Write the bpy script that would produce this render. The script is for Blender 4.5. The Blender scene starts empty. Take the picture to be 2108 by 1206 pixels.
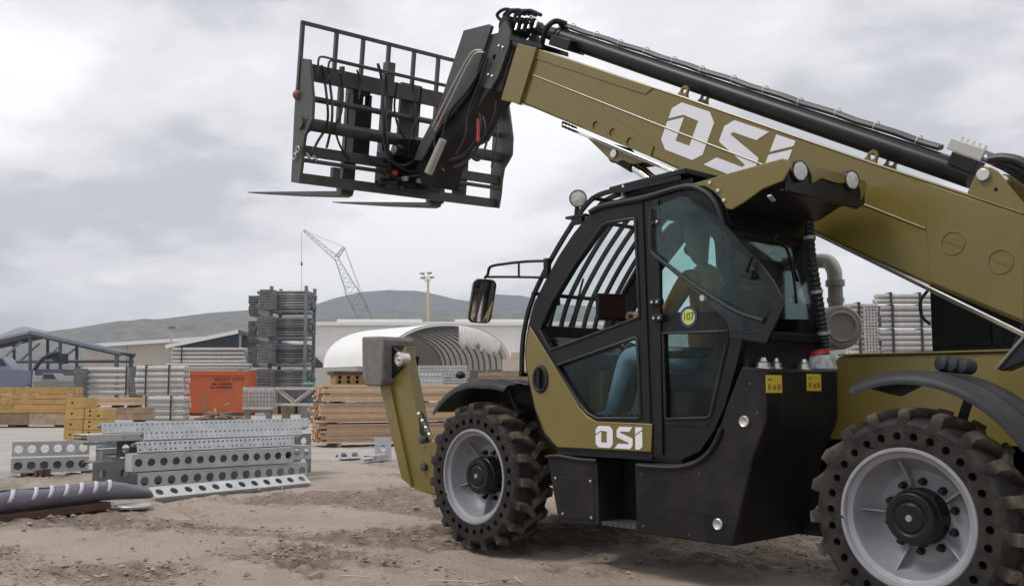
import bpy, bmesh, math, random
import numpy as np
from mathutils import Vector, Matrix, noise as mnoise
from mathutils.geometry import tessellate_polygon

scene = bpy.context.scene
COL = scene.collection
V = Vector
R = math.radians
random.seed(7)

# ------------------------------------------------------------------ camera
PW, PH, FPX = 2108.0, 1206.0, 2026.3
YAW, PITCH = R(47.62), R(5.69)
CAM = V((-2.771, 5.648, 1.382))
FW = V((math.sin(YAW) * math.cos(PITCH), -math.cos(YAW) * math.cos(PITCH), math.sin(PITCH)))
RT = FW.cross(V((0, 0, 1))).normalized()
UP = RT.cross(FW).normalized()
cd = bpy.data.cameras.new('camera')
cam = bpy.data.objects.new('camera', cd)
COL.objects.link(cam)
cam.matrix_world = Matrix(((RT.x, UP.x, -FW.x, CAM.x), (RT.y, UP.y, -FW.y, CAM.y), (RT.z, UP.z, -FW.z, CAM.z), (0, 0, 0, 1)))
cd.sensor_width = 36.0
cd.lens = FPX / PW * 36.0
cd.clip_start = 0.1
cd.clip_end = 20000
scene.camera = cam

# ------------------------------------------------------------------ sky and sun
SUN_EL, SUN_AZ = R(55), R(62)      # azimuth measured from +X towards +Y
world = bpy.data.worlds.new('World')
scene.world = world
world.use_nodes = True
nt = world.node_tree
nt.nodes.clear()


def N(t, typ, **kw):
    n = t.nodes.new(typ)
    for k, v in kw.items():
        setattr(n, k, v)
    return n


def L(t, a, b):
    t.links.new(a, b)


out = N(nt, 'ShaderNodeOutputWorld')
bg = N(nt, 'ShaderNodeBackground')
bg.inputs['Strength'].default_value = 0.1
sky = N(nt, 'ShaderNodeTexSky')
sky.sky_type = 'NISHITA'
sky.sun_disc = False
sky.sun_elevation = SUN_EL
sky.sun_rotation = math.pi / 2 - SUN_AZ
sky.dust_density = 3.0
tc = N(nt, 'ShaderNodeTexCoord')
sep = N(nt, 'ShaderNodeSeparateXYZ')
L(nt, tc.outputs['Generated'], sep.inputs[0])
zz = N(nt, 'ShaderNodeMath', operation='MAXIMUM')
L(nt, sep.outputs['Z'], zz.inputs[0])
zz.inputs[1].default_value = 0.0
za = N(nt, 'ShaderNodeMath', operation='ADD')
L(nt, zz.outputs[0], za.inputs[0])
za.inputs[1].default_value = 0.22
dv = N(nt, 'ShaderNodeVectorMath', operation='DIVIDE')
cmb = N(nt, 'ShaderNodeCombineXYZ')
for i in range(3):
    L(nt, za.outputs[0], cmb.inputs[i])
L(nt, tc.outputs['Generated'], dv.inputs[0])
L(nt, cmb.outputs[0], dv.inputs[1])
mp = N(nt, 'ShaderNodeMapping')
mp.inputs['Scale'].default_value = (1.0, 1.0, 0.6)
mp.inputs['Location'].default_value = (5.7, 2.9, 0.0)
L(nt, dv.outputs[0], mp.inputs[0])
n1 = N(nt, 'ShaderNodeTexNoise')
n1.inputs['Scale'].default_value = 1.15
n1.inputs['Detail'].default_value = 7
n1.inputs['Roughness'].default_value = 0.45
n1.inputs['Distortion'].default_value = 0.15
L(nt, mp.outputs[0], n1.inputs['Vector'])
n2 = N(nt, 'ShaderNodeTexNoise')
n2.inputs['Scale'].default_value = 4.5
n2.inputs['Detail'].default_value = 6
n2.inputs['Roughness'].default_value = 0.55
L(nt, mp.outputs[0], n2.inputs['Vector'])
ad = N(nt, 'ShaderNodeMath', operation='MULTIPLY_ADD')
L(nt, n2.outputs['Fac'], ad.inputs[0])
ad.inputs[1].default_value = 0.30
L(nt, n1.outputs['Fac'], ad.inputs[2])
cr = N(nt, 'ShaderNodeValToRGB')
cr.color_ramp.interpolation = 'EASE'
el = cr.color_ramp.elements
el[0].position, el[0].color = 0.51, (0.47, 0.475, 0.51, 1)
el[1].position, el[1].color = 0.76, (0.90, 0.90, 0.915, 1)
m_ = el.new(0.63)
m_.color = (0.70, 0.70, 0.73, 1)
L(nt, ad.outputs[0], cr.inputs[0])
sc_ = N(nt, 'ShaderNodeVectorMath', operation='SCALE')
L(nt, cr.outputs[0], sc_.inputs[0])
sc_.inputs['Scale'].default_value = 10.0
mx = N(nt, 'ShaderNodeMix', data_type='RGBA')
mx.inputs['Factor'].default_value = 0.96
L(nt, sky.outputs[0], mx.inputs['A'])
L(nt, sc_.outputs[0], mx.inputs['B'])
L(nt, mx.outputs['Result'], bg.inputs['Color'])
L(nt, bg.outputs[0], out.inputs['Surface'])

sl = bpy.data.lights.new('sun', 'SUN')
sl.energy = 1.4
sl.angle = R(18)
sl.color = (1.0, 0.97, 0.92)
sun = bpy.data.objects.new('sun', sl)
COL.objects.link(sun)
sdir = V((math.cos(SUN_EL) * math.cos(SUN_AZ), math.cos(SUN_EL) * math.sin(SUN_AZ), math.sin(SUN_EL)))
sun.rotation_euler = (-sdir).to_track_quat('-Z', 'Y').to_euler()
sun.location = (0, 0, 30)

vs = scene.view_settings
vs.view_transform = 'Standard'
vs.look = 'None'
vs.exposure = 0.42
vs.gamma = 1.0
vs.use_curve_mapping = False


# ------------------------------------------------------------------ points from sight lines of the photograph
def ray(x, y):
    return FW + RT * ((x - PW / 2) / FPX) - UP * ((y - PH / 2) / FPX)


def S(x, y, Y):                    # point on the upright plane y = Y along the machine
    d = ray(x, y)
    return CAM + d * ((Y - CAM.y) / d.y)


def SX(x, y, X):                   # point on the cross plane x = X
    d = ray(x, y)
    return CAM + d * ((X - CAM.x) / d.x)


def G(x, y, z=0.0):                # point on the ground
    d = ray(x, y)
    return CAM + d * ((z - CAM.z) / d.z)


def D(x, y, dep):                  # point at a depth
    return CAM + ray(x, y) * dep


def polyS(pts, Y):
    return [S(x, y, Y) for x, y in pts]


# ------------------------------------------------------------------ mesh builder
ORG = {}


class MB:
    def __init__(self):
        self.v = []
        self.f = []

    def add(self, vs_, fs):
        b = len(self.v)
        self.v += [V(p) for p in vs_]
        self.f += [tuple(b + i for i in f) for f in fs]
        return self

    def box(self, c, s, M=None):
        c = V(c)
        hx, hy, hz = s[0] / 2, s[1] / 2, s[2] / 2
        p = [V((a * hx, b * hy, d * hz)) for d in (-1, 1) for b in (-1, 1) for a in (-1, 1)]
        if M is not None:
            p = [M @ q for q in p]
        return self.add([c + q for q in p], [(0, 2, 3, 1), (4, 5, 7, 6), (0, 1, 5, 4), (2, 6, 7, 3), (0, 4, 6, 2), (1, 3, 7, 5)])

    def obox(self, o, a, b, c):    # corner and three edge vectors
        o, a, b, c = V(o), V(a), V(b), V(c)
        p = [o, o + a, o + a + b, o + b, o + c, o + a + c, o + a + b + c, o + b + c]
        return self.add(p, [(0, 3, 2, 1), (4, 5, 6, 7), (0, 1, 5, 4), (1, 2, 6, 5), (2, 3, 7, 6), (3, 0, 4, 7)])

    def prism(self, pts, ext):
        ext = V(ext)
        n = len(pts)
        vs_ = [V(p) for p in pts] + [V(p) + ext for p in pts]
        fs = [tuple(range(n)), tuple(range(2 * n - 1, n - 1, -1))]
        fs += [(i, i + n, (i + 1) % n + n, (i + 1) % n) for i in range(n)]
        return self.add(vs_, fs)

    def holed(self, outer, holes, ext):       # 3-D planar loops, extruded with its holes
        ext = V(ext)
        loops = [[V(p) for p in outer]] + [[V(p) for p in h] for h in holes]
        tris = tessellate_polygon(loops)
        flat = [p for lp in loops for p in lp]
        n = len(flat)
        fs = [tuple(t) for t in tris] + [tuple(i + n for i in reversed(t)) for t in tris]
        b = 0
        for lp in loops:
            m = len(lp)
            fs += [(b + i, b + i + n, b + (i + 1) % m + n, b + (i + 1) % m) for i in range(m)]
            b += m
        return self.add(flat + [p + ext for p in flat], fs)

    def tube(self, pts, r, n=8, closed=False, cap=True):
        pts = [V(p) for p in pts]
        m = len(pts)
        rs = r if isinstance(r, (list, tuple)) else [r] * m
        t0 = (pts[1] - pts[0]).normalized()
        a = t0.cross(V((0, 0, 1)))
        if a.length < 1e-3:
            a = t0.cross(V((1, 0, 0)))
        a.normalize()
        vs_ = []
        for i in range(m):
            if closed:
                t = (pts[(i + 1) % m] - pts[i - 1]).normalized()
            elif i == 0:
                t = t0
            elif i == m - 1:
                t = (pts[-1] - pts[-2]).normalized()
            else:
                t = ((pts[i + 1] - pts[i]).normalized() + (pts[i] - pts[i - 1]).normalized()).normalized()
            a = (a - t * a.dot(t)).normalized()
            b = t.cross(a)
            for k in range(n):
                an = 2 * math.pi * k / n
                vs_.append(pts[i] + (a * math.cos(an) + b * math.sin(an)) * rs[i])
        fs = []
        for i in range(m if closed else m - 1):
            j = (i + 1) % m
            for k in range(n):
                k2 = (k + 1) % n
                fs.append((i * n + k, i * n + k2, j * n + k2, j * n + k))
        if cap and not closed:
            fs.append(tuple(reversed(range(n))))
            fs.append(tuple(range((m - 1) * n, m * n)))
        return self.add(vs_, fs)

    def cyl(self, p0, p1, r0, r1=None, n=16):
        return self.tube([p0, p1], [r0, r0 if r1 is None else r1], n)

    def lathe(self, c, axis, prof, n=32, closed=False):   # prof: (radius, height)
        c = V(c)
        ax = V(axis).normalized()
        a = ax.cross(V((0, 0, 1)))
        if a.length < 1e-3:
            a = ax.cross(V((1, 0, 0)))
        a.normalize()
        b = ax.cross(a)
        vs_ = []
        m = len(prof)
        for r, h in prof:
            for k in range(n):
                an = 2 * math.pi * k / n
                vs_.append(c + ax * h + (a * math.cos(an) + b * math.sin(an)) * max(r, 1e-4))
        fs = []
        for i in range(m if closed else m - 1):
            j = (i + 1) % m
            for k in range(n):
                k2 = (k + 1) % n
                fs.append((i * n + k, i * n + k2, j * n + k2, j * n + k))
        return self.add(vs_, fs)

    def ball(self, c, r, n=10, m=7, sc=(1, 1, 1)):
        c = V(c)
        vs_, fs = [], []
        for i in range(m + 1):
            th = math.pi * i / m
            for k in range(n):
                ph = 2 * math.pi * k / n
                vs_.append(c + V((r * sc[0] * math.sin(th) * math.cos(ph), r * sc[1] * math.sin(th) * math.sin(ph), r * sc[2] * math.cos(th))))
        for i in range(m):
            for k in range(n):
                k2 = (k + 1) % n
                fs.append((i * n + k, (i + 1) * n + k, (i + 1) * n + k2, i * n + k2))
        return self.add(vs_, fs)

    def mesh(self, name, mat, smooth=35, fix=True, org=None):
        me = bpy.data.meshes.new(name)
        vv = self.v if org is None else [p - org for p in self.v]
        me.from_pydata([tuple(p) for p in vv], [], self.f)
        if fix:
            bm = bmesh.new()
            bm.from_mesh(me)
            bmesh.ops.recalc_face_normals(bm, faces=bm.faces)
            bm.to_mesh(me)
            bm.free()
        if smooth:
            me.polygons.foreach_set('use_smooth', [True] * len(me.polygons))
            me.set_sharp_from_angle(angle=R(smooth))
        if mat:
            me.materials.append(mat)
        return me

    def build(self, name, mat, parent=None, bevel=0, smooth=35, fix=True, org=None):
        base = ORG.get(parent.name, V((0, 0, 0))) if parent else (V(org) if org is not None else V((0, 0, 0)))
        me = self.mesh(name, mat, smooth, fix, base)
        o = bpy.data.objects.new(name, me)
        COL.objects.link(o)
        if parent:
            o.parent = parent
        else:
            o.location = base
        ORG[o.name] = base
        if bevel:
            md = o.modifiers.new('bevel', 'BEVEL')
            md.width = bevel
            md.segments = 2
            md.limit_method = 'ANGLE'
            md.angle_limit = R(40)
        return o


def tag(o, label=None, cat=None, group=None, kind=None):
    if label:
        o['label'] = label
    if cat:
        o['category'] = cat
    if group:
        o['group'] = group
    if kind:
        o['kind'] = kind
    return o


def thing(name, label, cat, loc=(0, 0, 0), group=None):
    o = bpy.data.objects.new(name, None)
    COL.objects.link(o)
    o.location = loc
    o.empty_display_size = 0.2
    ORG[o.name] = V(loc)
    return tag(o, label, cat, group)


def inst(name, me, parent, M):     # a piece sharing mesh data, placed by a matrix in the thing's frame
    o = bpy.data.objects.new(name, me)
    COL.objects.link(o)
    o.parent = parent
    o.matrix_local = M
    return o


def circ(c, ux, uy, r, n=16, ry=None):
    c, ux, uy = V(c), V(ux), V(uy)
    ry = r if ry is None else ry
    return [c + ux * (r * math.cos(2 * math.pi * k / n)) + uy * (ry * math.sin(2 * math.pi * k / n)) for k in range(n)]


def smoothpath(pts, k=6):          # Catmull-Rom through 3-D points
    pts = [V(p) for p in pts]
    P = [pts[0] * 2 - pts[1]] + pts + [pts[-1] * 2 - pts[-2]]
    res = []
    for i in range(1, len(P) - 2):
        for j in range(k):
            t = j / k
            a, b, c, d = P[i - 1], P[i], P[i + 1], P[i + 2]
            res.append(0.5 * ((2 * b) + (c - a) * t + (2 * a - 5 * b + 4 * c - d) * t * t + (3 * b - a - 3 * c + d) * t ** 3))
    res.append(pts[-1])
    return res


# ------------------------------------------------------------------ materials
def mat(name, col, rough=0.5, metal=0.0, var=0.12, vscale=3.0, bump=0.0, bscale=60.0, dirt=None, dirt_amt=0.35, dscale=5.0, rnd=0.0, coat=0.0, spec=0.5, stretch=None, streak=0.0):
    m = bpy.data.materials.new(name)
    m.use_nodes = True
    t = m.node_tree
    b = t.nodes['Principled BSDF']
    b.inputs['Roughness'].default_value = rough
    b.inputs['Metallic'].default_value = metal
    b.inputs['Specular IOR Level'].default_value = spec
    if coat:
        b.inputs['Coat Weight'].default_value = coat
        b.inputs['Coat Roughness'].default_value = 0.15
    tcn = N(t, 'ShaderNodeTexCoord')
    vec = tcn.outputs['Object']
    if stretch:
        mpn = N(t, 'ShaderNodeMapping')
        mpn.inputs['Scale'].default_value = stretch
        L(t, vec, mpn.inputs[0])
        vec = mpn.outputs[0]
    nz = N(t, 'ShaderNodeTexNoise')
    nz.inputs['Scale'].default_value = vscale
    nz.inputs['Detail'].default_value = 6
    L(t, vec, nz.inputs['Vector'])
    mr = N(t, 'ShaderNodeMapRange')
    mr.inputs['From Min'].default_value = 0.25
    mr.inputs['From Max'].default_value = 0.75
    mr.inputs['To Min'].default_value = 1 - var
    mr.inputs['To Max'].default_value = 1 + var
    L(t, nz.outputs['Fac'], mr.inputs['Value'])
    fac = mr.outputs[0]
    if rnd:
        oi = N(t, 'ShaderNodeObjectInfo')
        m2 = N(t, 'ShaderNodeMapRange')
        m2.inputs['To Min'].default_value = 1 - rnd
        m2.inputs['To Max'].default_value = 1 + rnd
        L(t, oi.outputs['Random'], m2.inputs['Value'])
        mm = N(t, 'ShaderNodeMath', operation='MULTIPLY')
        L(t, fac, mm.inputs[0])
        L(t, m2.outputs[0], mm.inputs[1])
        fac = mm.outputs[0]
    sv = N(t, 'ShaderNodeVectorMath', operation='SCALE')
    sv.inputs[0].default_value = col
    L(t, fac, sv.inputs['Scale'])
    colout = sv.outputs[0]
    if dirt:
        n3 = N(t, 'ShaderNodeTexNoise')
        n3.inputs['Scale'].default_value = dscale
        n3.inputs['Detail'].default_value = 9
        n3.inputs['Roughness'].default_value = 0.65
        L(t, tcn.outputs['Object'], n3.inputs['Vector'])
        m3 = N(t, 'ShaderNodeMapRange')
        m3.inputs['From Min'].default_value = 0.42
        m3.inputs['From Max'].default_value = 0.75
        m3.inputs['To Max'].default_value = dirt_amt
        L(t, n3.outputs['Fac'], m3.inputs['Value'])
        mxn = N(t, 'ShaderNodeMix', data_type='RGBA')
        L(t, m3.outputs[0], mxn.inputs['Factor'])
        L(t, colout, mxn.inputs['A'])
        mxn.inputs['B'].default_value = (*dirt, 1)
        colout = mxn.outputs['Result']
        ra = N(t, 'ShaderNodeMath', operation='MULTIPLY_ADD')
        L(t, m3.outputs[0], ra.inputs[0])
        ra.inputs[1].default_value = 0.5
        ra.inputs[2].default_value = rough
        L(t, ra.outputs[0], b.inputs['Roughness'])
    if streak:          # grease runs and rub marks
        mp5 = N(t, 'ShaderNodeMapping')
        mp5.inputs['Scale'].default_value = (9.0, 9.0, 0.9)
        L(t, tcn.outputs['Object'], mp5.inputs[0])
        n5 = N(t, 'ShaderNodeTexNoise')
        n5.inputs['Scale'].default_value = 1.6
        n5.inputs['Detail'].default_value = 8
        n5.inputs['Roughness'].default_value = 0.7
        L(t, mp5.outputs[0], n5.inputs['Vector'])
        m5 = N(t, 'ShaderNodeMapRange')
        m5.inputs['From Min'].default_value = 0.52
        m5.inputs['From Max'].default_value = 0.78
        m5.inputs['To Max'].default_value = streak
        L(t, n5.outputs['Fac'], m5.inputs['Value'])
        mx5 = N(t, 'ShaderNodeMix', data_type='RGBA')
        L(t, m5.outputs[0], mx5.inputs['Factor'])
        L(t, colout, mx5.inputs['A'])
        mx5.inputs['B'].default_value = (0.07, 0.055, 0.035, 1)
        colout = mx5.outputs['Result']
    L(t, colout, b.inputs['Base Color'])
    if bump:
        n4 = N(t, 'ShaderNodeTexNoise')
        n4.inputs['Scale'].default_value = bscale
        n4.inputs['Detail'].default_value = 5
        L(t, vec, n4.inputs['Vector'])
        bp = N(t, 'ShaderNodeBump')
        bp.inputs['Strength'].default_value = bump
        bp.inputs['Distance'].default_value = 0.02
        L(t, n4.outputs['Fac'], bp.inputs['Height'])
        L(t, bp.outputs[0], b.inputs['Normal'])
    return m


def glass(name, tint, gloss=0.0, rough=0.02):
    m = bpy.data.materials.new(name)
    m.use_nodes = True
    t = m.node_tree
    t.nodes.clear()
    o = N(t, 'ShaderNodeOutputMaterial')
    tr = N(t, 'ShaderNodeBsdfTransparent')
    tr.inputs[0].default_value = (*tint, 1)
    gl = N(t, 'ShaderNodeBsdfGlossy')
    gl.inputs['Roughness'].default_value = rough
    fr = N(t, 'ShaderNodeFresnel')
    fr.inputs['IOR'].default_value = 1.26
    mu = N(t, 'ShaderNodeMath', operation='MULTIPLY_ADD')
    L(t, fr.outputs[0], mu.inputs[0])
    mu.inputs[1].default_value = 0.9
    mu.inputs[2].default_value = gloss
    ms = N(t, 'ShaderNodeMixShader')
    L(t, mu.outputs[0], ms.inputs[0])
    L(t, tr.outputs[0], ms.inputs[1])
    L(t, gl.outputs[0], ms.inputs[2])
    # thin film of dust on the pane
    tcn = N(t, 'ShaderNodeTexCoord')
    nz = N(t, 'ShaderNodeTexNoise')
    nz.inputs['Scale'].default_value = 4.0
    nz.inputs['Detail'].default_value = 8
    L(t, tcn.outputs['Object'], nz.inputs['Vector'])
    mr = N(t, 'ShaderNodeMapRange')
    mr.inputs['From Min'].default_value = 0.4
    mr.inputs['From Max'].default_value = 0.8
    mr.inputs['To Max'].default_value = 0.025
    L(t, nz.outputs['Fac'], mr.inputs['Value'])
    df = N(t, 'ShaderNodeBsdfDiffuse')
    df.inputs[0].default_value = (0.4, 0.36, 0.3, 1)
    ms2 = N(t, 'ShaderNodeMixShader')
    L(t, mr.outputs[0], ms2.inputs[0])
    L(t, ms.outputs[0], ms2.inputs[1])
    L(t, df.outputs[0], ms2.inputs[2])
    L(t, ms2.outputs[0], o.inputs['Surface'])
    return m


def plain_glass(name, tint, refl):
    m = bpy.data.materials.new(name)
    m.use_nodes = True
    t = m.node_tree
    t.nodes.clear()
    o = N(t, 'ShaderNodeOutputMaterial')
    tr = N(t, 'ShaderNodeBsdfTransparent')
    tr.inputs[0].default_value = (*tint, 1)
    gl = N(t, 'ShaderNodeBsdfGlossy')
    gl.inputs['Roughness'].default_value = 0.02
    ms = N(t, 'ShaderNodeMixShader')
    ms.inputs[0].default_value = refl
    L(t, tr.outputs[0], ms.inputs[1])
    L(t, gl.outputs[0], ms.inputs[2])
    L(t, ms.outputs[0], o.inputs['Surface'])
    return m


DUST = (0.30, 0.24, 0.18)
M = {}
M['tan'] = mat('olive_tan_paint', (0.160, 0.122, 0.022), 0.33, var=0.09, vscale=1.2, dirt=DUST, dirt_amt=0.06, dscale=3.0, bump=0.02, bscale=25, coat=0.30, streak=0.22)
M['black'] = mat('black_satin_paint', (0.0065, 0.007, 0.0085), 0.36, var=0.15, spec=0.30, dirt=DUST, dirt_amt=0.025, bump=0.03, bscale=80)
M['panel'] = mat('black_textured_panel', (0.007, 0.0072, 0.0085), 0.46, var=0.2, spec=0.28, dirt=DUST, dirt_amt=0.075, dscale=2.6, bump=0.05, bscale=150)
M['carr'] = mat('charcoal_grey_paint', (0.048, 0.051, 0.051), 0.45, var=0.15, dirt=DUST, dirt_amt=0.12, dscale=6)
M['plastic'] = mat('grey_black_plastic', (0.013, 0.0135, 0.018), 0.5, var=0.1, spec=0.35, dirt=DUST, dirt_amt=0.06, dscale=4, bump=0.05, bscale=200)
M['rubber'] = mat('black_rubber', (0.011, 0.010, 0.0098), 0.65, var=0.2, spec=0.3, dirt=(0.15, 0.12, 0.09), dirt_amt=0.30, dscale=7, bump=0.15, bscale=40)
def cake(mt, r0, r1, col, amt):
    t = mt.node_tree
    b = t.nodes['Principled BSDF']
    src = b.inputs['Base Color'].links[0].from_socket
    tcn = N(t, 'ShaderNodeTexCoord')
    vm = N(t, 'ShaderNodeVectorMath', operation='MULTIPLY')
    vm.inputs[1].default_value = (1, 0, 1)
    L(t, tcn.outputs['Object'], vm.inputs[0])
    ln = N(t, 'ShaderNodeVectorMath', operation='LENGTH')
    L(t, vm.outputs[0], ln.inputs[0])
    mr = N(t, 'ShaderNodeMapRange')
    mr.inputs['From Min'].default_value = r0
    mr.inputs['From Max'].default_value = r1
    L(t, ln.outputs['Value'], mr.inputs['Value'])
    nz = N(t, 'ShaderNodeTexNoise')
    nz.inputs['Scale'].default_value = 9.0
    nz.inputs['Detail'].default_value = 8
    L(t, tcn.outputs['Object'], nz.inputs['Vector'])
    m2 = N(t, 'ShaderNodeMapRange')
    m2.inputs['From Min'].default_value = 0.35
    m2.inputs['From Max'].default_value = 0.62
    m2.inputs['To Max'].default_value = amt
    L(t, nz.outputs['Fac'], m2.inputs['Value'])
    mu = N(t, 'ShaderNodeMath', operation='MULTIPLY')
    L(t, mr.outputs[0], mu.inputs[0])
    L(t, m2.outputs[0], mu.inputs[1])
    mx_ = N(t, 'ShaderNodeMix', data_type='RGBA')
    L(t, mu.outputs[0], mx_.inputs['Factor'])
    L(t, src, mx_.inputs['A'])
    mx_.inputs['B'].default_value = (*col, 1)
    L(t, mx_.outputs['Result'], b.inputs['Base Color'])


cake(M['rubber'], 0.585, 0.640, (0.22, 0.18, 0.14), 0.6)
M['hole'] = mat('deep_rubber', (0.006, 0.006, 0.006), 0.9, var=0.1)
M['rim'] = mat('grey_wheel_paint', (0.26, 0.27, 0.30), 0.42, var=0.08, dirt=(.16, .13, .10), dirt_amt=0.45, dscale=8)
M['hose'] = mat('black_hose', (0.018, 0.018, 0.020), 0.4, var=0.1)
M['steel'] = mat('bright_steel', (0.62, 0.61, 0.58), 0.28, metal=0.9, var=0.1, vscale=20)
M['chrome'] = mat('chrome_rod', (0.85, 0.85, 0.86), 0.08, metal=1.0, var=0.02)
M['alu'] = mat('aluminium_block', (0.45, 0.44, 0.41), 0.45, metal=0.3, var=0.1)
M['white'] = mat('white_lettering', (0.74, 0.73, 0.78), 0.5, var=0.03)
M['red'] = mat('red_plastic', (0.42, 0.03, 0.03), 0.45, var=0.1)
M['yellow'] = mat('yellow_sticker', (0.62, 0.46, 0.05), 0.5, var=0.12, vscale=30)
M['ink'] = mat('dark_ink', (0.05, 0.04, 0.02), 0.6, var=0.1)
M['lamp'] = mat('lamp_lens', (0.55, 0.55, 0.53), 0.15, var=0.35, vscale=45, coat=0.8, bump=0.25, bscale=90)
M['glass'] = glass('green_tinted_glass', (0.76, 0.885, 0.87))
M['clear'] = plain_glass('clear_windscreen', (0.93, 0.96, 0.95), 0.03)
M['worn'] = mat('worn_galvanised_pad', (0.17, 0.162, 0.155), 0.7, metal=0.1, var=0.25, vscale=14, dirt=(0.15, 0.11, 0.08), dirt_amt=0.6, dscale=9, bump=0.2, bscale=50)
M['muff'] = mat('grey_filter_paint', (0.36, 0.34, 0.30), 0.5, var=0.08, dirt=DUST, dirt_amt=0.25)
M['seat'] = mat('seat_fabric', (0.016, 0.017, 0.018), 0.8, var=0.2, bump=0.1, bscale=120)

# =================================================================== the telehandler
T = thing('telehandler', 'large olive and black telehandler with raised boom, pallet forks and driver in the cab', 'telehandler')
YC = -0.12          # near side of the cab
YB = -1.30          # near side of the boom
YBF = -1.72         # far side of the boom
WB = 3.92           # wheelbase
YAX = -1.27         # middle of the machine


# ---- wheels
def make_wheel():
    m = MB()      # rim: flange, barrel, dish
    m.lathe((0, 0, 0), (0, 1, 0), [(.405, -.03), (.418, -.012), (.418, .004), (.408, .012), (.392, .012), (.386, .004), (.384, -.012), (.362, -.022), (.352, -.03), (.342, -.10), (.318, -.17), (.27, -.205), (.15, -.205), (.10, -.205)], 56)
    m.lathe((0, 0, 0), (0, 1, 0), [(.405, -.03), (.37, -.06), (.36, -.34), (.40, -.38)], 56)
    for k in range(5):
        a = R(72 * k + 8)
        ux = V((math.cos(a), 0, math.sin(a)))
        n_ = V((-math.sin(a), 0, math.cos(a)))
        pts = [ux * .342 + V((0, -.10, 0)), ux * .322 + V((0, -.168, 0)), ux * .27 + V((0, -.207, 0)), ux * .17 + V((0, -.207, 0)), ux * .19 + V((0, -.165, 0))]
        m.prism([p - n_ * .006 for p in pts], n_ * .012)
    rim = m.build('wheel', M['rim'], T)
    # tyre: sidewall with drilled holes, shoulders, chevron lugs
    m = MB()
    ex, ez = V((1, 0, 0)), V((0, 0, 1))
    nh = 30
    outer = circ((0, .012, 0), ex, ez, .545, 90)
    holes = [circ((0, .012, 0), ex, ez, .416, 60)]
    for k in range(nh):
        a = 2 * math.pi * (k + .5) / nh
        holes.append(circ((.478 * math.cos(a), .012, .478 * math.sin(a)), ex, ez, .0245, 10))
    m.holed(outer, holes, (0, -.07, 0))
    m.lathe((0, 0, 0), (0, 1, 0), [(.545, .012), (.566, .002), (.582, -.022), (.588, -.06), (.588, -.32), (.57, -.37), (.5, -.385), (.40, -.385)], 90)
    NL = 19
    for side in (0, 1):
        for k in range(NL):
            a0 = 2 * math.pi * (k + .5 * side) / NL
            # stations across the tread: (y, angle offset, half width, r low, r high)
            st = [(.012, -.015, .052, .545, .556), (-.004, .0, .060, .555, .632), (-.085, .01, .062, .57, .646), (-.155, .085, .052, .575, .646), (-.215, .165, .050, .575, .642)]
            ring = []
            for (y, da, hw, rl, rh) in st:
                yy = y if side == 0 else -.37 - y
                for (ss, rr, sh) in ((-1, rl, 1.18), (-1, rh, .86), (1, rh, .86), (1, rl, 1.18)):
                    an = a0 + da + ss * hw * sh
                    ring.append(V((rr * math.cos(an), yy, rr * math.sin(an))))
            ns = len(st)
            fs = [(3, 2, 1, 0), tuple((ns - 1) * 4 + i for i in range(4))]
            for i in range(ns - 1):
                for j in range(4):
                    j2 = (j + 1) % 4
                    fs.append((i * 4 + j, i * 4 + j2, i * 4 + 4 + j2, i * 4 + 4 + j))
            m.add(ring, fs)
    ty = m.build('tyre', M['rubber'], rim, bevel=.006, smooth=40)
    m = MB()
    m.lathe((0, 0, 0), (0, 1, 0), [(.53, -.055), (.42, -.055)], 40)
    m.build('sidewall_core', M['hole'], rim)
    m = MB()
    m.lathe((0, 0, 0), (0, 1, 0), [(.17, -.21), (.165, -.10), (.155, -.09), (.15, -.045), (.142, -.035), (.105, -.035), (.098, -.043), (.085, -.043), (.08, -.033), (.0, -.031)], 36)
    for k in range(6):
        a = R(60 * k + 20)
        m.box((.157 * math.cos(a), -.12, .157 * math.sin(a)), (.035, .05, .035), Matrix.Rotation(-a, 3, 'Y'))
    hub = m.build('hub', M['black'], rim, bevel=.004)
    m = MB()
    m.cyl((0, -.034, 0), (0, -.022, 0), .022, .018, 14)
    m.build('hub_cap', M['rim'], rim)
    m = MB()
    for k in range(1):
        m.cyl((.205, -.206, 0), (.205, -.16, 0), .020, .016, 8)
        m.cyl((.205, -.206, 0), (.205, -.19, 0), .026, .024, 12)
    nut = m.mesh('lug_nut', M['black'])
    for k in range(10):
        inst('lug_nut', nut, rim, Matrix.Rotation(R(36 * k + 10), 4, 'Y'))
    m = MB()
    m.cyl((.398, .012, 0), (.402, .03, .012), .006, .005, 6)
    m.build('valve', M['black'], rim)
    return rim


def copy_part(o, parent):
    c = o.copy()
    COL.objects.link(c)
    c.parent = parent
    for ch in list(o.children):
        copy_part(ch, c)
    return c


HC = 0.64
w0 = make_wheel()
wheels = [w0] + [copy_part(w0, T) for _ in range(3)]
for w, (x, y, flip, rot) in zip(wheels, [(0, 0, 0, 4), (WB, 0, 0, 27), (0, 2 * YAX, 1, 40), (WB, 2 * YAX, 1, 11)]):
    w.matrix_local = Matrix.Translation((x, y, HC)) @ Matrix.Rotation(math.pi if flip else 0, 4, 'Z') @ Matrix.Rotation(R(rot), 4, 'Y')

# ---- chassis
m = MB()
m.obox((-1.35, -1.07, .62), (5.1, 0, 0), (0, -.55, 0), (0, 0, .42))
m.build('chassis_beam', M['black'], T, bevel=.01)
for xx in (0, WB):
    m = MB()
    m.tube([(xx, -.36, HC), (xx, -.62, HC), (xx, -.9, HC), (xx, -1.27, HC), (xx, -1.64, HC), (xx, -1.92, HC), (xx, -2.18, HC)], [.17, .15, .12, .20, .12, .15, .17], 14)
    m.build('axle', M['black'], T)
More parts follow.
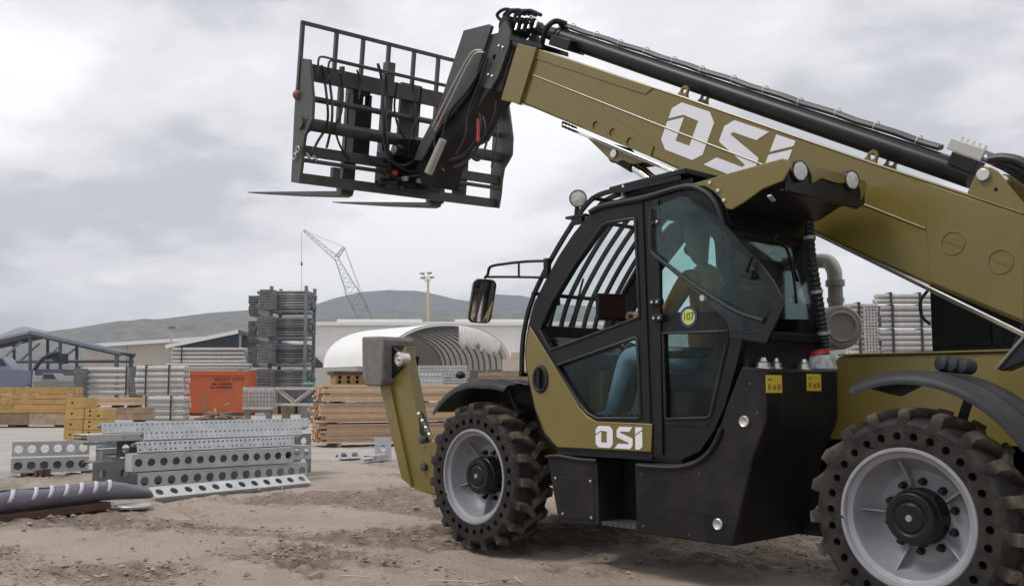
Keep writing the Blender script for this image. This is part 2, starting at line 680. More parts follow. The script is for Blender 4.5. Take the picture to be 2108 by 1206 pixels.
# tan rear body beside the wheel
m = MB()
m.prism([V((x, -1.07, z)) for x, z in ((1.22, .55), (1.22, 1.44), (.99, 1.64), (-.5, 1.63), (-1.5, 1.62), (-1.75, 1.2), (-1.7, .62), (-.7, .55))], (0, -.36, 0))
m.build('rear_body', M['tan'], T, bevel=.012)
m = MB()
m.obox((-.35, -1.05, 1.642), (1.34, 0, 0), (0, -.9, 0), (0, 0, .012))
m.build('deck_plate', M['tan'], T)
m = MB()
m.obox((1.0, -1.43, .6), (-2.6, 0, 0), (0, -.85, 0), (0, 0, 1.02))
m.build('far_body', M['tan'], T, bevel=.012)
# black engine cover on the far side, with vent panels
m = MB()
xe = S(1915, 650, -1.95).x
m.prism([V((x, -1.95, z)) for x, z in ((xe, 1.64), (xe, 2.30), (xe - .1, 2.42), (xe - 1.5, 2.42), (xe - 2.0, 2.1), (xe - 2.0, 1.64))], (0, -.5, 0))
eng = m.build('engine_cover', M['black'], T, bevel=.015)
for i in range(3):
    m = MB()
    m.obox((xe - .12 - i * .42, -1.952, 1.72), (-.34, 0, 0), (0, .018, 0), (0, 0, .48))
    p = m.build('vent_panel', M['panel'], eng, bevel=.006)
m = MB()
m.tube(smoothpath([S(1915, 592, -1.93), S(1895, 620, -1.93), S(1898, 650, -1.93), S(1915, 668, -1.93)], 8), .012, 6)
m.build('engine_hose', M['hose'], T)
# box and latch under boom, rear right
m = MB()
m.prism(polyS([(2050, 758), (2112, 690), (2180, 640), (2180, 720), (2090, 752), (2062, 764)], -.75), (0, -.16, 0))
m.build('rear_flap', M['plastic'], T, bevel=.01)
m = MB()
m.tube([S(2049, 760, -.74), S(2112, 688, -.74), S(2180, 636, -.74)], .010, 6)
m.build('flap_edge', M['steel'], T)

# ---- air filter stack on the far side
fc = S(1727, 674, -1.95)
m = MB()
rr = 42 / FPX * 9.0
m.lathe(fc, (-0.75, 0.66, 0), [(0.0, .07), (rr * .55, .07), (rr * .58, .085), (rr * .66, .09), (rr * .72, .075), (rr * .9, .07), (rr * .98, .05), (rr, .0), (rr, -.30), (rr * .8, -.33), (0.0, -.33)], 32)
fl = m.build('air_filter', M['muff'], T)
ft = fc + V((.05, -.05, 0))
m = MB()
m.cyl(ft + V((0, 0, rr * .8)), ft + V((0, 0, rr + .20)), .062, .062, 20)
m.cyl(ft + V((0, 0, rr + .03)), ft + V((0, 0, rr + .07)), .072, .072, 20)
m.cyl(ft + V((0, 0, rr + .17)), ft + V((0, 0, rr + .22)), .080, .080, 20)
m.build('filter_neck', M['muff'], fl)
m = MB()
zt = ft.z + rr + .22
m.tube(smoothpath([(ft.x, ft.y, zt), (ft.x + .01, ft.y, zt + .09), (ft.x + .08, ft.y - .02, zt + .17), (ft.x + .26, ft.y - .04, zt + .19), (ft.x + .5, ft.y - .05, zt + .19)], 5), .064, 16)
for i in range(1):
    pass
m.build('filter_elbow', M['alu'], fl)

# ---- side box (tank) behind the cab
near = [(1527, 754), (1577, 760), (1578, 868), (1550, 940), (1508, 1124), (1310, 1096), (1306, 950), (1400, 955), (1442, 942), (1472, 905), (1495, 835)]
P0 = polyS(near, YC)
XB = P0[1].x
m = MB()
far = [V((p.x, -1.05, p.z)) for p in P0]
m.prism(P0, (0, -.93, 0))
tank = m.build('side_tank', M['panel'], T, bevel=.012)
# raised trim following the cab edge
m = MB()
pts = smoothpath(polyS([(1312, 958), (1385, 962), (1425, 955), (1455, 935), (1475, 905), (1484, 880)], YC + .015), 5)
m.tube(pts, .016, 6)
m.build('edge_trim', M['plastic'], tank)
for px, py in ((1533, 867), (1479, 1078)):
    c = S(px, py, YC)
    m = MB()
    m.lathe(c, (0, 1, 0), [(.04, 0), (.04, .012), (.034, .018), (.026, .012), (0, .010)], 20)
    m.build('latch', M['steel'], tank)
SPR = mat('sticker_print', (.30, .20, .02), .6)
for px, py in ((1593, 790), (1675, 787)):
    c = SX(px, py, XB - .003)
    m = MB()
    m.obox(c + V((0, .095, -.06)), (0, -.19, 0), (0, 0, .12), (-.004, 0, 0))
    st = m.build('warning_sticker', M['yellow'], tank)
    for (dy, dz, w, h) in ((.05, .03, .05, .012), (.06, -.02, .03, .035), (.0, -.024, .035, .035), (-.055, -.02, .04, .035)):
        m = MB()
        m.obox(c + V((-.005, dy + w / 2, dz - h / 2)), (0, -w, 0), (0, 0, h), (-.001, 0, 0))
        m.build('sticker_print', SPR, st)
for (a_, b_) in (((1452, 930), (1548, 968)), ((1312, 1040), (1512, 1062))):
    m = MB()
    m.tube(polyS([a_, b_], YC + .0005), .004, 5)
    m.build('panel_seam', M['hole'], tank)
for px, py in ((1322, 975), (1325, 1082), (1420, 1100), (1545, 790), (1560, 850), (1440, 975)):
    m = MB()
    m.lathe(S(px, py, YC), (0, 1, 0), [(.011, 0), (.010, .006), (0, .008)], 10)
    m.build('bolt', M['carr'], tank)
# caps and fittings on the tank top
zt = P0[1].z
for px, py, r_ in ((1571, 745, .05), (1598, 752, .035), (1655, 747, .05)):
    c = SX(px, py, XB + .12)
    c.z = zt
    m = MB()
    m.lathe(c, (0, 0, 1), [(r_ * 1.3, 0), (r_ * 1.3, .02), (r_, .025), (r_, .05), (r_ * .6, .06), (r_ * .4, .085), (0, .09)], 18)
    m.build('filler_cap', M['steel'], tank)
c = SX(1690, 745, XB + .14)
c.z = zt
m = MB()
m.lathe(c, (0, 0, 1), [(.11, 0), (.13, .02), (.12, .07), (.10, .12), (.06, .13), (0, .14)], 20)
dome = m.build('wrapped_filler', mat('crinkled_wrap', (.5, .5, .5), .25, var=.5, vscale=25, bump=.9, bscale=22), tank)
m = MB()
m.lathe(c + V((0, .02, .12)), (.2, .1, 1), [(.085, 0), (.08, .03), (.03, .045), (0, .045)], 16)
m.build('filler_lid', M['red'], dome)

# ---- front skirt with step recess
m = MB()
m.prism(polyS([(1125, 935), (1228, 945), (1233, 1082), (1150, 1076)], YC), (0, -.5, 0))
sk = m.build('front_skirt', M['panel'], T, bevel=.01)
m = MB()
m.prism(polyS([(1142, 980), (1222, 984), (1224, 1072), (1155, 1066)], YC + .006), (0, -.01, 0))
m.build('cover_plate', M['panel'], sk, bevel=.003)
for px, py in ((1144, 984), (1216, 990), (1159, 1057), (1218, 1065)):
    c = S(px, py, YC + .006)
    m = MB()
    m.lathe(c, (0, 1, 0), [(.012, 0), (.011, .008), (.006, .011), (0, .011)], 10)
    m.build('bolt', M['steel'], sk)
m = MB()
m.tube(smoothpath(polyS([(1124, 940), (1150, 938), (1190, 945), (1228, 948)], YC + .012), 4), .016, 6)
m.build('edge_trim', M['plastic'], sk)
m = MB()      # step recess: back wall and tread
a, b = S(1233, 1085, YC), S(1308, 1092, YC)
m.obox(V((b.x, YC - .30, .33)), (a.x - b.x, 0, 0), (0, -.05, 0), (0, 0, .62))
m.build('step_back', M['black'], T)
m = MB()
for i in range(6):
    m.obox(V((b.x - .02, YC - .02 - i * .045, .345)), (a.x - b.x + .04, 0, 0), (0, -.018, 0), (0, 0, .028))
for i in range(7):
    m.obox(V((b.x + (a.x - b.x) * i / 6.2, YC - .02, .349)), (.012, 0, 0), (0, -.25, 0), (0, 0, .018))
m.build('step_tread', M['carr'], T)
m = MB()
m.obox(V((-.25, -1.0, .32)), (1.65, 0, 0), (0, -.6, 0), (0, 0, .45))
m.build('belly_pan', M['black'], T)
m = MB()
m.obox(V((1.35, -1.0, .36)), (1.7, 0, 0), (0, .5, 0), (0, 0, .5))
m.build('under_tray', M['black'], T)

# ---- fenders
def fender(name, xc, zc, prof, a0, a1, y0, y1, th=.02, n=22):
    """curved mudguard: prof gives radius against the fraction along the arc"""
    mm = MB()
    ys = [y0, y0 - .02, y0 - .05, y0 - .10, y0 - .12, y0 - .19, y0 - .21, y0 - .28, y0 - .30, y1]
    dr = [-.05, -.012, 0, 0, .014, .014, 0, 0, .014, .014]
    top, bot = [], []
    for i in range(n + 1):
        t = i / n
        a = R(a0 + (a1 - a0) * t)
        r_ = prof(t)
        for y, d_ in zip(ys, dr):
            top.append(V((xc + (r_ + d_) * math.cos(a), y, zc + (r_ + d_) * math.sin(a))))
            bot.append(V((xc + (r_ + min(d_, 0) - th) * math.cos(a), y, zc + (r_ + min(d_, 0) - th) * math.sin(a))))
    k = len(ys)
    fs = []
    for i in range(n):
        for j in range(k - 1):
            fs.append((i * k + j, i * k + j + 1, i * k + k + j + 1, i * k + k + j))
    o = len(top)
    fs += [tuple(q + o for q in reversed(f)) for f in fs]
    for i in range(n):
        fs.append((i * k, i * k + k, o + i * k + k, o + i * k))
        fs.append((i * k + k - 1, o + i * k + k - 1, o + i * k + 2 * k - 1, i * k + 2 * k - 1))
    for i in (0, n):
        for j in range(k - 1):
            fs.append((i * k + j, o + i * k + j, o + i * k + j + 1, i * k + j + 1))
    mm.add(top + bot, fs)
    return mm.build(name, M['plastic'], T, smooth=50)


ff = fender('front_fender', WB, HC, lambda t: .84 + max(0, t - .75) * .25, 42, 118, .0, -.44)
rf = fender('rear_fender', 0, HC, lambda t: .852, 66, 148, .0, -.44)

# dark liner walls inside the mudguards
for (xc_, a0_, a1_, nm_, par_) in ((WB, 40, 122, 'fender_liner', ff), ):
    m = MB()
    o_ = [V((xc_ + .835 * math.cos(R(a)), -.43, HC + .835 * math.sin(R(a)))) for a in np.linspace(a0_, a1_, 16)]
    i_ = [V((xc_ + .45 * math.cos(R(a)), -.43, HC + .45 * math.sin(R(a)))) for a in np.linspace(a1_, a0_, 10)]
    m.prism(o_ + i_, (0, -.02, 0))
    m.build(nm_, M['black'], par_)
# fender stays and rear fender lamps
m = MB()
m.tube(polyS([(1048, 800), (1060, 835), (1068, 860)], -.3), .022, 8)
m.build('fender_stay', M['plastic'], ff)
m = MB()
m.tube(polyS([(1995, 820), (1985, 850), (1975, 890)], -.35), .03, 8)
m.build('fender_stay', M['plastic'], rf)
for i, px in enumerate((1940, 1962, 1984)):
    c = S(px, 748 + i * 2, -.22)
    m = MB()
    m.lathe(c, (.3, .8, .15), [(.045, -.06), (.05, .0), (.045, .02), (.02, .03), (0, .03)], 14)
    m.build('tail_lamp', M['plastic'], rf)
m = MB()
m.ball(S(948, 772, -.42), .045, 10, 7, (1.3, 1, .8))
m.build('fender_lamp', M['plastic'], ff)
m = MB()
m.prism(polyS([(1780, 797), (1835, 812), (1850, 815), (1905, 788), (1870, 775)], -.2), (0, -.05, 0))
m.build('fender_bracket', M['black'], rf)

# ---- boom
top_l = [(1065, 86), (1400, 197), (1800, 336), (2108, 438)]
bot_l = [(2108, 668), (1915, 588), (1345, 326), (1160, 249), (1075, 213), (1030, 204)]
Tp = polyS(top_l, YB)
Bp = polyS(bot_l, YB)
dT = (Tp[-1] - Tp[0]).normalized()
dB = (Bp[0] - Bp[2]).normalized()
rear = [Tp[-1] + dT * 1.1, Bp[0] + dB * 1.0]
m = MB()
m.prism(Tp + rear + Bp, (0, YBF - YB, 0))
boom = m.build('boom', M['tan'], T, bevel=.02)


def bplate(name, pts, th=.012, mt='tan', bevel=.004, parent=None, Y=YB):
    mm = MB()
    mm.prism(polyS(pts, Y + th), (0, -th - .002, 0))
    return mm.build(name, M[mt], parent or boom, bevel=bevel)


bplate('upper_plate', [(1101, 100), (1345, 181), (1328, 195), (1095, 119)], .010)
bplate('end_collar', [(1066, 88), (1102, 99), (1066, 214), (1031, 206)], .018)
bplate('collar_rib', [(1098, 97), (1104, 99), (1068, 216), (1062, 214)], .04)
bplate('rear_shell', [(1906, 377), (2108, 446), (2108, 660), (1916, 580), (1908, 478)], .012)
m = MB()
m.tube(polyS([(1092, 153), (1370, 263), (1640, 366), (1905, 471)], YB + .002), .009, 6)
m.build('weld_seam', M['tan'], boom)
m = MB()
m.tube(polyS([(1070, 90), (1400, 199), (1800, 338), (2108, 440)], YB - .005), .013, 6)
m.build('top_flange', M['tan'], boom)
e1, e2 = (Tp[1] - Tp[0]).normalized(), None
e2 = V((-e1.z, 0, e1.x))
if e2.z < 0:
    e2 = -e2
m = MB()
out_ = polyS([(1187, 238), (1267, 246), (1345, 301), (1339, 322), (1200, 264)], YB + .014)
hs = [circ(S(x, y, YB + .014), e1, e2, .042, 14) for x, y in ((1226, 258), (1261, 273), (1296, 292))]
m.holed(out_, hs, (0, -.016, 0))
m.build('doubler_plate', M['tan'], boom)
for x, y in ((1962, 500), (2060, 538)):
    c = S(x, y, YB + .012)
    m = MB()
    m.lathe(c, (0, 1, 0), [(.088, 0), (.085, .006), (.078, .006), (.072, -.008), (0, -.008)], 28)
    pl = m.build('pivot_plug', M['tan'], boom)
    m = MB()
    m.obox(c + e1 * -.07 + e2 * -.008, e1 * .14, e2 * .016, (0, .004, 0))
    m.build('plug_slot', M['tan'], pl)
# lifting lugs
for (a_, b_) in (((1408, 187), (1420, 199)), ((1795, 322), (1807, 337))):
    for Yl in (YB - .03, YB - .33):
        c = S(a_[0], a_[1], YB - .03)
        c.y = Yl
        m = MB()
        o_ = [c + e1 * u_ + e2 * w_ for u_, w_ in ((-.095, -.10), (-.045, -.02), (-.04, .025), (-.015, .05), (.015, .05), (.04, .025), (.045, -.02), (.095, -.10))]
        m.holed(o_, [circ(c + e2 * .0, e1, e2, .026, 12)], (0, -.025, 0))
        m.build('lifting_lug', M['tan'], boom)
# white lettering, thin raised decals
GO = [[(0, .61), (0, .83), (.17, 1), (.83, 1), (1, .83), (1, .17), (.83, 0), (.17, 0), (0, .17), (0, .55), (.33, .735), (.33, .24), (.66, .24), (.66, .76), (.30, .78)]]
GS = [[(.08, .83), (.24, 1), (1, 1), (.82, .78), (.30, .78), (.27, .72), (.97, .49), (1.0, .46), (1.0, .17), (.86, 0), (-.06, 0), (.16, .22), (.74, .22), (.78, .28), (.11, .51), (.08, .54)]]
GI = [[(0, .66), (0, 1), (1, 1), (1, .90)], [(0, .60), (1, .84), (1, .13), (.6, 0), (0, 0)]]


def letters(parent, o, ex, ey, n_):
    x = 0
    for g, w in ((GO, .86), (GS, .83), (GI, .33)):
        mm = MB()
        for pl_ in g:
            mm.prism([o + ex * (x + px * w) + ey * py + n_ * .004 for px, py in pl_], n_ * -.003)
        mm.build('letter', M['white'], parent)
        x += w + .13


o_ = S(1369, 315, YB)
ta, tb = S(1395, 213, YB), S(1600, 338 - 57, YB)
ey = e2 * (S(1403, 211, YB) - S(1368, 300, YB)).dot(e2) * 1.0
q0 = S(1403, 211, YB)
ub = S(1361, 288, YB)
hgt = (q0 - S(1428, 331, YB)).dot(e2)
org_ = S(1428, 331, YB) + e1 * ((S(1361, 288, YB) - S(1428, 331, YB)).dot(e1))
letters(boom, org_, -(-e1) * ((S(1470, 255, YB) - S(1361, 288, YB)).dot(e1)) / .86, e2 * hgt, V((0, 1, 0)))

# ---- tubes under the boom
for k in (0, 1):
    m = MB()
    m.tube([p + V((0, 0, -.02 * k)) for p in polyS([(1160, 257), (1345, 334), (1430, 371), (1690, 482), (1915, 592), (2108, 686)], YB - .03 - .05 * k)], .011, 8)
    m.build('hydraulic_pipe', M['steel'], boom)
m = MB()
for i in range(4):
    p = S(1158 + i * 7, 250 + i * 3, YB - .02)
    m.obox(p, (.012, 0, 0), (0, -.06, 0), (0, 0, -.06))
m.obox(S(1157, 262, YB - .02), S(1182, 272, YB - .02) - S(1157, 262, YB - .02), (0, -.06, 0), (0, 0, .012))
m.build('pipe_clamp', M['black'], boom)
# ---- lift cylinders
m = MB()
for Yl in (-1.40, -1.60):
    m.prism(polyS([(1206, 281), (1330, 334), (1300, 338), (1282, 330), (1268, 334), (1255, 329)], Yl) if Yl == -1.40 else [V((p.x, Yl, p.z)) for p in polyS([(1206, 281), (1330, 334), (1300, 338), (1282, 330), (1268, 334), (1255, 329)], -1.40)], (0, -.03, 0))
m.build('cylinder_bracket', M['tan'], boom, bevel=.004)
pin = S(1262, 316, -1.38)
m = MB()
m.cyl(pin, pin + V((0, -.28, 0)), .04, .04, 16)
m.build('cylinder_pin', M['steel'], boom)
q = S(1328, 367, -1.42)
p = S(1262, 316, -1.42)
dc = (q - p).normalized()
for yo, nm in ((-.07, 'near'), (-.17, 'far')):
    off = V((0, yo, 0))
    m = MB()
    m.cyl(p + off, p + off + dc * .26, .085, .06, 14)
    m.lathe(p + off + V((0, .045, 0)), (0, 1, 0), [(.04, 0), (.09, 0), (.09, -.09), (.04, -.09)], 18, closed=True)
    cyl_ = m.build('lift_cylinder', M['black'], T)
    m = MB()
    m.cyl(p + off + dc * .2, p + off + dc * 1.3, .042, .042, 16)
    m.build('piston_rod', M['chrome'], cyl_)
    m = MB()
    m.cyl(p + off + dc * .62, p + off + dc * 2.1, .075, .075, 18)
    m.build('cylinder_barrel', M['black'], cyl_)

e_ = p + dc * 2.05
m = MB()
m.obox(V((e_.x - .10, -1.44, .9)), (.24, 0, 0), (0, -.22, 0), (0, 0, e_.z - .85))
m.build('cylinder_mount', M['black'], T, bevel=.01)

# ---- boom top: extension cylinder, hose, valve block, rear bracket
YM = (YB + YBF) / 2 - .02
ca, cb = S(1112, 62, YM), S(2004, 364, YM)
m = MB()
dcy = (cb - ca).normalized()
ncy = V((-dcy.z, 0, dcy.x))
if ncy.z < 0:
    ncy = -ncy
m.cyl(ca + dcy * .35, cb, .090, .090, 28)
m.cyl(ca + dcy * .05, ca + dcy * .37, .065, .08, 20)
m.cyl(ca + dcy * .33, ca + dcy * .40, .10, .10, 28)
ext = m.build('extension_cylinder', M['black'], T)
m = MB()
m.tube(smoothpath([ca + dcy * .22 + ncy * -.16 + V((0, .10, 0)), ca + dcy * .25 + ncy * .02 + V((0, .14, 0)), ca + dcy * .30 + ncy * .13 + V((0, .10, 0)), ca + dcy * .40 + ncy * .14 + V((0, .02, 0))], 6), .03, 8)
m.build('hose_guide', M['black'], ext)
hp = []
Lc = (cb - ca).length
for i in range(25):
    t = .30 + (Lc - .62) * i / 24
    hp.append(ca + dcy * t + ncy * (.116 + .004 * math.sin(i * 2.1)) + V((0, .02 + .006 * math.sin(i * 1.3), 0)))
for k in (0, 1):
    m = MB()
    m.tube([p_ + V((0, -.05 * k, .012 * k)) for p_ in smoothpath(hp, 3)], .022, 8)
    m.build('hydraulic_hose', M['hose'], ext)
tie = MB()
for k in range(1):
    tie.tube(circ((0, 0, 0), ncy, V((0, 1, 0)), .044, 14), .004, 5, closed=True)
tme = tie.mesh('hose_tie', mat('white_tie', (.7, .7, .68), .5))
for i in range(1, 24, 2):
    inst('hose_tie', tme, ext, Matrix.Translation(hp[i] + V((0, -.025, .006))) @ Matrix.Rotation(R(15 * math.sin(i * 3.)), 4, 'Y'))
# head cluster at the front end of the cylinder
m = MB()
h0 = S(1058, 62, YM)
m.box(h0, (.16, .24, .12), Matrix.Rotation(R(-25), 3, 'Y'))
m.cyl(h0 + V((-.02, .16, .02)), h0 + V((-.02, -.16, .02)), .10, .10, 18)
m.cyl(h0 + V((-.30, .11, -.05)), h0 + V((-.30, -.11, -.05)), .075, .075, 18)
for j in range(5):
    b_ = h0 + V((.05 - .09 * j, .13 - .02 * (j % 2), .07 - .03 * j))
    m.tube(smoothpath([b_, b_ + V((.05, .03, .09)), b_ + V((-.08, .02, .12)), b_ + V((-.26, 0, .02))], 5), .020, 6)
    m.cyl(b_ + V((-.1, .0, -.04)), b_ + V((-.18, .02, -.02)), .03, .03, 8)
m.obox(S(1048, 82, YB + .02), S(1115, 100, YB + .02) - S(1048, 82, YB + .02), (0, -.4, 0), (0, 0, .05))
hc = m.build('hose_head', M['black'], ext)
m = MB()
m.box(h0 + V((-.36, .07, -.02)), (.10, .06, .07), Matrix.Rotation(R(27), 3, 'Y'))
m.build('head_fitting', M['steel'], ext)
for j in range(4):
    m = MB()
    m.cyl(h0 + V((-.2 - .1 * j, .16, -.10 - .02 * j)), h0 + V((-.2 - .1 * j, .13, -.02 - .02 * j)), .014, .014, 8)
    m.build('head_fitting', M['steel'], ext)
m = MB()
m.obox(S(1128, 92, YB - .06), S(1168, 104, YB - .06) - S(1128, 92, YB - .06), (0, -.25, 0), ncy * .11)
m.build('cylinder_saddle', M['black'], ext, bevel=.01)
# valve block
v0 = S(1948, 306, YM + .1)
vd = (S(2018, 332, YM + .1) - v0)
m = MB()
m.obox(v0, vd, (0, -.16, 0), ncy * .085)
vb = m.build('valve_block', M['alu'], ext, bevel=.006)
m = MB()
m.obox(v0 + vd * .18 - ncy * .10, vd * .75, (0, -.14, 0), ncy * .098)
m.build('valve_mount', M['black'], vb, bevel=.006)
m = MB()
for j in range(5):
    m.cyl(v0 + vd * (.2 + .17 * j) + V((0, -.05, 0)) + ncy * .085, v0 + vd * (.2 + .17 * j) + V((0, -.05, 0)) + ncy * .115, .016, .012, 8)
for j in range(3):
    m.cyl(v0 + vd * 1.0 + V((0, -.03 - .05 * j, 0)) + ncy * .04, v0 + vd * 1.28 + V((0, -.03 - .05 * j, 0)) + ncy * .02, .022, .024, 10)
m.build('valve_fitting', M['steel'], vb)
for j in range(3):
    s_ = v0 + vd * 1.15 + V((0, -.02 - .055 * j, 0)) + ncy * .03
    m = MB()
    m.tube(smoothpath([s_, s_ + vd * .4 + ncy * (.05 - .03 * j), s_ + vd * 1.0 + ncy * (.05 - .05 * j), s_ + vd * 2.0 - ncy * (.1 + .05 * j), s_ + vd * 2.6 - ncy * .5, s_ + vd * 2.7 - ncy * 1.1], 6), .034, 10)
    m.build('supply_hose', M['hose'], ext)
# rear bracket plates
pl_ = [(1990, 399), (2012, 350), (2022, 342), (2040, 345), (2052, 352), (2112, 425), (2112, 441)]
P1 = polyS(pl_, YB + .005)
for yo in (0, -.36):
    m = MB()
    m.prism([p_ + V((0, yo, 0)) for p_ in P1], (0, -.03, 0))
    m.build('cylinder_bracket', M['tan'], boom, bevel=.004)
m = MB()
c = S(2026, 361, YB + .005)
m.cyl(c + V((0, .03, 0)), c + V((0, -.42, 0)), .045, .045, 18)
m.build('cylinder_pin', M['steel'], boom, bevel=.006)
m = MB()
c = S(2050, 390, YB + .006)
m.cyl(c, c + V((0, .002, 0)), .014, .014, 10)
m.build('bracket_hole', M['hole'], boom)

# ---- boom pivot tower at the rear (mostly outside the picture)
for yo in (-1.10, -1.84):
    m = MB()
    m.prism([V((x, yo, z)) for x, z in ((-.55, 1.5), (-1.2, 2.3), (-1.5, 2.35), (-1.75, 2.1), (-1.7, 1.0), (-.9, 1.0))], (0, -.06, 0))
    m.build('boom_tower', M['tan'], T, bevel=.01)

# ---- boom head (inner section and gooseneck)
m = MB()
m.prism(polyS([(1058, 96), (1030, 190), (1000, 180), (1040, 70)], YB - .05), (0, -.32, 0))
m.build('inner_boom', M['carr'], T, bevel=.01)
hp_ = [(1010, 72), (1025, 68), (1029, 56), (1040, 43), (1050, 62), (1050, 80), (1047, 96), (1024, 160), (1008, 184), (985, 176), (990, 146)]
gp = [(954, 63), (1006, 50), (1012, 54), (994, 108), (978, 160), (962, 195), (930, 235), (905, 262), (884, 300), (868, 330), (852, 330), (862, 300), (884, 258), (908, 205), (922, 160)]
gf = [(1000, 60), (1040, 120), (1034, 203), (1028, 240), (1002, 290), (958, 312), (928, 370), (906, 392), (880, 388), (900, 330), (950, 215), (975, 140)]
HP = polyS(hp_, YB + .02)
GPn = polyS(gp, YB + .06)
c_ = S(1018, 118, YB + .02)
for yo, par in ((0, 1), (-.44, 0)):
    m = MB()
    m.holed([p_ + V((0, yo, 0)) for p_ in HP], [circ(c_ + V((0, yo, 0)), e1, e2, .03, 12)], (0, -.035, 0))
    m.build('head_plate', M['carr'], T)
m = MB()
m.prism(GPn, (0, -.04, 0))
goose = m.build('gooseneck_plate', M['carr'], T, bevel=.006)
m = MB()
m.prism(polyS(gf, YB - .40), (0, -.04, 0))
m.build('gooseneck_plate', M['carr'], goose, bevel=.006)
m = MB()
m.prism(polyS([(985, 120), (1008, 185), (990, 215), (948, 262), (918, 300), (900, 345), (890, 385), (868, 380), (858, 345), (880, 290), (925, 205)], YB + .01), (0, -.38, 0))
m.build('gooseneck_core', M['black'], goose)
for (x, y) in ((1028, 96), (1036, 99), (1006, 155), (1014, 158)):
    c = S(x, y, YB + .02)
    m = MB()
    m.lathe(c, (0, 1, 0), [(.016, 0), (.016, .015), (.008, .02), (0, .02)], 8)
    m.build('head_bolt', M['steel'], goose)
m = MB()      # steel cylinder of the quick attach
m.cyl(S(912, 288, YB + .12), S(882, 356, YB + .12), .045, .05, 14)
m.build('lock_cylinder', M['alu'], goose)
for (x0, y0, x1, y1) in ((908, 222, 899, 250), (984, 245, 985, 292)):
    m = MB()
    m.cyl(S(x0, y0, YB + .10), S(x1, y1, YB + .10), .014, .022, 8)
    m.build('coupling', M['red'], goose)
for pts in ([(992, 104), (975, 106), (960, 125), (925, 190), (905, 232), (890, 262)], [(996, 108), (980, 110), (966, 128), (935, 190), (912, 236), (895, 270)]):
    m = MB()
    m.tube(smoothpath(polyS(pts, YB + .13), 5), .011, 6)
    m.build('steel_pipe', M['alu'], goose)

for k_, pts in enumerate(([(1000, 112), (985, 150), (960, 190), (930, 225), (915, 262), (905, 300)], [(1004, 120), (992, 160), (975, 200), (962, 240), (958, 280), (940, 318)], [(988, 232), (990, 262), (978, 290), (955, 318), (925, 330)], [(995, 240), (1000, 268), (985, 300), (962, 330), (935, 345)], [(905, 250), (895, 290), (900, 330), (915, 352)], [(1022, 208), (1018, 235), (1008, 262), (990, 292)])):
    m = MB()
    m.tube(smoothpath(polyS(pts, YB + .08 - .03 * (k_ % 3)), 5), .015, 6)
    m.build('head_hose', M['hose'], goose)

# ---- stabiliser legs at the front
def stabiliser(Y0, near_side):
    q_ = [(783, 792), (833, 712), (836, 740), (858, 850), (868, 905), (882, 930), (876, 980), (862, 1004), (846, 1003), (828, 982), (805, 870)]
    dy = 0 if near_side else -2.42
    PP = [p_ + V((0, dy, 0)) for p_ in polyS(q_, -.36)]
    mm = MB()
    mm.prism(PP, (0, -.13, 0))
    st = mm.build('stabiliser_leg', M['tan'], T, bevel=.012)
    mm = MB()       # front channel face, wider than the blade
    f_ = [p_ + V((0, dy, 0)) for p_ in polyS([(779, 785), (800, 790), (846, 1001), (826, 985)], -.32)]
    mm.prism(f_, (0, -.24, 0))
    mm.build('leg_channel', M['tan'], st, bevel=.01)
    mm = MB()       # bracket and worn pad on top
    b_ = [p_ + V((0, dy, 0)) for p_ in polyS([(785, 700), (800, 705), (832, 733), (828, 756), (800, 785), (788, 792)], -.34)]
    mm.prism(b_, (0, -.2, 0))
    mm.build('pad_bracket', M['black'], st, bevel=.006)
    mm = MB()
    a_ = [p_ + V((0, dy, 0)) for p_ in polyS([(744, 693), (783, 692), (787, 700), (787, 786), (782, 795), (752, 794), (745, 780)], -.22)]
    mm.prism(a_, (0, -.42, 0))
    mm.build('foot_pad', M['worn'], st, bevel=.02)
    c_ = S(820, 739, -.30) + V((0, dy, 0))
    mm = MB()
    mm.lathe(c_, (0, 1, 0), [(.075, -.1), (.075, .0), (.05, .008), (.045, -.005), (.02, -.005), (.018, .02), (0, .02)], 18)
    mm.build('pad_pin', M['steel'], st)
    mm = MB()
    c1, c2 = S(842, 800, -.42) + V((0, dy, 0)), S(880, 905, -.42) + V((0, dy, 0))
    mm.cyl(c1, c1.lerp(c2, .55), .03, .03, 10)
    mm.cyl(c1.lerp(c2, .5), c2, .06, .06, 12)
    mm.build('leg_cylinder', M['black'], st)
    mm = MB()
    for j in range(4):
        k_ = S(866 + 7 * j, 862 + 14 * j, -.40) + V((0, dy, 0))
        mm.cyl(k_, k_ + V((-.03, .05, .06)), .02, .016, 8)
    mm.build('leg_fitting', M['steel'], st)
    return st


stabiliser(0, True)
stabiliser(0, False)
m = MB()
m.prism([V((x, -.30, z)) for x, z in ((3.9, .5), (3.9, .95), (4.6, .98), (5.05, .85), (5.2, .42), (4.9, .38))], (0, -2.2, 0))
m.build('front_frame', M['tan'], T, bevel=.012)
for q_ in ((868, 905), (872, 960)):
    m = MB()
    m.lathe(S(q_[0], q_[1], -.28), (0, 1, 0), [(.04, -.02), (.04, .015), (.025, .02), (0, .02)], 14)
    m.build('frame_pin', M['carr'], T)
m = MB()
m.prism([V((x, -.55, z)) for x, z in ((2.9, 1.0), (2.9, 1.55), (3.5, 1.5), (3.9, 1.2), (4.3, .9), (4.3, .6), (2.9, .6))], (0, -1.4, 0))
m.build('front_body', M['tan'], T, bevel=.012)

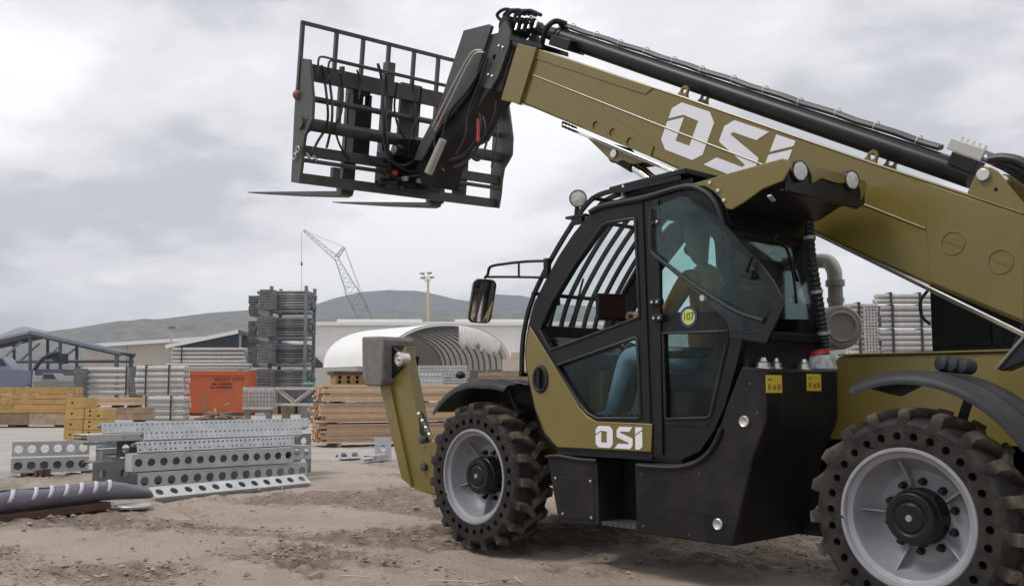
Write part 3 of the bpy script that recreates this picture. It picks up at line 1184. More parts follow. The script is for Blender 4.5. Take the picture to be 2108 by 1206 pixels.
# =================================================================== cab
YR = -1.20          # far side of the cab
out_px = [(1088, 668), (1099, 625), (1122, 579), (1149, 529), (1182, 479), (1215, 439), (1235, 428), (1321, 412), (1408, 388), (1448, 396), (1476, 425), (1490, 470), (1503, 540), (1520, 630), (1530, 690), (1516, 750), (1492, 835), (1470, 885), (1440, 928), (1400, 947), (1345, 941), (1150, 925), (1120, 895), (1100, 842), (1084, 766), (1080, 720)]
OUT = polyS(out_px, YC)
win_fu = [(1134, 721), (1111, 678), (1136, 622), (1182, 546), (1240, 466), (1250, 459), (1305, 450), (1308, 453), (1316, 653)]
win_fl = [(1147, 752), (1308, 695), (1312, 698), (1319, 858), (1316, 861), (1230, 861), (1211, 851), (1191, 828)]
win_ru = [(1352, 434), (1402, 416), (1436, 422), (1458, 452), (1476, 520), (1496, 600), (1503, 642), (1354, 642)]
win_rl = [(1365, 686), (1500, 682), (1498, 700), (1463, 855), (1455, 860), (1370, 862)]
m = MB()
m.holed(OUT, [polyS(w, YC) for w in (win_fu, win_fl, win_ru, win_rl)], (0, -.06, 0))
cab = m.build('cab', M['black'], T, smooth=40)
m = MB()
far_wins = [(1134, 721), (1111, 678), (1136, 622), (1182, 546), (1240, 466), (1305, 450), (1319, 700), (1319, 858), (1230, 861), (1191, 828)]
m.holed([V((p.x, YR, p.z)) for p in OUT], [[V((p.x, YR, p.z)) for p in polyS(w, YC)] for w in (far_wins, win_ru)], (0, .05, 0))
m.build('far_frame', M['black'], cab, smooth=40)
# gaskets round the openings
for w in (win_fu, win_fl, win_rl):
    m = MB()
    m.tube(polyS(w, YC + .002), .014, 6, closed=True)
    m.build('window_seal', M['plastic'], cab)
# door seams and B pillar rail
m = MB()
m.obox(S(1322, 415, YC), S(1341, 935, YC) - S(1322, 415, YC), (-.012, 0, 0), (0, .012, 0))
m.build('door_seam', M['hole'], cab)
m = MB()
m.obox(S(1343, 415, YC), S(1352, 935, YC) - S(1343, 415, YC), (-.07, 0, 0), (0, .02, 0))
m.build('hinge_post', M['black'], cab, bevel=.005)
# glass
for w, nm, k in ((win_fl, 'lower_window', 'glass'), (win_ru, 'rear_side_window', 'glass'), (win_rl, 'lower_window', 'glass')):
    m = MB()
    m.prism(polyS(w, YC - .02), (0, -.006, 0))
    m.build(nm, M[k], cab)
m = MB()
m.prism([V((p.x, YR + .02, p.z)) for p in polyS(far_wins, YC)], (0, .006, 0))
m.build('far_window', M['clear'], cab)
# lower tan door panel
tanp = [(1090, 671), (1081, 720), (1085, 763), (1101, 839), (1121, 890), (1141, 914), (1148, 920), (1340, 930), (1342, 872), (1227, 867), (1207, 855), (1191, 836), (1136, 744)]
m = MB()
m.prism(polyS(tanp, YC + .016), (0, -.014, 0))
dp = m.build('door_panel', M['tan'], cab, bevel=.005)
m = MB()
c = S(1113, 780, YC + .016)
axd = V((.25, 0, 1)).normalized()
m.tube(circ(c, V((1, 0, 0)), V((0, 0, 1)), .075, 22, .10), .020, 8, closed=True)
hd = m.build('door_handle', M['plastic'], dp)
m = MB()
m.prism(circ(c, V((1, 0, 0)), V((0, 0, 1)), .07, 20, .095), (0, .006, 0))
m.box(c + V((0, .02, 0)), (.03, .03, .15))
m.build('handle_recess', M['black'], hd)
lo = S(1227, 920, YC + .016)
exl = (S(1323, 923, YC + .016) - lo)
exl = V((exl.x, 0, 0)) / 2.28
letters(dp, lo, exl, V((0, 0, (S(1235, 876, YC).z - lo.z))), V((0, 1, 0)))
# cab rear lower sill
m = MB()
m.tube(smoothpath(polyS([(1215, 437), (1240, 425), (1321, 409), (1408, 385), (1446, 392), (1474, 420), (1489, 468), (1500, 520)], YC + .01), 4), .024, 8)
m.build('drip_rail', M['plastic'], cab)
m = MB()
m.obox(S(1150, 927, YC), S(1345, 938, YC) - S(1150, 927, YC), (0, .02, 0), (0, 0, -.03))
m.build('door_sill', M['black'], cab)
m = MB()
m.obox(S(1368, 868, YC + .012), S(1455, 872, YC + .012) - S(1368, 868, YC + .012), (0, -.014, 0), (0, 0, -.02))
m.build('panel_crease', M['panel'], cab)


# ---- shells across the cab: roof, rear wall, floor, front nose
def across(name, pts, mt, th, y0=YC - .03, y1=YR + .03, parent=None, bevel=0, smooth=40):
    """sheet of thickness th following an XZ line, from side to side"""
    mm = MB()
    n_ = len(pts)
    P_ = [V((p.x, 0, p.z)) for p in pts]
    of = []
    for i in range(n_):
        t_ = (P_[min(i + 1, n_ - 1)] - P_[max(i - 1, 0)]).normalized()
        of.append(P_[i] + V((t_.z, 0, -t_.x)) * th)
    vs_ = [V((p.x, y, p.z)) for y in (y0, y1) for p in P_] + [V((p.x, y, p.z)) for y in (y0, y1) for p in of]
    fs = []
    for i in range(n_ - 1):
        fs.append((i, i + 1, n_ + i + 1, n_ + i))
        fs.append((2 * n_ + i, 3 * n_ + i, 3 * n_ + i + 1, 2 * n_ + i + 1))
        fs.append((i, 2 * n_ + i, 2 * n_ + i + 1, i + 1))
        fs.append((n_ + i, n_ + i + 1, 3 * n_ + i + 1, 3 * n_ + i))
    fs.append((0, n_, 3 * n_, 2 * n_))
    fs.append((n_ - 1, 3 * n_ - 1, 4 * n_ - 1, 2 * n_ - 1)[::-1])
    mm.add(vs_, fs)
    return mm.build(name, M[mt], parent or cab, bevel=bevel, smooth=smooth)


roof_pts = OUT[6:12]
across('roof', roof_pts, 'black', .05)
across('windscreen', OUT[0:7], 'clear', .008)
across('nose', [OUT[0], OUT[25], OUT[24], OUT[23], OUT[22], OUT[21]], 'black', -.03)
across('floor', [OUT[21], OUT[20], OUT[19]], 'black', -.03)
# screen pillars
for yy in (YR + .03, ):
    m = MB()
    m.tube([V((p.x, yy, p.z)) for p in OUT[0:7]], .04, 8)
    m.build('screen_pillar', M['black'], cab)
# rear wall: posts, lower wall, rear window
xr = S(1503, 540, YC).x
zb = S(1530, 690, YC).z
m = MB()
m.obox((S(1530, 690, YC).x, YC - .05, zb), (.04, 0, 0), (0, YR - YC + .05, 0), (0, 0, -1.0))
m.build('rear_wall', M['black'], cab)
rwl = [S(1484, 455, YC), S(1503, 540, YC), S(1520, 630, YC), S(1530, 690, YC)]
across('rear_window', rwl, 'glass', .006, YC - .06, YR + .06)
m = MB()
m.tube([V((p.x, YR + .03, p.z)) for p in rwl], .045, 8)
m.build('rear_post', M['black'], cab)
m = MB()
m.obox((rwl[-1].x - .03, YC - .05, zb - .02), (.07, 0, 0), (0, YR - YC + .05, 0), (0, 0, .06))
m.build('rear_sill', M['black'], cab, bevel=.01)
m = MB()
m.obox((rwl[0].x - .03, YC - .05, rwl[0].z - .10), (.07, 0, 0), (0, YR - YC + .05, 0), (0, 0, .16))
m.build('rear_header', M['black'], cab, bevel=.01)
# rear wiper and handle seen on the rear glass
pw_ = [SX(1600, 480, xr - .05), SX(1592, 495, xr - .05), SX(1618, 510, xr - .05), SX(1632, 560, xr - .05), SX(1640, 625, xr - .05)]
m = MB()
m.tube(smoothpath(pw_, 4), .012, 6)
m.obox(SX(1628, 530, xr - .06), SX(1646, 580, xr - .06) - SX(1628, 530, xr - .06), (0, .02, 0), (.02, 0, 0))
m.build('rear_wiper', M['black'], cab)
# corrugated intake hose down the rear post
hs_ = smoothpath([SX(1664, 452, xr - .10), SX(1669, 520, xr - .12), SX(1680, 590, xr - .13), SX(1692, 660, xr - .14), SX(1700, 715, xr - .14)], 14)
m = MB()
m.tube(hs_, [.034 + .007 * (i % 2) for i in range(len(hs_))], 12)
ch = m.build('corrugated_hose', M['hose'], cab, smooth=20)
for i in (8, 30, 48):
    d_ = (hs_[i + 1] - hs_[i]).normalized()
    m = MB()
    m.cyl(hs_[i] - d_ * .012, hs_[i] + d_ * .012, .047, .047, 14)
    m.build('hose_clip', M['alu'], ch)
m = MB()
m.tube(smoothpath([SX(1655, 470, xr - .07), SX(1672, 580, xr - .09), SX(1688, 690, xr - .10), SX(1690, 730, xr - .1)], 4), .006, 5)
m.build('cable', M['alu'], cab)

# ---- open upper half door, swung back flat beside the rear window
hx, hyp = S(1345, 430, YC + .05), None
th_ = R(8)
dpx = [(1345, 425), (1400, 404), (1422, 408), (1500, 470), (1560, 535), (1592, 580), (1612, 620), (1614, 632), (1578, 705), (1500, 690), (1350, 520)]


def SD(x, y):               # plane of the open door: hinged at the post, leaning outwards to the rear
    n_ = V((math.sin(th_), math.cos(th_), 0))
    d = ray(x, y)
    return CAM + d * ((hx - CAM).dot(n_) / d.dot(n_))


ND = V((math.sin(th_), math.cos(th_), 0))
dglass = [(1347, 430), (1400, 408), (1422, 412), (1500, 474), (1560, 540), (1592, 584), (1612, 625), (1580, 700), (1496, 686), (1395, 640), (1350, 600)]
door_o = [(1343, 428), (1400, 404), (1424, 409), (1502, 470), (1562, 536), (1595, 580), (1614, 616), (1616, 632), (1580, 706), (1504, 694), (1497, 660), (1350, 530), (1343, 515)]
m = MB()
m.prism([SD(x, y) for x, y in door_o], ND * -.006)
od = m.build('open_door_window', M['glass'], cab)
m = MB()
m.tube(smoothpath([SD(x, y) + ND * .012 for x, y in ((1343, 430), (1342, 470), (1343, 510), (1350, 525), (1395, 560), (1450, 600), (1520, 642), (1575, 660))], 4), .017, 8)
m.build('door_rail', M['plastic'], od)
edge = [(1424, 409), (1502, 470), (1562, 536), (1595, 580), (1614, 616), (1616, 632), (1580, 706), (1504, 694)]
m = MB()
E0 = [SD(x, y) for x, y in edge]
inn = [SD(x, y) for x, y in ((1424, 414), (1494, 478), (1550, 544), (1580, 588), (1596, 618), (1598, 632), (1568, 686), (1504, 676))]
for i in range(len(E0) - 1):
    m.prism([E0[i], E0[i + 1], inn[i + 1], inn[i]], ND * .016)
m.build('door_frame', M['black'], od)
m = MB()
c = SD(1551, 566)
m.cyl(c, c + ND * .05, .034, .03, 14)
m.obox(c + ND * .045 + V((.02, 0, .02)), (-.05, 0, .10), (-.012, 0, -.006), ND * .02)
m.obox(c + ND * .02 + V((.06, 0, -.02)), (-.1, 0, .0), (0, 0, .025), ND * .02)
m.build('door_latch', M['black'], od)
m = MB()
c = SD(1452, 614)
m.cyl(c, c + ND * .035, .022, .022, 12)
m.build('door_stop', M['alu'], od)
for (px, py) in ((1352, 458), (1352, 622), (1356, 655)):
    m = MB()
    c = S(px, py, YC + .03)
    m.box(c, (.10, .05, .05))
    h_ = m.build('door_hinge', M['black'], cab, bevel=.006)
    m = MB()
    for dx in (-.025, .025):
        m.lathe(c + V((dx, .025, 0)), (0, 1, 0), [(.012, 0), (.011, .008), (0, .011)], 8)
    m.build('hinge_bolt', M['steel'], h_)
# round number sticker on the rear door band
c = S(1418, 652, YC + .004)
m = MB()
m.prism(circ(c, V((1, 0, 0)), V((0, 0, 1)), .078, 28), (0, .002, 0))
stk = m.build('round_sticker', mat('blue_sticker', (.02, .03, .14), .45), cab)
m = MB()
m.prism(circ(c + V((0, .003, 0)), V((1, 0, 0)), V((0, 0, 1)), .058, 28), (0, .0015, 0))
m.build('sticker_face', mat('lime_sticker', (.50, .55, .10), .5, var=.05), stk)
fc_ = bpy.data.curves.new('num', 'FONT')
fc_.body = '107'
fc_.size = .068
fc_.align_x = 'CENTER'
fc_.align_y = 'CENTER'
fc_.extrude = .001
fo = bpy.data.objects.new('num', fc_)
COL.objects.link(fo)
dg = bpy.context.evaluated_depsgraph_get()
tme_ = bpy.data.meshes.new_from_object(fo.evaluated_get(dg))
bpy.data.objects.remove(fo)
tme_.materials.append(M['ink'])
to = bpy.data.objects.new('sticker_number', tme_)
COL.objects.link(to)
to.parent = stk
to.matrix_local = Matrix.Translation(c + V((0, .006, 0))) @ Matrix(((-1, 0, 0, 0), (0, 0, 1, 0), (0, 1, 0, 0), (0, 0, 0, 1))) @ Matrix.Scale(1.15, 4, (0, 1, 0))
# dark band across the rear door
m = MB()
m.obox(S(1354, 645, YC + .001), S(1506, 645, YC + .001) - S(1354, 645, YC + .001), (0, -.03, 0), (0, 0, -(S(1400, 645, YC).z - S(1400, 683, YC).z)))
m.build('door_band', M['black'], cab)

# ---- screen guard bars
gb = [(1074, 770), (1075, 720), (1081, 670), (1096, 615), (1120, 562), (1150, 507), (1182, 456), (1202, 428), (1222, 408), (1250, 396), (1300, 388), (1400, 366)]
GB = smoothpath(polyS(gb, YC - .04), 5)
ny = 8
for i in range(ny):
    yy = YC - .04 - i * (abs(YR - YC) - .06) / (ny - 1)
    m = MB()
    pts = [V((p.x, yy, p.z)) for p in GB]
    w_ = .012
    n_ = len(pts)
    ring = []
    for k, p in enumerate(pts):
        t_ = (pts[min(k + 1, n_ - 1)] - pts[max(k - 1, 0)]).normalized()
        nn = V((-t_.z, 0, t_.x))
        ring += [p + nn * .018 + V((0, w_, 0)), p + nn * .018 - V((0, w_, 0)), p - nn * .018 - V((0, w_, 0)), p - nn * .018 + V((0, w_, 0))]
    fs = [(0, 1, 2, 3), tuple((n_ - 1) * 4 + q for q in (3, 2, 1, 0))]
    for k in range(n_ - 1):
        for j in range(4):
            fs.append((k * 4 + j, k * 4 + (j + 1) % 4, k * 4 + 4 + (j + 1) % 4, k * 4 + 4 + j))
    m.add(ring, fs)
    m.build('guard_bar', M['black'], cab)
for i in (0, 16, 31, 40):
    p = GB[i]
    m = MB()
    m.tube([V((p.x, YC - .02, p.z)), V((p.x, YR + .02, p.z))], .018, 8)
    m.build('guard_crossbar', M['black'], cab)
m = MB()
a, b = GB[44], GB[-1]
m.obox(V((a.x, YC - .10, a.z + .01)), V((b.x - a.x, 0, b.z - a.z + .03)), (0, YR - YC + .1, 0), (0, 0, .05))
m.build('guard_plate', M['black'], cab, bevel=.01)
# eye bolt, work light
c = S(1282, 391, YC - .12)
m = MB()
m.tube(circ(c, V((.75, -.65, 0)), V((0, 0, 1)), .035, 16), .011, 8, closed=True)
m.cyl(c + V((0, 0, -.035)), c + V((0, 0, -.12)), .012, .016, 8)
m.build('eye_bolt', M['alu'], cab)
c = S(1190, 409, YC - .04)
ax_ = V((-.70, .70, -.12)).normalized()
m = MB()
m.lathe(c, ax_, [(0, -.075), (.045, -.07), (.068, -.04), (.074, .0), (.070, .012), (.065, .012)], 26)
wl = m.build('work_light', M['black'], cab)
m = MB()
m.lathe(c, ax_, [(.065, .008), (.045, .014), (0, .016)], 26)
m.build('lamp_lens', M['lamp'], wl)
m = MB()
m.cyl(c + V((.01, 0, -.07)), c + V((.02, 0, -.14)), .02, .02, 8)
m.obox(c + V((-.10, -.03, -.16)), (.22, 0, .0), (0, .06, 0), (0, 0, .02))
m.obox(c + V((-.06, .0, -.22)), (.12, 0, .0), (0, .02, 0), (0, 0, .07))
m.build('light_bracket', M['black'], wl)

# ---- mirror
mc = S(994, 621, .02)
m = MB()
ax_ = V((-.80, .29, -.31)).normalized()
uz = V((-.80, .25, 1))
uz = (uz - ax_ * uz.dot(ax_)).normalized()
ux = uz.cross(ax_).normalized()
hw, hh = .105, .195


def rrect(c0, hw, hh, r_, n_=5):
    res = []
    for (sx, sy, a0) in ((1, 1, 0), (-1, 1, 90), (-1, -1, 180), (1, -1, 270)):
        for k in range(n_):
            a_ = R(a0 + 90 * k / (n_ - 1))
            res.append(c0 + ux * (sx * (hw - r_) + r_ * math.cos(a_)) + uz * (sy * (hh - r_) + r_ * math.sin(a_)))
    return res


lev = [(.0, 1.0), (-.02, 1.03), (-.07, .92), (-.095, .7)]
rings = [rrect(mc + ax_ * d_, hw * s_, hh * s_, .05 * s_) for d_, s_ in lev]
k_ = len(rings[0])
fs = [tuple(range(k_))]
for i in range(len(lev) - 1):
    fs += [(i * k_ + j, i * k_ + (j + 1) % k_, i * k_ + k_ + (j + 1) % k_, i * k_ + k_ + j) for j in range(k_)]
fs.append(tuple(range((len(lev) - 1) * k_, len(lev) * k_)))
m.add([p for r_ in rings for p in r_], fs)
mir = m.build('mirror', M['black'], cab)
m = MB()
m.prism(rrect(mc + ax_ * .003, hw * .9, hh * .94, .045), ax_ * .002)
m.build('mirror_glass', mat('mirror_face', (.8, .8, .8), .03, metal=1.0, var=.01), mir)
m = MB()
top_ = mc + uz * .2 - ax_ * .05
m.tube(smoothpath([top_, S(1004, 565, .0), S(1010, 549, .0), S(1040, 543, -.03), S(1085, 538, -.08), S(1122, 537, -.12)], 4), .013, 8)
m.tube([S(1004, 570, .0), S(1060, 570, -.06), S(1115, 571, -.12)], .011, 8)
m.tube([S(1068, 540, -.06), S(1068, 570, -.06)], .010, 6)
m.build('mirror_arm', M['black'], mir)
m = MB()
m.obox(S(1118, 532, -.11), (-.05, 0, 0), (0, -.05, 0), (0, 0, -.17))
m.build('mirror_bracket', M['black'], mir, bevel=.005)

# ---- rear roof pod with two work lights
podp = [(1415, 381), (1500, 357), (1612, 326), (1622, 330), (1626, 345), (1612, 372), (1570, 389), (1531, 417), (1506, 432), (1494, 429), (1478, 400), (1452, 384)]
PP = polyS(podp, YC + .02)
m = MB()
m.prism(PP, (0, -.02, 0))
pod = m.build('roof_pod', M['tan'], cab, bevel=.006)
for px, py in ((1462, 377), (1479, 393), (1491, 413)):
    m = MB()
    m.lathe(S(px, py, YC + .02), (0, 1, 0), [(.016, 0), (.014, .010), (0, .014)], 10)
    m.build('pod_bolt', M['steel'], pod)
yp = -1.14
tp = [S(1500, 357, YC), S(1612, 326, YC), S(1624, 334, YC)]
m = MB()
for i in range(2):
    a, b = tp[i], tp[i + 1]
    m.prism([V((a.x, YC - .002, a.z)), V((b.x, YC - .002, b.z)), V((b.x, YC - .002, b.z - .03)), V((a.x, YC - .002, a.z - .03))], (0, yp - YC, 0))
m.build('pod_cover', M['tan'], pod)
xb = tp[1].x
ztop = tp[2].z
fas = []
m = MB()
lam = [(-.30, .0), (-.97, .0)]
prof = [(YC - .01, .0), (yp, .0), (yp - .04, -.06), (yp - .03, -.17), (yp + .10, -.235), (yp + .30, -.13), (-.45, -.13), (-.40, -.22), (-.20, -.22), (YC - .01, -.2)]
m.prism([V((xb - .035, y, ztop + z)) for y, z in ((YC - .002, .02), (yp, .02), (yp - .03, -.05), (yp - .02, -.15), (yp + .08, -.2), (-.45, -.2), (YC - .002, -.2))], (.03, 0, 0))
m.build('pod_fascia', M['black'], pod, bevel=.01)
# tan brow over the lamps with two scallops
brow = [(YC + .0, .022), (yp, .022), (yp - .035, -.02)]
for cy in (-.97, ):
    brow += [(cy + .11 * math.cos(R(a_)), -.10 + .10 * math.sin(R(a_))) for a_ in (200, 170, 140, 110, 80, 50)]
brow += [(-.75, -.055), (-.52, -.05)]
brow += [(-.28 + .125 * math.cos(R(a_)), -.085 + .10 * math.sin(R(a_))) for a_ in (190, 160, 130, 100, 70, 40, 10)]
brow += [(YC, -.03)]
m = MB()
m.prism([V((xb - .05, y, ztop + z)) for y, z in brow], (.012, 0, 0))
m.build('pod_brow', M['tan'], pod)
for px, py in ((1646, 352), (1753, 371)):
    c = SX(px, py, xb - .06)
    m = MB()
    m.lathe(c, (-1, .25, -.05), [(.074, -.05), (.076, 0), (.069, .012), (.063, .010)], 26)
    lb = m.build('pod_light', M['black'], pod)
    m = MB()
    m.lathe(c, (-1, .25, -.05), [(.064, .008), (.04, .014), (0, .016)], 26)
    m.build('lamp_lens', M['lamp'], lb)
m = MB()
und = [S(1490, 432, YC), S(1531, 417, YC), S(1570, 389, YC), S(1618, 368, YC), S(1616, 345, YC), S(1480, 372, YC)]
m.prism([V((p.x, YC - .03, p.z)) for p in und], (0, yp - YC + .03, 0))
m.build('pod_body', M['black'], pod)
for px, py in ((1540, 430), (1588, 408), (1606, 385)):
    c = SX(px, py, xr + .0 if py > 420 else xb + .12)
    m = MB()
    m.box(c, (.03, .06, .015), Matrix.Rotation(R(30), 3, 'X'))
    m.build('pod_connector', M['alu'], pod)

# ---- inside the cab
fx = lambda x, y: S(x, y, -.66)
m = MB()      # seat
sb = V((1.86, -.66, 1.34))
m.box(sb + V((0, 0, .13)), (.52, .50, .14))
m.box(sb + V((-.30, 0, .48)), (.13, .50, .68), Matrix.Rotation(R(-9), 3, 'Y'))
m.box(sb + V((-.38, 0, .92)), (.10, .28, .20), Matrix.Rotation(R(-9), 3, 'Y'))
m.box(sb + V((0, .30, .32)), (.40, .07, .06))
m.box(sb + V((0, -.30, .32)), (.40, .07, .06))
seat = m.build('seat', M['seat'], cab, bevel=.04)
m = MB()
m.box(sb + V((0, 0, -.10)), (.42, .40, .32))
m.build('seat_base', M['black'], seat, bevel=.02)
m = MB()      # dashboard along the nose
m.prism([V((x, YC - .10, z)) for x, z in ((3.30, 1.10), (3.34, 1.78), (3.15, 1.84), (2.92, 1.70), (2.90, 1.58), (3.05, 1.45), (3.05, 1.10))], (0, -.90, 0))
m.build('dashboard', M['black'], cab, bevel=.02)
m = MB()      # steering wheel and column
sc0 = V((2.68, -.66, 1.78))
sax = V((-.55, 0, .83))
m.tube(circ(sc0, V((0, 1, 0)), V((.83, 0, .55)), .19, 26), .017, 8, closed=True)
m.cyl(sc0, sc0 - sax * .45, .035, .05, 12)
for a_ in (90, 210, 330):
    m.cyl(sc0, sc0 + V((0, 1, 0)) * .19 * math.cos(R(a_)) + V((.83, 0, .55)) * .19 * math.sin(R(a_)), .013, .013, 6)
m.build('steering_wheel', M['black'], cab)
c = S(1258, 632, -.45)
m = MB()
m.box(c, (.05, .27, .22), Matrix.Rotation(R(-20), 3, 'Z'))
m.cyl(c + V((0, 0, -.1)), c + V((.03, 0, -.28)), .045, .06, 12)
mon = m.build('monitor', M['black'], cab, bevel=.01)
m = MB()
m.box(c + V((-.028, .01, 0)), (.006, .22, .17), Matrix.Rotation(R(-20), 3, 'Z'))
m.build('monitor_screen', mat('dark_screen', (.02, .012, .012), .15), mon)
m = MB()      # right console and far trim
m.box((2.35, -1.08, 1.35), (1.1, .16, .72))
m.build('side_console', M['black'], cab, bevel=.03)
m = MB()
m.tube(smoothpath([S(1150, 628, YC - .1), S(1146, 600, YC - .1), S(1138, 615, YC - .1), S(1133, 632, YC - .1)], 4), .018, 8)
m.build('grab_handle', M['plastic'], cab)
m = MB()      # front wiper
m.tube([S(1262, 590, -.66) + V((.35, 0, .1)), S(1225, 640, -.66) + V((.25, 0, 0)), S(1190, 700, -.66) + V((.2, 0, -.05))], .010, 6)
m.build('front_wiper', M['black'], cab)

# =================================================================== fork carriage
YN = 0.0
KO = S(600, 375, YN)
KF = SX(1012, 427, KO.x)
kt = S(632, 45, YN)
KU = (KF - KO).normalized()                   # across, away from the camera
kv0 = (kt - KO).normalized()
KV = (kv0 - KU * kv0.dot(KU)).normalized()    # up along the plates
KW = KU.cross(KV)
if KW.x < 0:
    KW = -KW                                  # forward
KWID = (KF - KO).length


def K(x, y, w=0.0):                           # sight line to the carriage plane at offset w
    d = ray(x, y)
    return CAM + d * ((KO + KW * w - CAM).dot(KW) / d.dot(KW))


def ku(p):
    return (p - KO).dot(KU)


def kv(p):
    return (p - KO).dot(KV)


def kp(u, v, w=0.0):
    return KO + KU * u + KV * v + KW * w


# side plates
sp = polyS([(622, 121), (643, 124), (646, 170), (648, 205), (645, 246), (638, 262), (629, 280), (624, 310), (621, 340), (615, 377), (599, 375), (604, 310), (609, 240), (614, 180)], YN)
sp2 = [(kv(p), (p - KO).dot(KW)) for p in sp]
slot = [(kv(p), (p - KO).dot(KW)) for p in polyS([(618, 182), (622, 180), (622, 198), (618, 200)], YN)]
m = MB()
m.holed([kp(0, v, w) for v, w in sp2], [[kp(0, v, w) for v, w in slot]], KU * .035)
car = m.build('fork_carriage', M['carr'], T)
m = MB()
m.holed([kp(KWID - .035, v, w) for v, w in sp2], [[kp(KWID - .035, v, w) for v, w in slot]], KU * .035)
m.build('side_plate', M['carr'], car)
wmin = min(w for v, w in sp2)
wmax = max(w for v, w in sp2)
WREAR = sorted(w for v, w in sp2)[2]


def vz(x, y, w):
    return kv(K(x, y, w))


def kbar(name, v0, v1, w0, w1, u0=.03, u1=None, mt='carr', bev=.006):
    u1 = KWID - .03 if u1 is None else u1
    mm = MB()
    mm.obox(kp(u0, v0, w0), KU * (u1 - u0), KV * (v1 - v0), KW * (w1 - w0))
    return mm.build(name, M[mt], car, bevel=bev)


def kround(name, v, w, r_, u0=.03, u1=None, mt='carr'):
    u1 = KWID - .03 if u1 is None else u1
    mm = MB()
    mm.cyl(kp(u0, v, w), kp(u1, v, w), r_, r_, 16)
    return mm.build(name, M[mt], car)


wr = -.10
kbar('top_beam', vz(650, 168, wr), vz(650, 134, wr), wr - .02, wr + .06)
kround('cross_tube', vz(655, 206, wr), wr, .036)
kround('pivot_tube', vz(648, 259, wr), wr - .03, .075, u0=-.03, u1=KWID + .03)
kbar('cross_beam', vz(640, 323, wr), vz(640, 302, wr), wr - .05, wr + .08)
kround('shift_rod', vz(640, 333, wr), wr - .06, .025)
kbar('bottom_beam', vz(625, 378, wr), vz(625, 357, wr), wr - .02, wr + .07)
# load backrest
wb_ = .0
vt = kv(K(636, 46, wb_))
kbar('backrest_rail', vt - .045, vt, wb_ - .02, wb_ + .02, u0=-.02, u1=KWID + .02)
vb0 = vz(650, 160, wr)
for x in (634, 691, 746, 799, 851, 901, 950, 996, 1040):
    if x == 634:
        uu = -.015
    elif x == 1040:
        uu = KWID - .02
    else:
        uu = ku(K(x, 46 + (x - 636) * .235, wb_))
    m = MB()
    m.obox(kp(uu, vb0 if x not in (634, 1040) else vb0 - .15, wb_ - .02), KU * .04, KV * (vt - vb0 - .02 + (.15 if x in (634, 1040) else 0)), KW * .045)
    m.build('backrest_bar', M['carr'], car)
# thin pipes along the top with bends down the near side
for k, (x0, y0) in enumerate(((660, 117), (681, 125))):
    v_ = vz(x0, y0, wr - .09)
    u_ = ku(K(x0, y0, wr - .09))
    m = MB()
    m.tube(smoothpath([kp(u_ - .02, v_ - .22, wr - .1), kp(u_ - .03, v_ - .05, wr - .1), kp(u_ + .02, v_, wr - .1), kp(u_ + .25, v_, wr - .1), kp(KWID * .55, v_, wr - .1), kp(KWID * .92, v_, wr - .1)], 6), .013, 6)
    m.build('carriage_pipe', M['carr'], car)


def khose(pts, r_=.016, w=-.22, name='carriage_hose', mt='hose'):
    mm = MB()
    mm.tube(smoothpath([K(x, y, w + (.05 * math.sin(i * 1.7))) for i, (x, y) in enumerate(pts)], 5), r_, 6)
    return mm.build(name, M[mt], car)


khose([(662, 135), (668, 165), (673, 205), (675, 240), (670, 265), (655, 290), (640, 318)])
khose([(675, 140), (680, 180), (684, 220), (682, 260), (676, 290), (672, 305)])
khose([(778, 132), (785, 160), (788, 210), (790, 265), (796, 310), (815, 338), (845, 335), (872, 300), (890, 265), (905, 235)], .019, -.40)
khose([(794, 150), (797, 200), (793, 260), (800, 312), (822, 345), (852, 338), (880, 300), (900, 262)], .019, -.34)
khose([(850, 165), (852, 200), (855, 250), (852, 290)], .014, -.15)
khose([(1020, 210), (1010, 250), (1000, 300), (985, 330), (965, 318), (955, 300)], .017, -.3)
khose([(1028, 205), (1030, 240), (1022, 290), (1012, 345)], .015, -.3)
khose([(1018, 208), (1005, 240), (992, 268), (975, 300), (955, 318)], .017, -.35)
khose([(700, 150), (706, 190), (702, 235), (690, 262), (700, 300), (720, 330)], .014, -.2)
khose([(735, 145), (742, 170), (738, 205)], .013, -.2)
khose([(818, 170), (812, 220), (820, 262), (838, 292)], .014, -.22)
khose([(800, 330), (840, 352), (880, 350), (920, 330), (945, 312)], .018, -.42)
khose([(780, 345), (815, 366), (860, 362), (900, 372)], .016, -.40)
khose([(868, 180), (862, 230), (850, 262), (835, 300)], .014, -.2)
khose([(752, 318), (770, 335), (800, 340)], .014, -.25)
# uprights and fork shanks
def kplate(name, x0, x1, ytop, ybot, w0, w1, mt='carr'):
    mm = MB()
    xm = (x0 + x1) / 2
    u0, u1 = ku(K(x0, ybot, w0)), ku(K(x1, ybot, w0))
    v1, v0 = vz(xm, ytop, w0), vz(xm, ybot, w0)
    mm.obox(kp(u0, v0, w0), KU * (u1 - u0), KV * (v1 - v0), KW * (w1 - w0))
    return mm.build(name, M[mt], car, bevel=.006)


FA = kplate('fork_shank', 703, 729, 172, 395, .06, .13)
FB = kplate('fork_shank', 884, 914, 200, 418, .06, .13)
kplate('upright', 783, 799, 125, 352, -.06, .05)
kplate('upright', 820, 862, 172, 280, -.02, .03)
kplate('upright', 696, 702, 135, 260, -.10, -.03)
kplate('upright', 935, 960, 170, 400, -.02, .04)
kplate('stop_block', 686, 700, 345, 367, -.12, -.04)
kplate('stop_block', 945, 959, 368, 392, -.12, -.04)
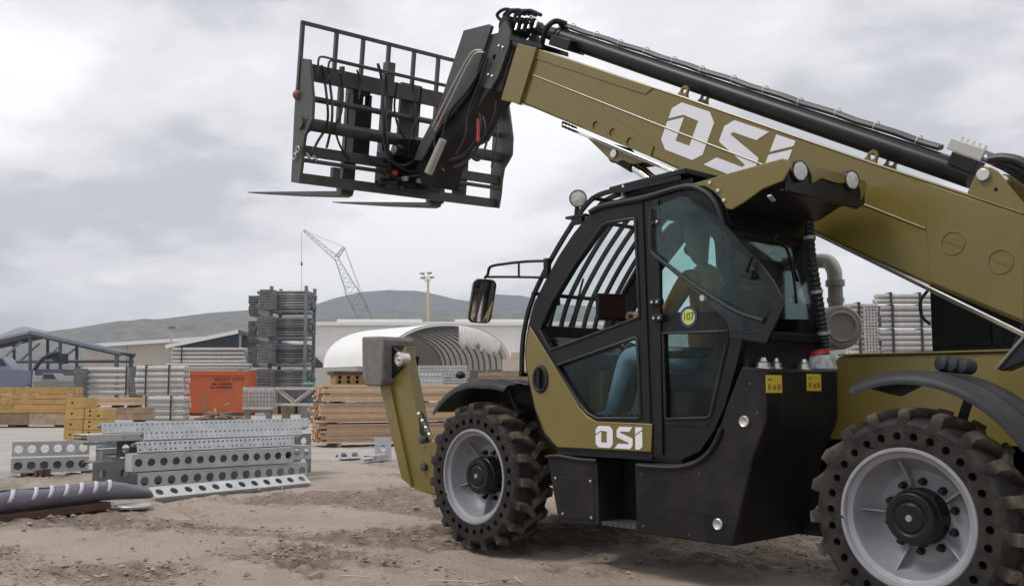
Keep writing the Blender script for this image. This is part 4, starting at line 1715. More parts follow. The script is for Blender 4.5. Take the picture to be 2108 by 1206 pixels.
# central tilt housing
kplate('tilt_housing', 726, 760, 215, 318, -.12, .04, 'black')
m = MB()
for x0, x1, y0, y1 in ((727, 731, 190, 216), (759, 763, 196, 222)):
    u0 = ku(K(x0, y1, -.10))
    m.obox(kp(u0, vz(x0, y1, -.10), -.10), KU * .04, KV * (vz(x0, y0, -.10) - vz(x0, y1, -.10)), KW * .1)
u0, u1 = ku(K(727, 192, -.1)), ku(K(763, 192, -.1))
m.obox(kp(u0, vz(745, 196, -.1), -.10), KU * (u1 - u0), KV * .05, KW * .1)
m.obox(kp(ku(K(748, 205, -.1)), vz(745, 216, -.1), -.06), KU * .03, KV * .16, KW * .03)
m.build('housing_loop', M['black'], car, bevel=.004)
kplate('quick_attach', 800, 905, 318, 392, -.30, .02, 'black')
kplate('quick_attach', 840, 900, 290, 330, -.45, -.1, 'black')
m = MB()
m.cyl(K(812, 308, -.35), K(850, 318, -.35), .075, .075, 16)
m.build('tilt_cylinder', M['black'], car)
m = MB()
m.lathe(K(812, 308, -.36), KU * -1, [(.05, 0), (.05, .01), (.02, .02), (0, .02)], 14)
m.build('cylinder_end', M['alu'], car)
m = MB()
for j in range(16):
    p_ = K(790 + random.random() * 125, 345 + random.random() * 38, -.34 + .1 * random.random())
    q_ = p_ + V((random.uniform(-.12, .12), random.uniform(-.12, .12), random.uniform(-.05, .06)))
    m.cyl(p_, q_, .022 + .02 * random.random(), None, 8)
m.build('attach_fitting', M['black'], car)
for (x, y) in ((865, 372), (890, 376), (835, 368), (905, 380)):
    p_ = K(x, y, -.42)
    m = MB()
    m.lathe(p_, -KW, [(.03, -.05), (.03, .02), (.015, .03), (0, .03)], 8)
    m.build('attach_bolt', M['alu'], car)
m = MB()
m.cyl(K(812, 352, -.40), K(815, 360, -.40), .03, .03, 8)
m.build('coupling', M['red'], car)
m = MB()
p_ = S(613, 196, YN + .03)
m.ball(p_, .06, 12, 8)
m.build('pin_knob', mat('rust_red_knob', (.22, .07, .06), .6), car)
for (x, y, r_) in ((613, 308, .035), (606, 322, .035)):
    m = MB()
    m.tube(circ(S(x, y, YN + .03), V((1, 0, 0)), V((0, 0, 1)), r_, 12), .010, 6, closed=True)
    m.build('shackle', M['alu'], car)
m = MB()
m.tube(circ(S(635, 259, YN + .012), V((1, 0, 0)), V((0, 0, 1)), .072, 16), .012, 6, closed=True)
m.build('tube_end', M['black'], car)
for (x0, y0) in ((638, 326), (652, 331)):
    m = MB()
    p_ = K(x0, y0, -.2)
    m.cyl(p_, p_ + V((.03, .03, .06)), .02, .016, 8)
    m.build('hose_fitting', M['alu'], car)
# forks
LF = 2.42
for sh, (xh, yh) in ((FA, (716, 396)), (FB, (899, 419))):
    uc = ku(K(xh, yh, .06))
    vb_ = kv(K(xh, yh, .06)) - .005
    mm = MB()
    hw = .085
    bl = [(-.0, .0), (.02, -.035), (.10, -.055), (LF * .5, -.04), (LF, -.005), (LF, .008), (.13, .012), (.13, .06), (.06, .06)]
    mm.prism([kp(uc - hw, vb_ + b_, .06 + a_) for a_, b_ in bl], KU * (2 * hw))
    mm.build('fork', M['carr'], car, bevel=.005)

# =================================================================== the setting
FG = V((FW.x, FW.y, 0)).normalized()


def H(x, y, h):                    # point at horizontal distance h in front of the camera
    d = ray(x, y)
    return CAM + d * (h / d.dot(FG))


def base(x, h):
    p = H(x, 805, h)
    return V((p.x, p.y, 0))


def px(h):                         # metres per pixel at distance h
    return h / FPX


def fbm(x, y, o=4, s=0):
    return mnoise.fractal(V((x, y, 3.7 + s)), 1.0, 2.0, o)


# ---- ground: one sheet, dense in front of the camera, relief from tyre churned dirt
def ground_mesh():
    cx, cy = CAM.x, CAM.y
    a0 = math.atan2(FG.y, FG.x)
    ang = list(np.linspace(-R(33), R(33), 420)) + list(np.linspace(R(33), 2 * math.pi - R(33), 50))[1:-1]
    rad = list(np.geomspace(1.0, 5.5, 14)) + list(np.geomspace(5.7, 17, 360)) + list(np.geomspace(17.2, 26, 60)) + list(np.geomspace(27, 9000, 60))
    vs_, fs, chs = [], [], []
    na = len(ang)
    for r_ in rad:
        for a in ang:
            x, y = cx + r_ * math.cos(a0 - a), cy + r_ * math.sin(a0 - a)
            z = 0
            ch = 0
            if r_ < 60:
                front = 1.0 if -.7 < a < .7 else .3
                amp = max(0, min(1, (30 - r_) / 14)) * front
                if amp > 0:
                    # long ruts run along the machine's path
                    u_ = x * .92 + y * .39
                    w_ = -x * .39 + y * .92
                    z += .020 * fbm(x * .8, y * .8, 3)
                    rut = fbm(u_ * .5, w_ * 1.6, 4, 5)
                    ch = max(0, min(1, (fbm(u_ * .28, w_ * .5, 3, 11) + .12) * 2.6))
                    z += .040 * rut * ch
                    z += ch * (.045 * abs(fbm(x * 3.1, y * 3.1, 4, 7)) + .040 * fbm(u_ * 4, w_ * 7, 4, 2))
                    z += .012 * fbm(x * 4, y * 4, 4, 9)
                    for (y0_, sl_) in ((1.55, .10), (-.75, .10), (3.2, -.22), (.95, -.22)):
                        q_ = y - (y0_ + sl_ * (x - 6))
                        if abs(q_) < .30:
                            e_ = max(0, 1 - (abs(q_) / .30) ** 4)
                            ph_ = math.sin(2 * math.pi * (x + abs(q_) * .8) / .26)
                            wear = max(0, min(1, .55 + 1.6 * fbm(x * .6, y * .6, 2, 17)))
                            z += wear * e_ * (-.022 + .016 * max(-1, min(1, ph_ * 2)))
                            z += wear * .018 * math.exp(-((abs(q_) - .28) / .05) ** 2)
                            ch = max(ch, .45 * wear * e_)
                    z *= amp
                    z -= .02 * amp
                z = min(z, .09)
            vs_.append((x, y, z))
            chs.append(ch)
    nr = len(rad)
    for i in range(nr - 1):
        for j in range(na):
            j2 = (j + 1) % na
            fs.append((i * na + j, i * na + na + j, i * na + na + j2, i * na + j2))
    vs_.append((cx, cy, 0))
    chs.append(0)
    c_ = len(vs_) - 1
    for j in range(na):
        fs.append((c_, j, (j + 1) % na))
    me = bpy.data.meshes.new('ground')
    me.from_pydata(vs_, [], fs)
    me.polygons.foreach_set('use_smooth', [True] * len(me.polygons))
    at = me.attributes.new('churn', 'FLOAT', 'POINT')
    at.data.foreach_set('value', chs)
    return me


def ground_mat():
    mt = bpy.data.materials.new('dry_dirt')
    mt.use_nodes = True
    t = mt.node_tree
    b = t.nodes['Principled BSDF']
    b.inputs['Roughness'].default_value = .95
    b.inputs['Specular IOR Level'].default_value = .15
    g = N(t, 'ShaderNodeNewGeometry')

    def noise(sc, det=6, ro=.55, st=(1, 1, 1), rot=0.0):
        mp_ = N(t, 'ShaderNodeMapping')
        mp_.inputs['Scale'].default_value = st
        mp_.inputs['Rotation'].default_value = (0, 0, rot)
        L(t, g.outputs['Position'], mp_.inputs[0])
        n_ = N(t, 'ShaderNodeTexNoise')
        n_.inputs['Scale'].default_value = sc
        n_.inputs['Detail'].default_value = det
        n_.inputs['Roughness'].default_value = ro
        L(t, mp_.outputs[0], n_.inputs['Vector'])
        return n_.outputs['Fac']

    def ramp(fac, *st):
        r_ = N(t, 'ShaderNodeValToRGB')
        e_ = r_.color_ramp.elements
        e_[0].position, e_[0].color = st[0][0], (*st[0][1], 1)
        e_[1].position, e_[1].color = st[-1][0], (*st[-1][1], 1)
        for p_, c_ in st[1:-1]:
            e_.new(p_).color = (*c_, 1)
        L(t, fac, r_.inputs[0])
        return r_.outputs[0]

    def mix(f_, a_, b_, mode='MIX'):
        n_ = N(t, 'ShaderNodeMix', data_type='RGBA', blend_type=mode)
        if isinstance(f_, float):
            n_.inputs['Factor'].default_value = f_
        else:
            L(t, f_, n_.inputs['Factor'])
        L(t, a_, n_.inputs['A'])
        L(t, b_, n_.inputs['B'])
        return n_.outputs['Result']

    c1 = ramp(noise(.9, 8, .6), (.3, (.285, .225, .175)), (.5, (.37, .302, .245)), (.72, (.435, .365, .30)))
    # damp dark patches of churned soil
    atn = N(t, 'ShaderNodeAttribute')
    atn.attribute_name = 'churn'
    cm = N(t, 'ShaderNodeMath', operation='MULTIPLY_ADD')
    L(t, noise(3.6, 10, .75, (1, 1.8, 1), .4), cm.inputs[0])
    cm.inputs[1].default_value = 1.0
    ch_ = N(t, 'ShaderNodeMath', operation='MULTIPLY')
    L(t, atn.outputs['Fac'], ch_.inputs[0])
    ch_.inputs[1].default_value = .34
    L(t, ch_.outputs[0], cm.inputs[2])
    f2 = ramp(cm.outputs[0], (.66, (0, 0, 0)), (.86, (1, 1, 1)))
    dk = ramp(noise(6, 6), (.3, (.10, .076, .055)), (.7, (.20, .155, .12)))
    c2 = mix(f2, c1, dk)
    c2 = mix(.35, c2, ramp(noise(40, 5, .7), (.3, (.17, .135, .105)), (.7, (.40, .34, .29))))
    # paler, greyer hard standing further away
    cd_ = N(t, 'ShaderNodeVectorMath', operation='DISTANCE')
    L(t, g.outputs['Position'], cd_.inputs[0])
    cd_.inputs[1].default_value = (2.0, 1.0, 0)
    nn = N(t, 'ShaderNodeMath', operation='MULTIPLY_ADD')
    L(t, noise(.25, 4), nn.inputs[0])
    nn.inputs[1].default_value = 9.0
    L(t, cd_.outputs['Value'], nn.inputs[2])
    fr_ = N(t, 'ShaderNodeMapRange')
    fr_.inputs['From Min'].default_value = 14
    fr_.inputs['From Max'].default_value = 21
    L(t, nn.outputs[0], fr_.inputs['Value'])
    c3 = mix(fr_.outputs[0], c2, ramp(noise(.5, 6), (.3, (.34, .31, .285)), (.7, (.44, .41, .38))))
    L(t, c3, b.inputs['Base Color'])
    bp = N(t, 'ShaderNodeBump')
    bp.inputs['Strength'].default_value = 1.0
    bp.inputs['Distance'].default_value = .03
    L(t, noise(22, 8, .65), bp.inputs['Height'])
    L(t, bp.outputs[0], b.inputs['Normal'])
    return mt


gme = ground_mesh()
gme.materials.append(ground_mat())
go = bpy.data.objects.new('ground', gme)
COL.objects.link(go)
tag(go, kind='structure')

# ---- clods, pebbles and straw scattered on the dirt
m = MB()
ck = []
for i in range(9000):
    pxx, pyy = random.uniform(-80, 2190), 985 + 270 * random.random() ** .75
    p = G(pxx, pyy)
    ch = max(0, min(1, (fbm((p.x * .92 + p.y * .39) * .28, (-p.x * .39 + p.y * .92) * .5, 3, 11) + .12) * 2.6))
    if random.random() > .06 + ch * .75:
        continue
    if -1 < p.x < 4.6 and -2.8 < p.y < .3 and random.random() < .6:
        continue
    s_ = .007 + .024 * random.random() ** 4 + .008 * ch * random.random()
    q_ = []
    for k in range(6):
        dv_ = [V((1, 0, 0)), V((-1, 0, 0)), V((0, 1, 0)), V((0, -1, 0)), V((0, 0, 1)), V((0, 0, -1))][k]
        q_.append(V((p.x, p.y, s_ * .25 + .015 * ch)) + Matrix.Rotation(i, 3, 'Z') @ V((dv_.x * random.uniform(.7, 1.5), dv_.y * random.uniform(.7, 1.3), dv_.z * random.uniform(.4, .8))) * s_)
    m.add(q_, [(0, 2, 4), (2, 1, 4), (1, 3, 4), (3, 0, 4), (2, 0, 5), (1, 2, 5), (3, 1, 5), (0, 3, 5)])
co = m.build('dirt_clods', mat('clod_soil', (.27, .22, .175), .95, var=.5, vscale=3), smooth=60)
tag(co, 'small clods and pebbles scattered over the churned dirt', 'soil', kind='stuff')
m = MB()
for (x0, y0, x1, y1) in ((700, 1185, 760, 1188), (880, 1194, 990, 1198), (985, 1200, 1060, 1190), (580, 1006, 588, 996), (580, 1000, 572, 1003), (1060, 1186, 1075, 1198), (520, 1046, 526, 1050)):
    a, b = G(x0, y0, .012), G(x1, y1, .02)
    m.tube(smoothpath([a, a.lerp(b, .5) + V((.01, .01, .006)), b], 3), .006, 5)
so = m.build('straw', mat('straw', (.46, .38, .27), .9))
tag(so, 'thin pale straw and twigs lying on the dirt', 'straw', kind='stuff')


# ---- hills
def hill(name, ridge, h, foot, col_lo, col_hi, zsplit, seed, rough_=6.0):
    xs = np.linspace(ridge[0][0], ridge[-1][0], 260)
    ys = np.interp(xs, [p[0] for p in ridge], [p[1] for p in ridge])
    rows = [(-.42, 0), (-.34, .10), (-.26, .24), (-.19, .42), (-.12, .63), (-.06, .85), (0, 1.0), (.08, .9), (.2, .55), (.35, 0)]
    vs_, fs = [], []
    for (k, hh) in rows:
        for i, (x, y) in enumerate(zip(xs, ys)):
            pr = H(x, y, h)
            d_ = V((pr.x - CAM.x, pr.y - CAM.y, 0))
            p = V((CAM.x, CAM.y, 0)) + d_ * (1 + k)
            zz_ = max(0, pr.z) * hh
            nz_ = fbm(p.x / h * 14, p.y / h * 14, 5, seed) * pr.z * .14 * (1 if hh not in (0, 1.0) else .12)
            vs_.append((p.x, p.y, zz_ + nz_ - (4 if hh == 0 else 0)))
    n_ = len(xs)
    for r_ in range(len(rows) - 1):
        for i in range(n_ - 1):
            fs.append((r_ * n_ + i, r_ * n_ + i + 1, r_ * n_ + n_ + i + 1, r_ * n_ + n_ + i))
    mm = MB()
    mm.add(vs_, fs)
    mt = bpy.data.materials.new(name + '_cover')
    mt.use_nodes = True
    t = mt.node_tree
    b = t.nodes['Principled BSDF']
    b.inputs['Roughness'].default_value = 1
    b.inputs['Specular IOR Level'].default_value = 0
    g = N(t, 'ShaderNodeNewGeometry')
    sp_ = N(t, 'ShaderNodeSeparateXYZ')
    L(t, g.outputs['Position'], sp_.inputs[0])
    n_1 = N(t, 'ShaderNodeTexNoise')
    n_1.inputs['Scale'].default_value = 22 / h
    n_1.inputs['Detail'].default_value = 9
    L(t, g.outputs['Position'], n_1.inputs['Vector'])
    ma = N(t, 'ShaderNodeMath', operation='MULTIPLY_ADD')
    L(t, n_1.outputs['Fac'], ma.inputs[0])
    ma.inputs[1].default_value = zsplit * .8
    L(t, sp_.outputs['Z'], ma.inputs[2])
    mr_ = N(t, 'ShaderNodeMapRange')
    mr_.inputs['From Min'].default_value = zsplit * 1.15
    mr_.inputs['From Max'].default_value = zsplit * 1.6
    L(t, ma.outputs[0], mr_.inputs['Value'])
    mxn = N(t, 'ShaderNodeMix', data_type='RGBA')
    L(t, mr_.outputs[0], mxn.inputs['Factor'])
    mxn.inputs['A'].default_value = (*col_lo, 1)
    mxn.inputs['B'].default_value = (*col_hi, 1)  # darker upper slopes: forest, plus cloud shadow painted into the colour
    n_2 = N(t, 'ShaderNodeTexNoise')
    n_2.inputs['Scale'].default_value = 90 / h
    n_2.inputs['Detail'].default_value = 10
    n_2.inputs['Roughness'].default_value = .72
    L(t, g.outputs['Position'], n_2.inputs['Vector'])
    m2 = N(t, 'ShaderNodeMix', data_type='RGBA', blend_type='OVERLAY')
    m2.inputs['Factor'].default_value = .75
    L(t, mxn.outputs['Result'], m2.inputs['A'])
    r_2 = N(t, 'ShaderNodeMapRange')
    r_2.inputs['From Min'].default_value = .36
    r_2.inputs['From Max'].default_value = .64
    r_2.inputs['To Min'].default_value = .12
    r_2.inputs['To Max'].default_value = .85
    L(t, n_2.outputs['Fac'], r_2.inputs['Value'])
    L(t, r_2.outputs[0], m2.inputs['B'])
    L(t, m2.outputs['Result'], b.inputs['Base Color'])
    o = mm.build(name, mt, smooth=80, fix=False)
    return tag(o, kind='structure')


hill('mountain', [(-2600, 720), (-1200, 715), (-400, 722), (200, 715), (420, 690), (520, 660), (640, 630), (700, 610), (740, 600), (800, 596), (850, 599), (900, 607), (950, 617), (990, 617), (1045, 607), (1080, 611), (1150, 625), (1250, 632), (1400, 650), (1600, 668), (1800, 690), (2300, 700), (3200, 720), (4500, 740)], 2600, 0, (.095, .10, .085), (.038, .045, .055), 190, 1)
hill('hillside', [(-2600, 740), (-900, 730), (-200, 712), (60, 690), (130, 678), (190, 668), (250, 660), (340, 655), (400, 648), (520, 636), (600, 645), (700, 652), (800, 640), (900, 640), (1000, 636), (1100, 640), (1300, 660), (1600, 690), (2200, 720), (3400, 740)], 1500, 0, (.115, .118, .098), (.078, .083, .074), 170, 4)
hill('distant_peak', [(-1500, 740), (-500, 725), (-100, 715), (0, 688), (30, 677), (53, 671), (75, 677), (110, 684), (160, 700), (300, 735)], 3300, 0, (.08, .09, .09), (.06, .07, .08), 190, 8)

# ---- haze in the air over the whole valley
m = MB()
m.box((CAM.x + FG.x * 1800, CAM.y + FG.y * 1800, 149.5), (12600, 12600, 301))
hz = bpy.data.materials.new('haze_air')
hz.use_nodes = True
t = hz.node_tree
t.nodes.clear()
ho = N(t, 'ShaderNodeOutputMaterial')
pv = N(t, 'ShaderNodeVolumePrincipled')
pv.inputs['Color'].default_value = (.87, .93, 1.0, 1)
pv.inputs['Density'].default_value = .00030
pv.inputs['Anisotropy'].default_value = .2
L(t, pv.outputs[0], ho.inputs['Volume'])
HAZE = m.build('haze', hz, smooth=0)
tag(HAZE, 'thin pale haze in the air over the yard and hills', 'haze', kind='stuff')

# =================================================================== yard buildings and far things
M['siding'] = mat('cream_siding', (.76, .745, .71), .6, var=.05, vscale=.4, stretch=(1, 1, .1))
M['trimw'] = mat('white_trim', (.74, .73, .71), .6, var=.04)
M['fabric'] = mat('white_tent_fabric', (.86, .86, .85), .6, var=.04, vscale=.5)
M['fabin'] = mat('tent_lining', (.46, .43, .38), .8, var=.15, vscale=.6)
fb_ = M['fabric'].node_tree
pb_ = fb_.nodes['Principled BSDF']
tl_ = N(fb_, 'ShaderNodeBsdfTranslucent')
tl_.inputs[0].default_value = (.62, .56, .48, 1)
mxs = N(fb_, 'ShaderNodeMixShader')
mxs.inputs[0].default_value = .16
L(fb_, pb_.outputs[0], mxs.inputs[1])
L(fb_, tl_.outputs[0], mxs.inputs[2])
L(fb_, mxs.outputs[0], fb_.nodes['Material Output'].inputs['Surface'])
M['beige'] = mat('beige_wall', (.42, .38, .33), .8, var=.05, vscale=.3)
M['galv'] = mat('galvanised_steel', (.46, .47, .48), .45, metal=.35, var=.15, vscale=5, dirt=(.20, .17, .14), dirt_amt=.3, dscale=4)
M['galvd'] = mat('dull_galvanised_steel', (.23, .24, .245), .55, metal=.25, var=.2, vscale=5, rnd=.15)
M['pipe'] = mat('pale_steel_pipe', (.47, .45, .43), .5, metal=.15, var=.15, vscale=6, rnd=.14)
M['rack'] = mat('rack_paint', (.16, .18, .19), .6, var=.15)
M['dark'] = mat('dark_strap', (.03, .032, .036), .6)
M['orange'] = mat('orange_container_paint', (.52, .105, .028), .55, var=.10, vscale=.7, dirt=(.30, .12, .07), dirt_amt=.4, dscale=.8)
M['yelw'] = mat('yellow_plywood_beam', (.47, .285, .095), .65, var=.16, vscale=4, rnd=.12)
M['yeld'] = mat('yellow_painted_end', (.47, .30, .095), .6, var=.12, vscale=6, rnd=.1)
M['lumber'] = mat('fresh_lumber', (.55, .38, .245), .75, var=.18, vscale=3, rnd=.30, stretch=(.15, 2, 6), bump=.2, bscale=20)
M['oldwood'] = mat('weathered_wood', (.30, .22, .15), .85, var=.3, vscale=4, rnd=.3)
M['pallet'] = mat('pallet_wood', (.36, .27, .18), .85, var=.2, rnd=.2)
M['brownw'] = mat('dark_brown_plank', (.085, .045, .03), .8, var=.3, vscale=5)
M['purple'] = mat('grey_purple_wrap', (.135, .130, .165), .55, var=.12, vscale=5, bump=.3, bscale=9)
M['tape'] = mat('pale_tape', (.50, .48, .52), .5, var=.1)
M['sheddk'] = mat('dark_roof_panel', (.025, .035, .045), .7, var=.1)
M['frame'] = mat('blue_grey_frame', (.085, .10, .125), .55, var=.1)


def bframe(x, h, yaw=0.0):
    """ground point below image column x at distance h, with right and away axes turned by yaw degrees"""
    o = base(x, h)
    a = R(yaw)
    ex_ = RT * math.cos(a) + FG * math.sin(a)
    ey_ = FG * math.cos(a) - RT * math.sin(a)
    return o, ex_, ey_


def zat(x, y, h):
    return H(x, y, h).z


UZ = V((0, 0, 1))
# ---- long warehouse
h = 150
o, ex, ey = bframe(560, h)
wlen = (1330 - 560) * px(h)
zt = zat(800, 668, h)
th = thing('warehouse', 'long cream metal warehouse with ribbed walls behind the white tent', 'warehouse', o)
m = MB()
m.obox(o, ex * wlen, ey * 40, UZ * zt)
m.build('wall', M['siding'], th)
m = MB()
n_ = 62
for i in range(n_):
    m.obox(o + ex * (wlen * i / n_) - ey * .08, ex * .28, ey * .079, UZ * (zt - .3))
tag(m.build('wall_ribs', M['siding'], th), kind='stuff')
m = MB()
r0 = zat(800, 657, h)
m.prism([o - ey * .6 + UZ * (zt - .15), o - ey * .6 + UZ * (zt + .35), o + ey * 20 + UZ * (r0 + 1.0), o + ey * 40.5 + UZ * (zt + .35), o + ey * 40.5 + UZ * (zt - .15)], ex * wlen)
m.build('roof', M['trimw'], th)
for x0, x1 in ((691, 868), (935, 1120)):
    m = MB()
    m.obox(base(x0, h + 3) + UZ * (zt + .2), ex * ((x1 - x0) * px(h)), ey * 3, UZ * (zat(780, 654, h) - zt - .2))
    m.build('roof_vent', M['trimw'], th)
# lean-to below the warehouse eave, left
h = 120
o, ex, ey = bframe(636, h)
th = thing('lean_to_shed', 'pale low shed with dark sloping side between rack tower and tent', 'shed', o)
m = MB()
zt = zat(640, 715, h)
m.obox(o, ex * (50 * px(h)), ey * 12, UZ * zt)
m.build('wall', M['trimw'], th)
m = MB()
m.prism([base(630, h - 1) + UZ * 1.2, base(672, h - 1) + UZ * zat(672, 772, h), base(672, h - 1) + UZ * zat(672, 758, h), base(640, h - 1) + UZ * zat(640, 728, h)], ey * .5)
m.build('side_panel', M['sheddk'], th)

# ---- beige building and dark gable on the left
h = 125
o, ex, ey = bframe(170, h)
th = thing('beige_building', 'low beige flat building with white eave left of the rack tower', 'building', o)
m = MB()
xr_ = 350 * px(h)
zl, zr = zat(170, 716, h), zat(520, 694, h)
m.prism([o, o + ex * xr_, o + ex * xr_ + UZ * zr, o + UZ * zl], ey * 25)
m.build('wall', M['beige'], th)
m = MB()
m.prism([o - ey * .5 + UZ * zl, o - ey * .5 + ex * xr_ + UZ * zr, o - ey * .5 + ex * xr_ + UZ * (zr + .45), o - ey * .5 + UZ * (zl + .45)], ey * 26)
m.build('eave', M['trimw'], th)
for i in range(1, 4):
    m = MB()
    k_ = i / 4
    m.obox(o + ex * xr_ * k_ - ey * .05, ex * .12, ey * .049, UZ * (zl + (zr - zl) * k_))
    m.build('wall_joint', M['galvd'], th)
h = 95
o, ex, ey = bframe(345, h)
th = thing('dark_gable_shed', 'shed with black triangular gable behind the pale pipes', 'shed', o)
m = MB()
pts = [(345, 716), (490, 687), (600, 716)]
m.prism([H(x, y, h) for x, y in pts], ey * .4)
m.build('gable', M['sheddk'], th)
for i, (a_, b_) in enumerate((((340, 717), (490, 686)), ((490, 686), (606, 718)))):
    m = MB()
    pa, pb = H(*a_, h - .3), H(*b_, h - .3)
    m.obox(pa, pb - pa, ey * 9, UZ * .35)
    m.build('roof', M['trimw'] if i == 0 else M['frame'], th)
m = MB()
m.obox(base(347, h), ex * (255 * px(h)), ey * 9, UZ * zat(345, 716, h))
m.build('wall', M['beige'], th)
m = MB()
m.obox(base(489, h - .2), ex * .25, ey * .2, UZ * zat(489, 688, h))
m.build('post', M['galvd'], th)

# ---- open steel shelter at far left
h = 68
th = thing('steel_shelter', 'open blue grey steel gable frame shelter at the left edge', 'shelter', base(62, h))


def bar(parent, name, a, b, h_, w_=.28, mt='frame', dy=0.0):
    mm = MB()
    pa, pb = H(*a, h_) + FG * dy, H(*b, h_) + FG * dy
    mm.tube([pa, pb], w_ / 2, 6)
    return mm.build(name, M[mt], parent)


for dy in (0, 2.6):
    bar(th, 'rafter', (-130, 730), (62, 686), h, .36, 'frame', dy)
    bar(th, 'rafter', (62, 686), (248, 729), h, .36, 'frame', dy)
    bar(th, 'tie_beam', (-130, 744), (246, 742), h, .16, 'frame', dy)
    for x, y in ((62, 688), (124, 702), (240, 728), (-10, 706), (-128, 730)):
        bar(th, 'post', (x, y), (x, 845), h, .30 if x in (240, -128) else .22, 'frame', dy)
    bar(th, 'brace', (2, 742), (45, 690 + 12), h, .14, 'galvd', dy)
    bar(th, 'brace', (85, 742), (124, 712), h, .14, 'galvd', dy)
m = MB()
pa, pb, pc = H(-130, 728, h), H(62, 684, h), H(248, 727, h)
m.prism([pa, pb, pc, pc + UZ * .10, pb + UZ * .12, pa + UZ * .10], FG * 2.8)
m.build('roof_sheet', M['frame'], th)
# stored boats and car under it
def boat(x0, x1, ytop, ybot, h_, mt, label, nm='stored_boat', cabin=True):
    o_, ex_, ey_ = bframe((x0 + x1) / 2, h_)
    w_ = (x1 - x0) * px(h_)
    zb_, zt_ = zat(x0, ybot, h_), zat(x0, ytop, h_)
    t_ = thing(nm, label, 'boat', o_)
    mm = MB()
    st = []
    n_s = 9
    for i in range(n_s):
        k = i / (n_s - 1)
        x_ = (k - .5) * w_
        wd = .9 * (1 - max(0, k - .45) ** 2 * 3.0)
        kz = zb_ + (zt_ - zb_) * .45 * max(0, k - .5) ** 2 * 2
        st.append([o_ + ex_ * x_ - ey_ * wd + UZ * (zb_ + (zt_ - zb_) * .62), o_ + ex_ * x_ - ey_ * wd * .6 + UZ * (kz + .1), o_ + ex_ * x_ + UZ * kz, o_ + ex_ * x_ + ey_ * wd * .6 + UZ * (kz + .1), o_ + ex_ * x_ + ey_ * wd + UZ * (zb_ + (zt_ - zb_) * .62)])
    fs = []
    for i in range(n_s - 1):
        for j in range(4):
            fs.append((i * 5 + j, i * 5 + j + 1, i * 5 + 6 + j, i * 5 + 5 + j))
        fs.append((i * 5 + 4, i * 5, i * 5 + 5, i * 5 + 9))
    fs.append((0, 1, 2, 3, 4))
    mm.add([p for s in st for p in s], fs)
    mm.build('hull', mt, t_)
    if cabin:
        mm = MB()
        zc_ = zb_ + (zt_ - zb_) * .62
        mm.prism([o_ + ex_ * w_ * a - ey_ * .6 + UZ * (zc_ + (zt_ - zc_) * b) for a, b in ((-.35, 0), (-.3, 1), (.0, 1), (.18, .2), (.2, 0))], ey_ * 1.2)
        cb_ = mm.build('cabin', mt, t_)
        mm = MB()
        mm.prism([o_ + ex_ * w_ * a - ey_ * .62 + UZ * (zc_ + (zt_ - zc_) * b) for a, b in ((-.29, .3), (-.27, .85), (-.01, .85), (.1, .3))], ey_ * .015)
        mm.build('cabin_window', M['sheddk'], cb_)
    for k in (-.25, .2):
        mm = MB()
        mm.obox(o_ + ex_ * w_ * k - ey_ * .5, ex_ * .15, ey_ * 1.0, UZ * (zb_ + .25))
        mm.build('stand', M['galvd'], t_)
    return t_


boat(-40, 64, 735, 806, 62, mat('blue_grey_hull', (.20, .23, .30), .35, var=.08), 'blue grey boat with dark cabin window at the left edge')
boat(82, 152, 768, 812, 60, mat('grey_cover', (.26, .27, .26), .7, var=.1), 'covered grey boat under the steel shelter', cabin=True)
h = 66
th = thing('machine_frame', 'black curved canopy frame of a stored machine under the shelter', 'machine', base(110, h))
m = MB()
m.tube(smoothpath([H(x, y, h) for x, y in ((70, 762), (82, 745), (98, 732), (122, 727), (126, 750))], 4), .14, 6)
m.prism([H(x, y, h) for x, y in ((96, 736), (110, 728), (124, 727), (124, 748), (116, 744))], FG * 1.2)
m.build('canopy', M['sheddk'], th)
m = MB()
m.obox(H(72, 772, h), RT * (60 * px(h)), FG * 1.5, UZ * .4)
m.build('body', M['frame'], th)
for x in (80, 122):
    m = MB()
    m.lathe(base(x, h) + UZ * .5, FG, [(.5, 0), (.5, .3), (.2, .32), (0, .32)], 16)
    m.build('wheel', M['dark'], th)

# ---- tent: white fabric arch on container walls, open end to the right
h = 74
axd = (RT * -.62 + FG * .785)       # axis running away to the left
wd = (RT * .785 + FG * .62)         # across, to the right and away
apex = H(930, 666, h)
half = 5.7
zc0 = zat(930, 757, h)
cen = V((apex.x, apex.y, 0))
th = thing('fabric_tent', 'white arched fabric tent with open end and torn hanging curtain', 'tent', cen)
m = MB()
arc = []
na = 20
for i in range(na + 1):
    a = math.pi * i / na
    arc.append(wd * (-half * math.cos(a)) + UZ * (zc0 + (apex.z - zc0) * math.sin(a) ** .8))
Lt = 9.5
rows = 12
for side, name, mt in ((0, 'cover', 'fabric'), ):
    m = MB()
    vs_, fs = [], []
    for r_ in range(rows + 1):
        for q_ in arc:
            sag = .0 if r_ % 2 == 0 else -.06
            qq = V((q_.x, q_.y, q_.z + sag)) * 1.0
            k_ = 1.0 if side == 0 else .985
            vs_.append(cen + axd * (Lt * r_ / rows + (.0 if side == 0 else .02)) + V((qq.x * k_, qq.y * k_, zc0 + (qq.z - zc0) * k_)))
    w_ = na + 1
    for r_ in range(rows):
        for i in range(na):
            fs.append((r_ * w_ + i, r_ * w_ + i + 1, r_ * w_ + w_ + i + 1, r_ * w_ + w_ + i))
    m.add(vs_, fs)
    m.build(name, M[mt], th, smooth=60)
for r_ in range(rows + 1):
    m = MB()
    m.tube([cen + axd * (Lt * r_ / rows + .05) + V((q_.x * .965, q_.y * .965, zc0 + (q_.z - zc0) * .965)) for q_ in arc], .07, 6)
    m.build('hoop', M['rack'] if r_ else M['trimw'], th)
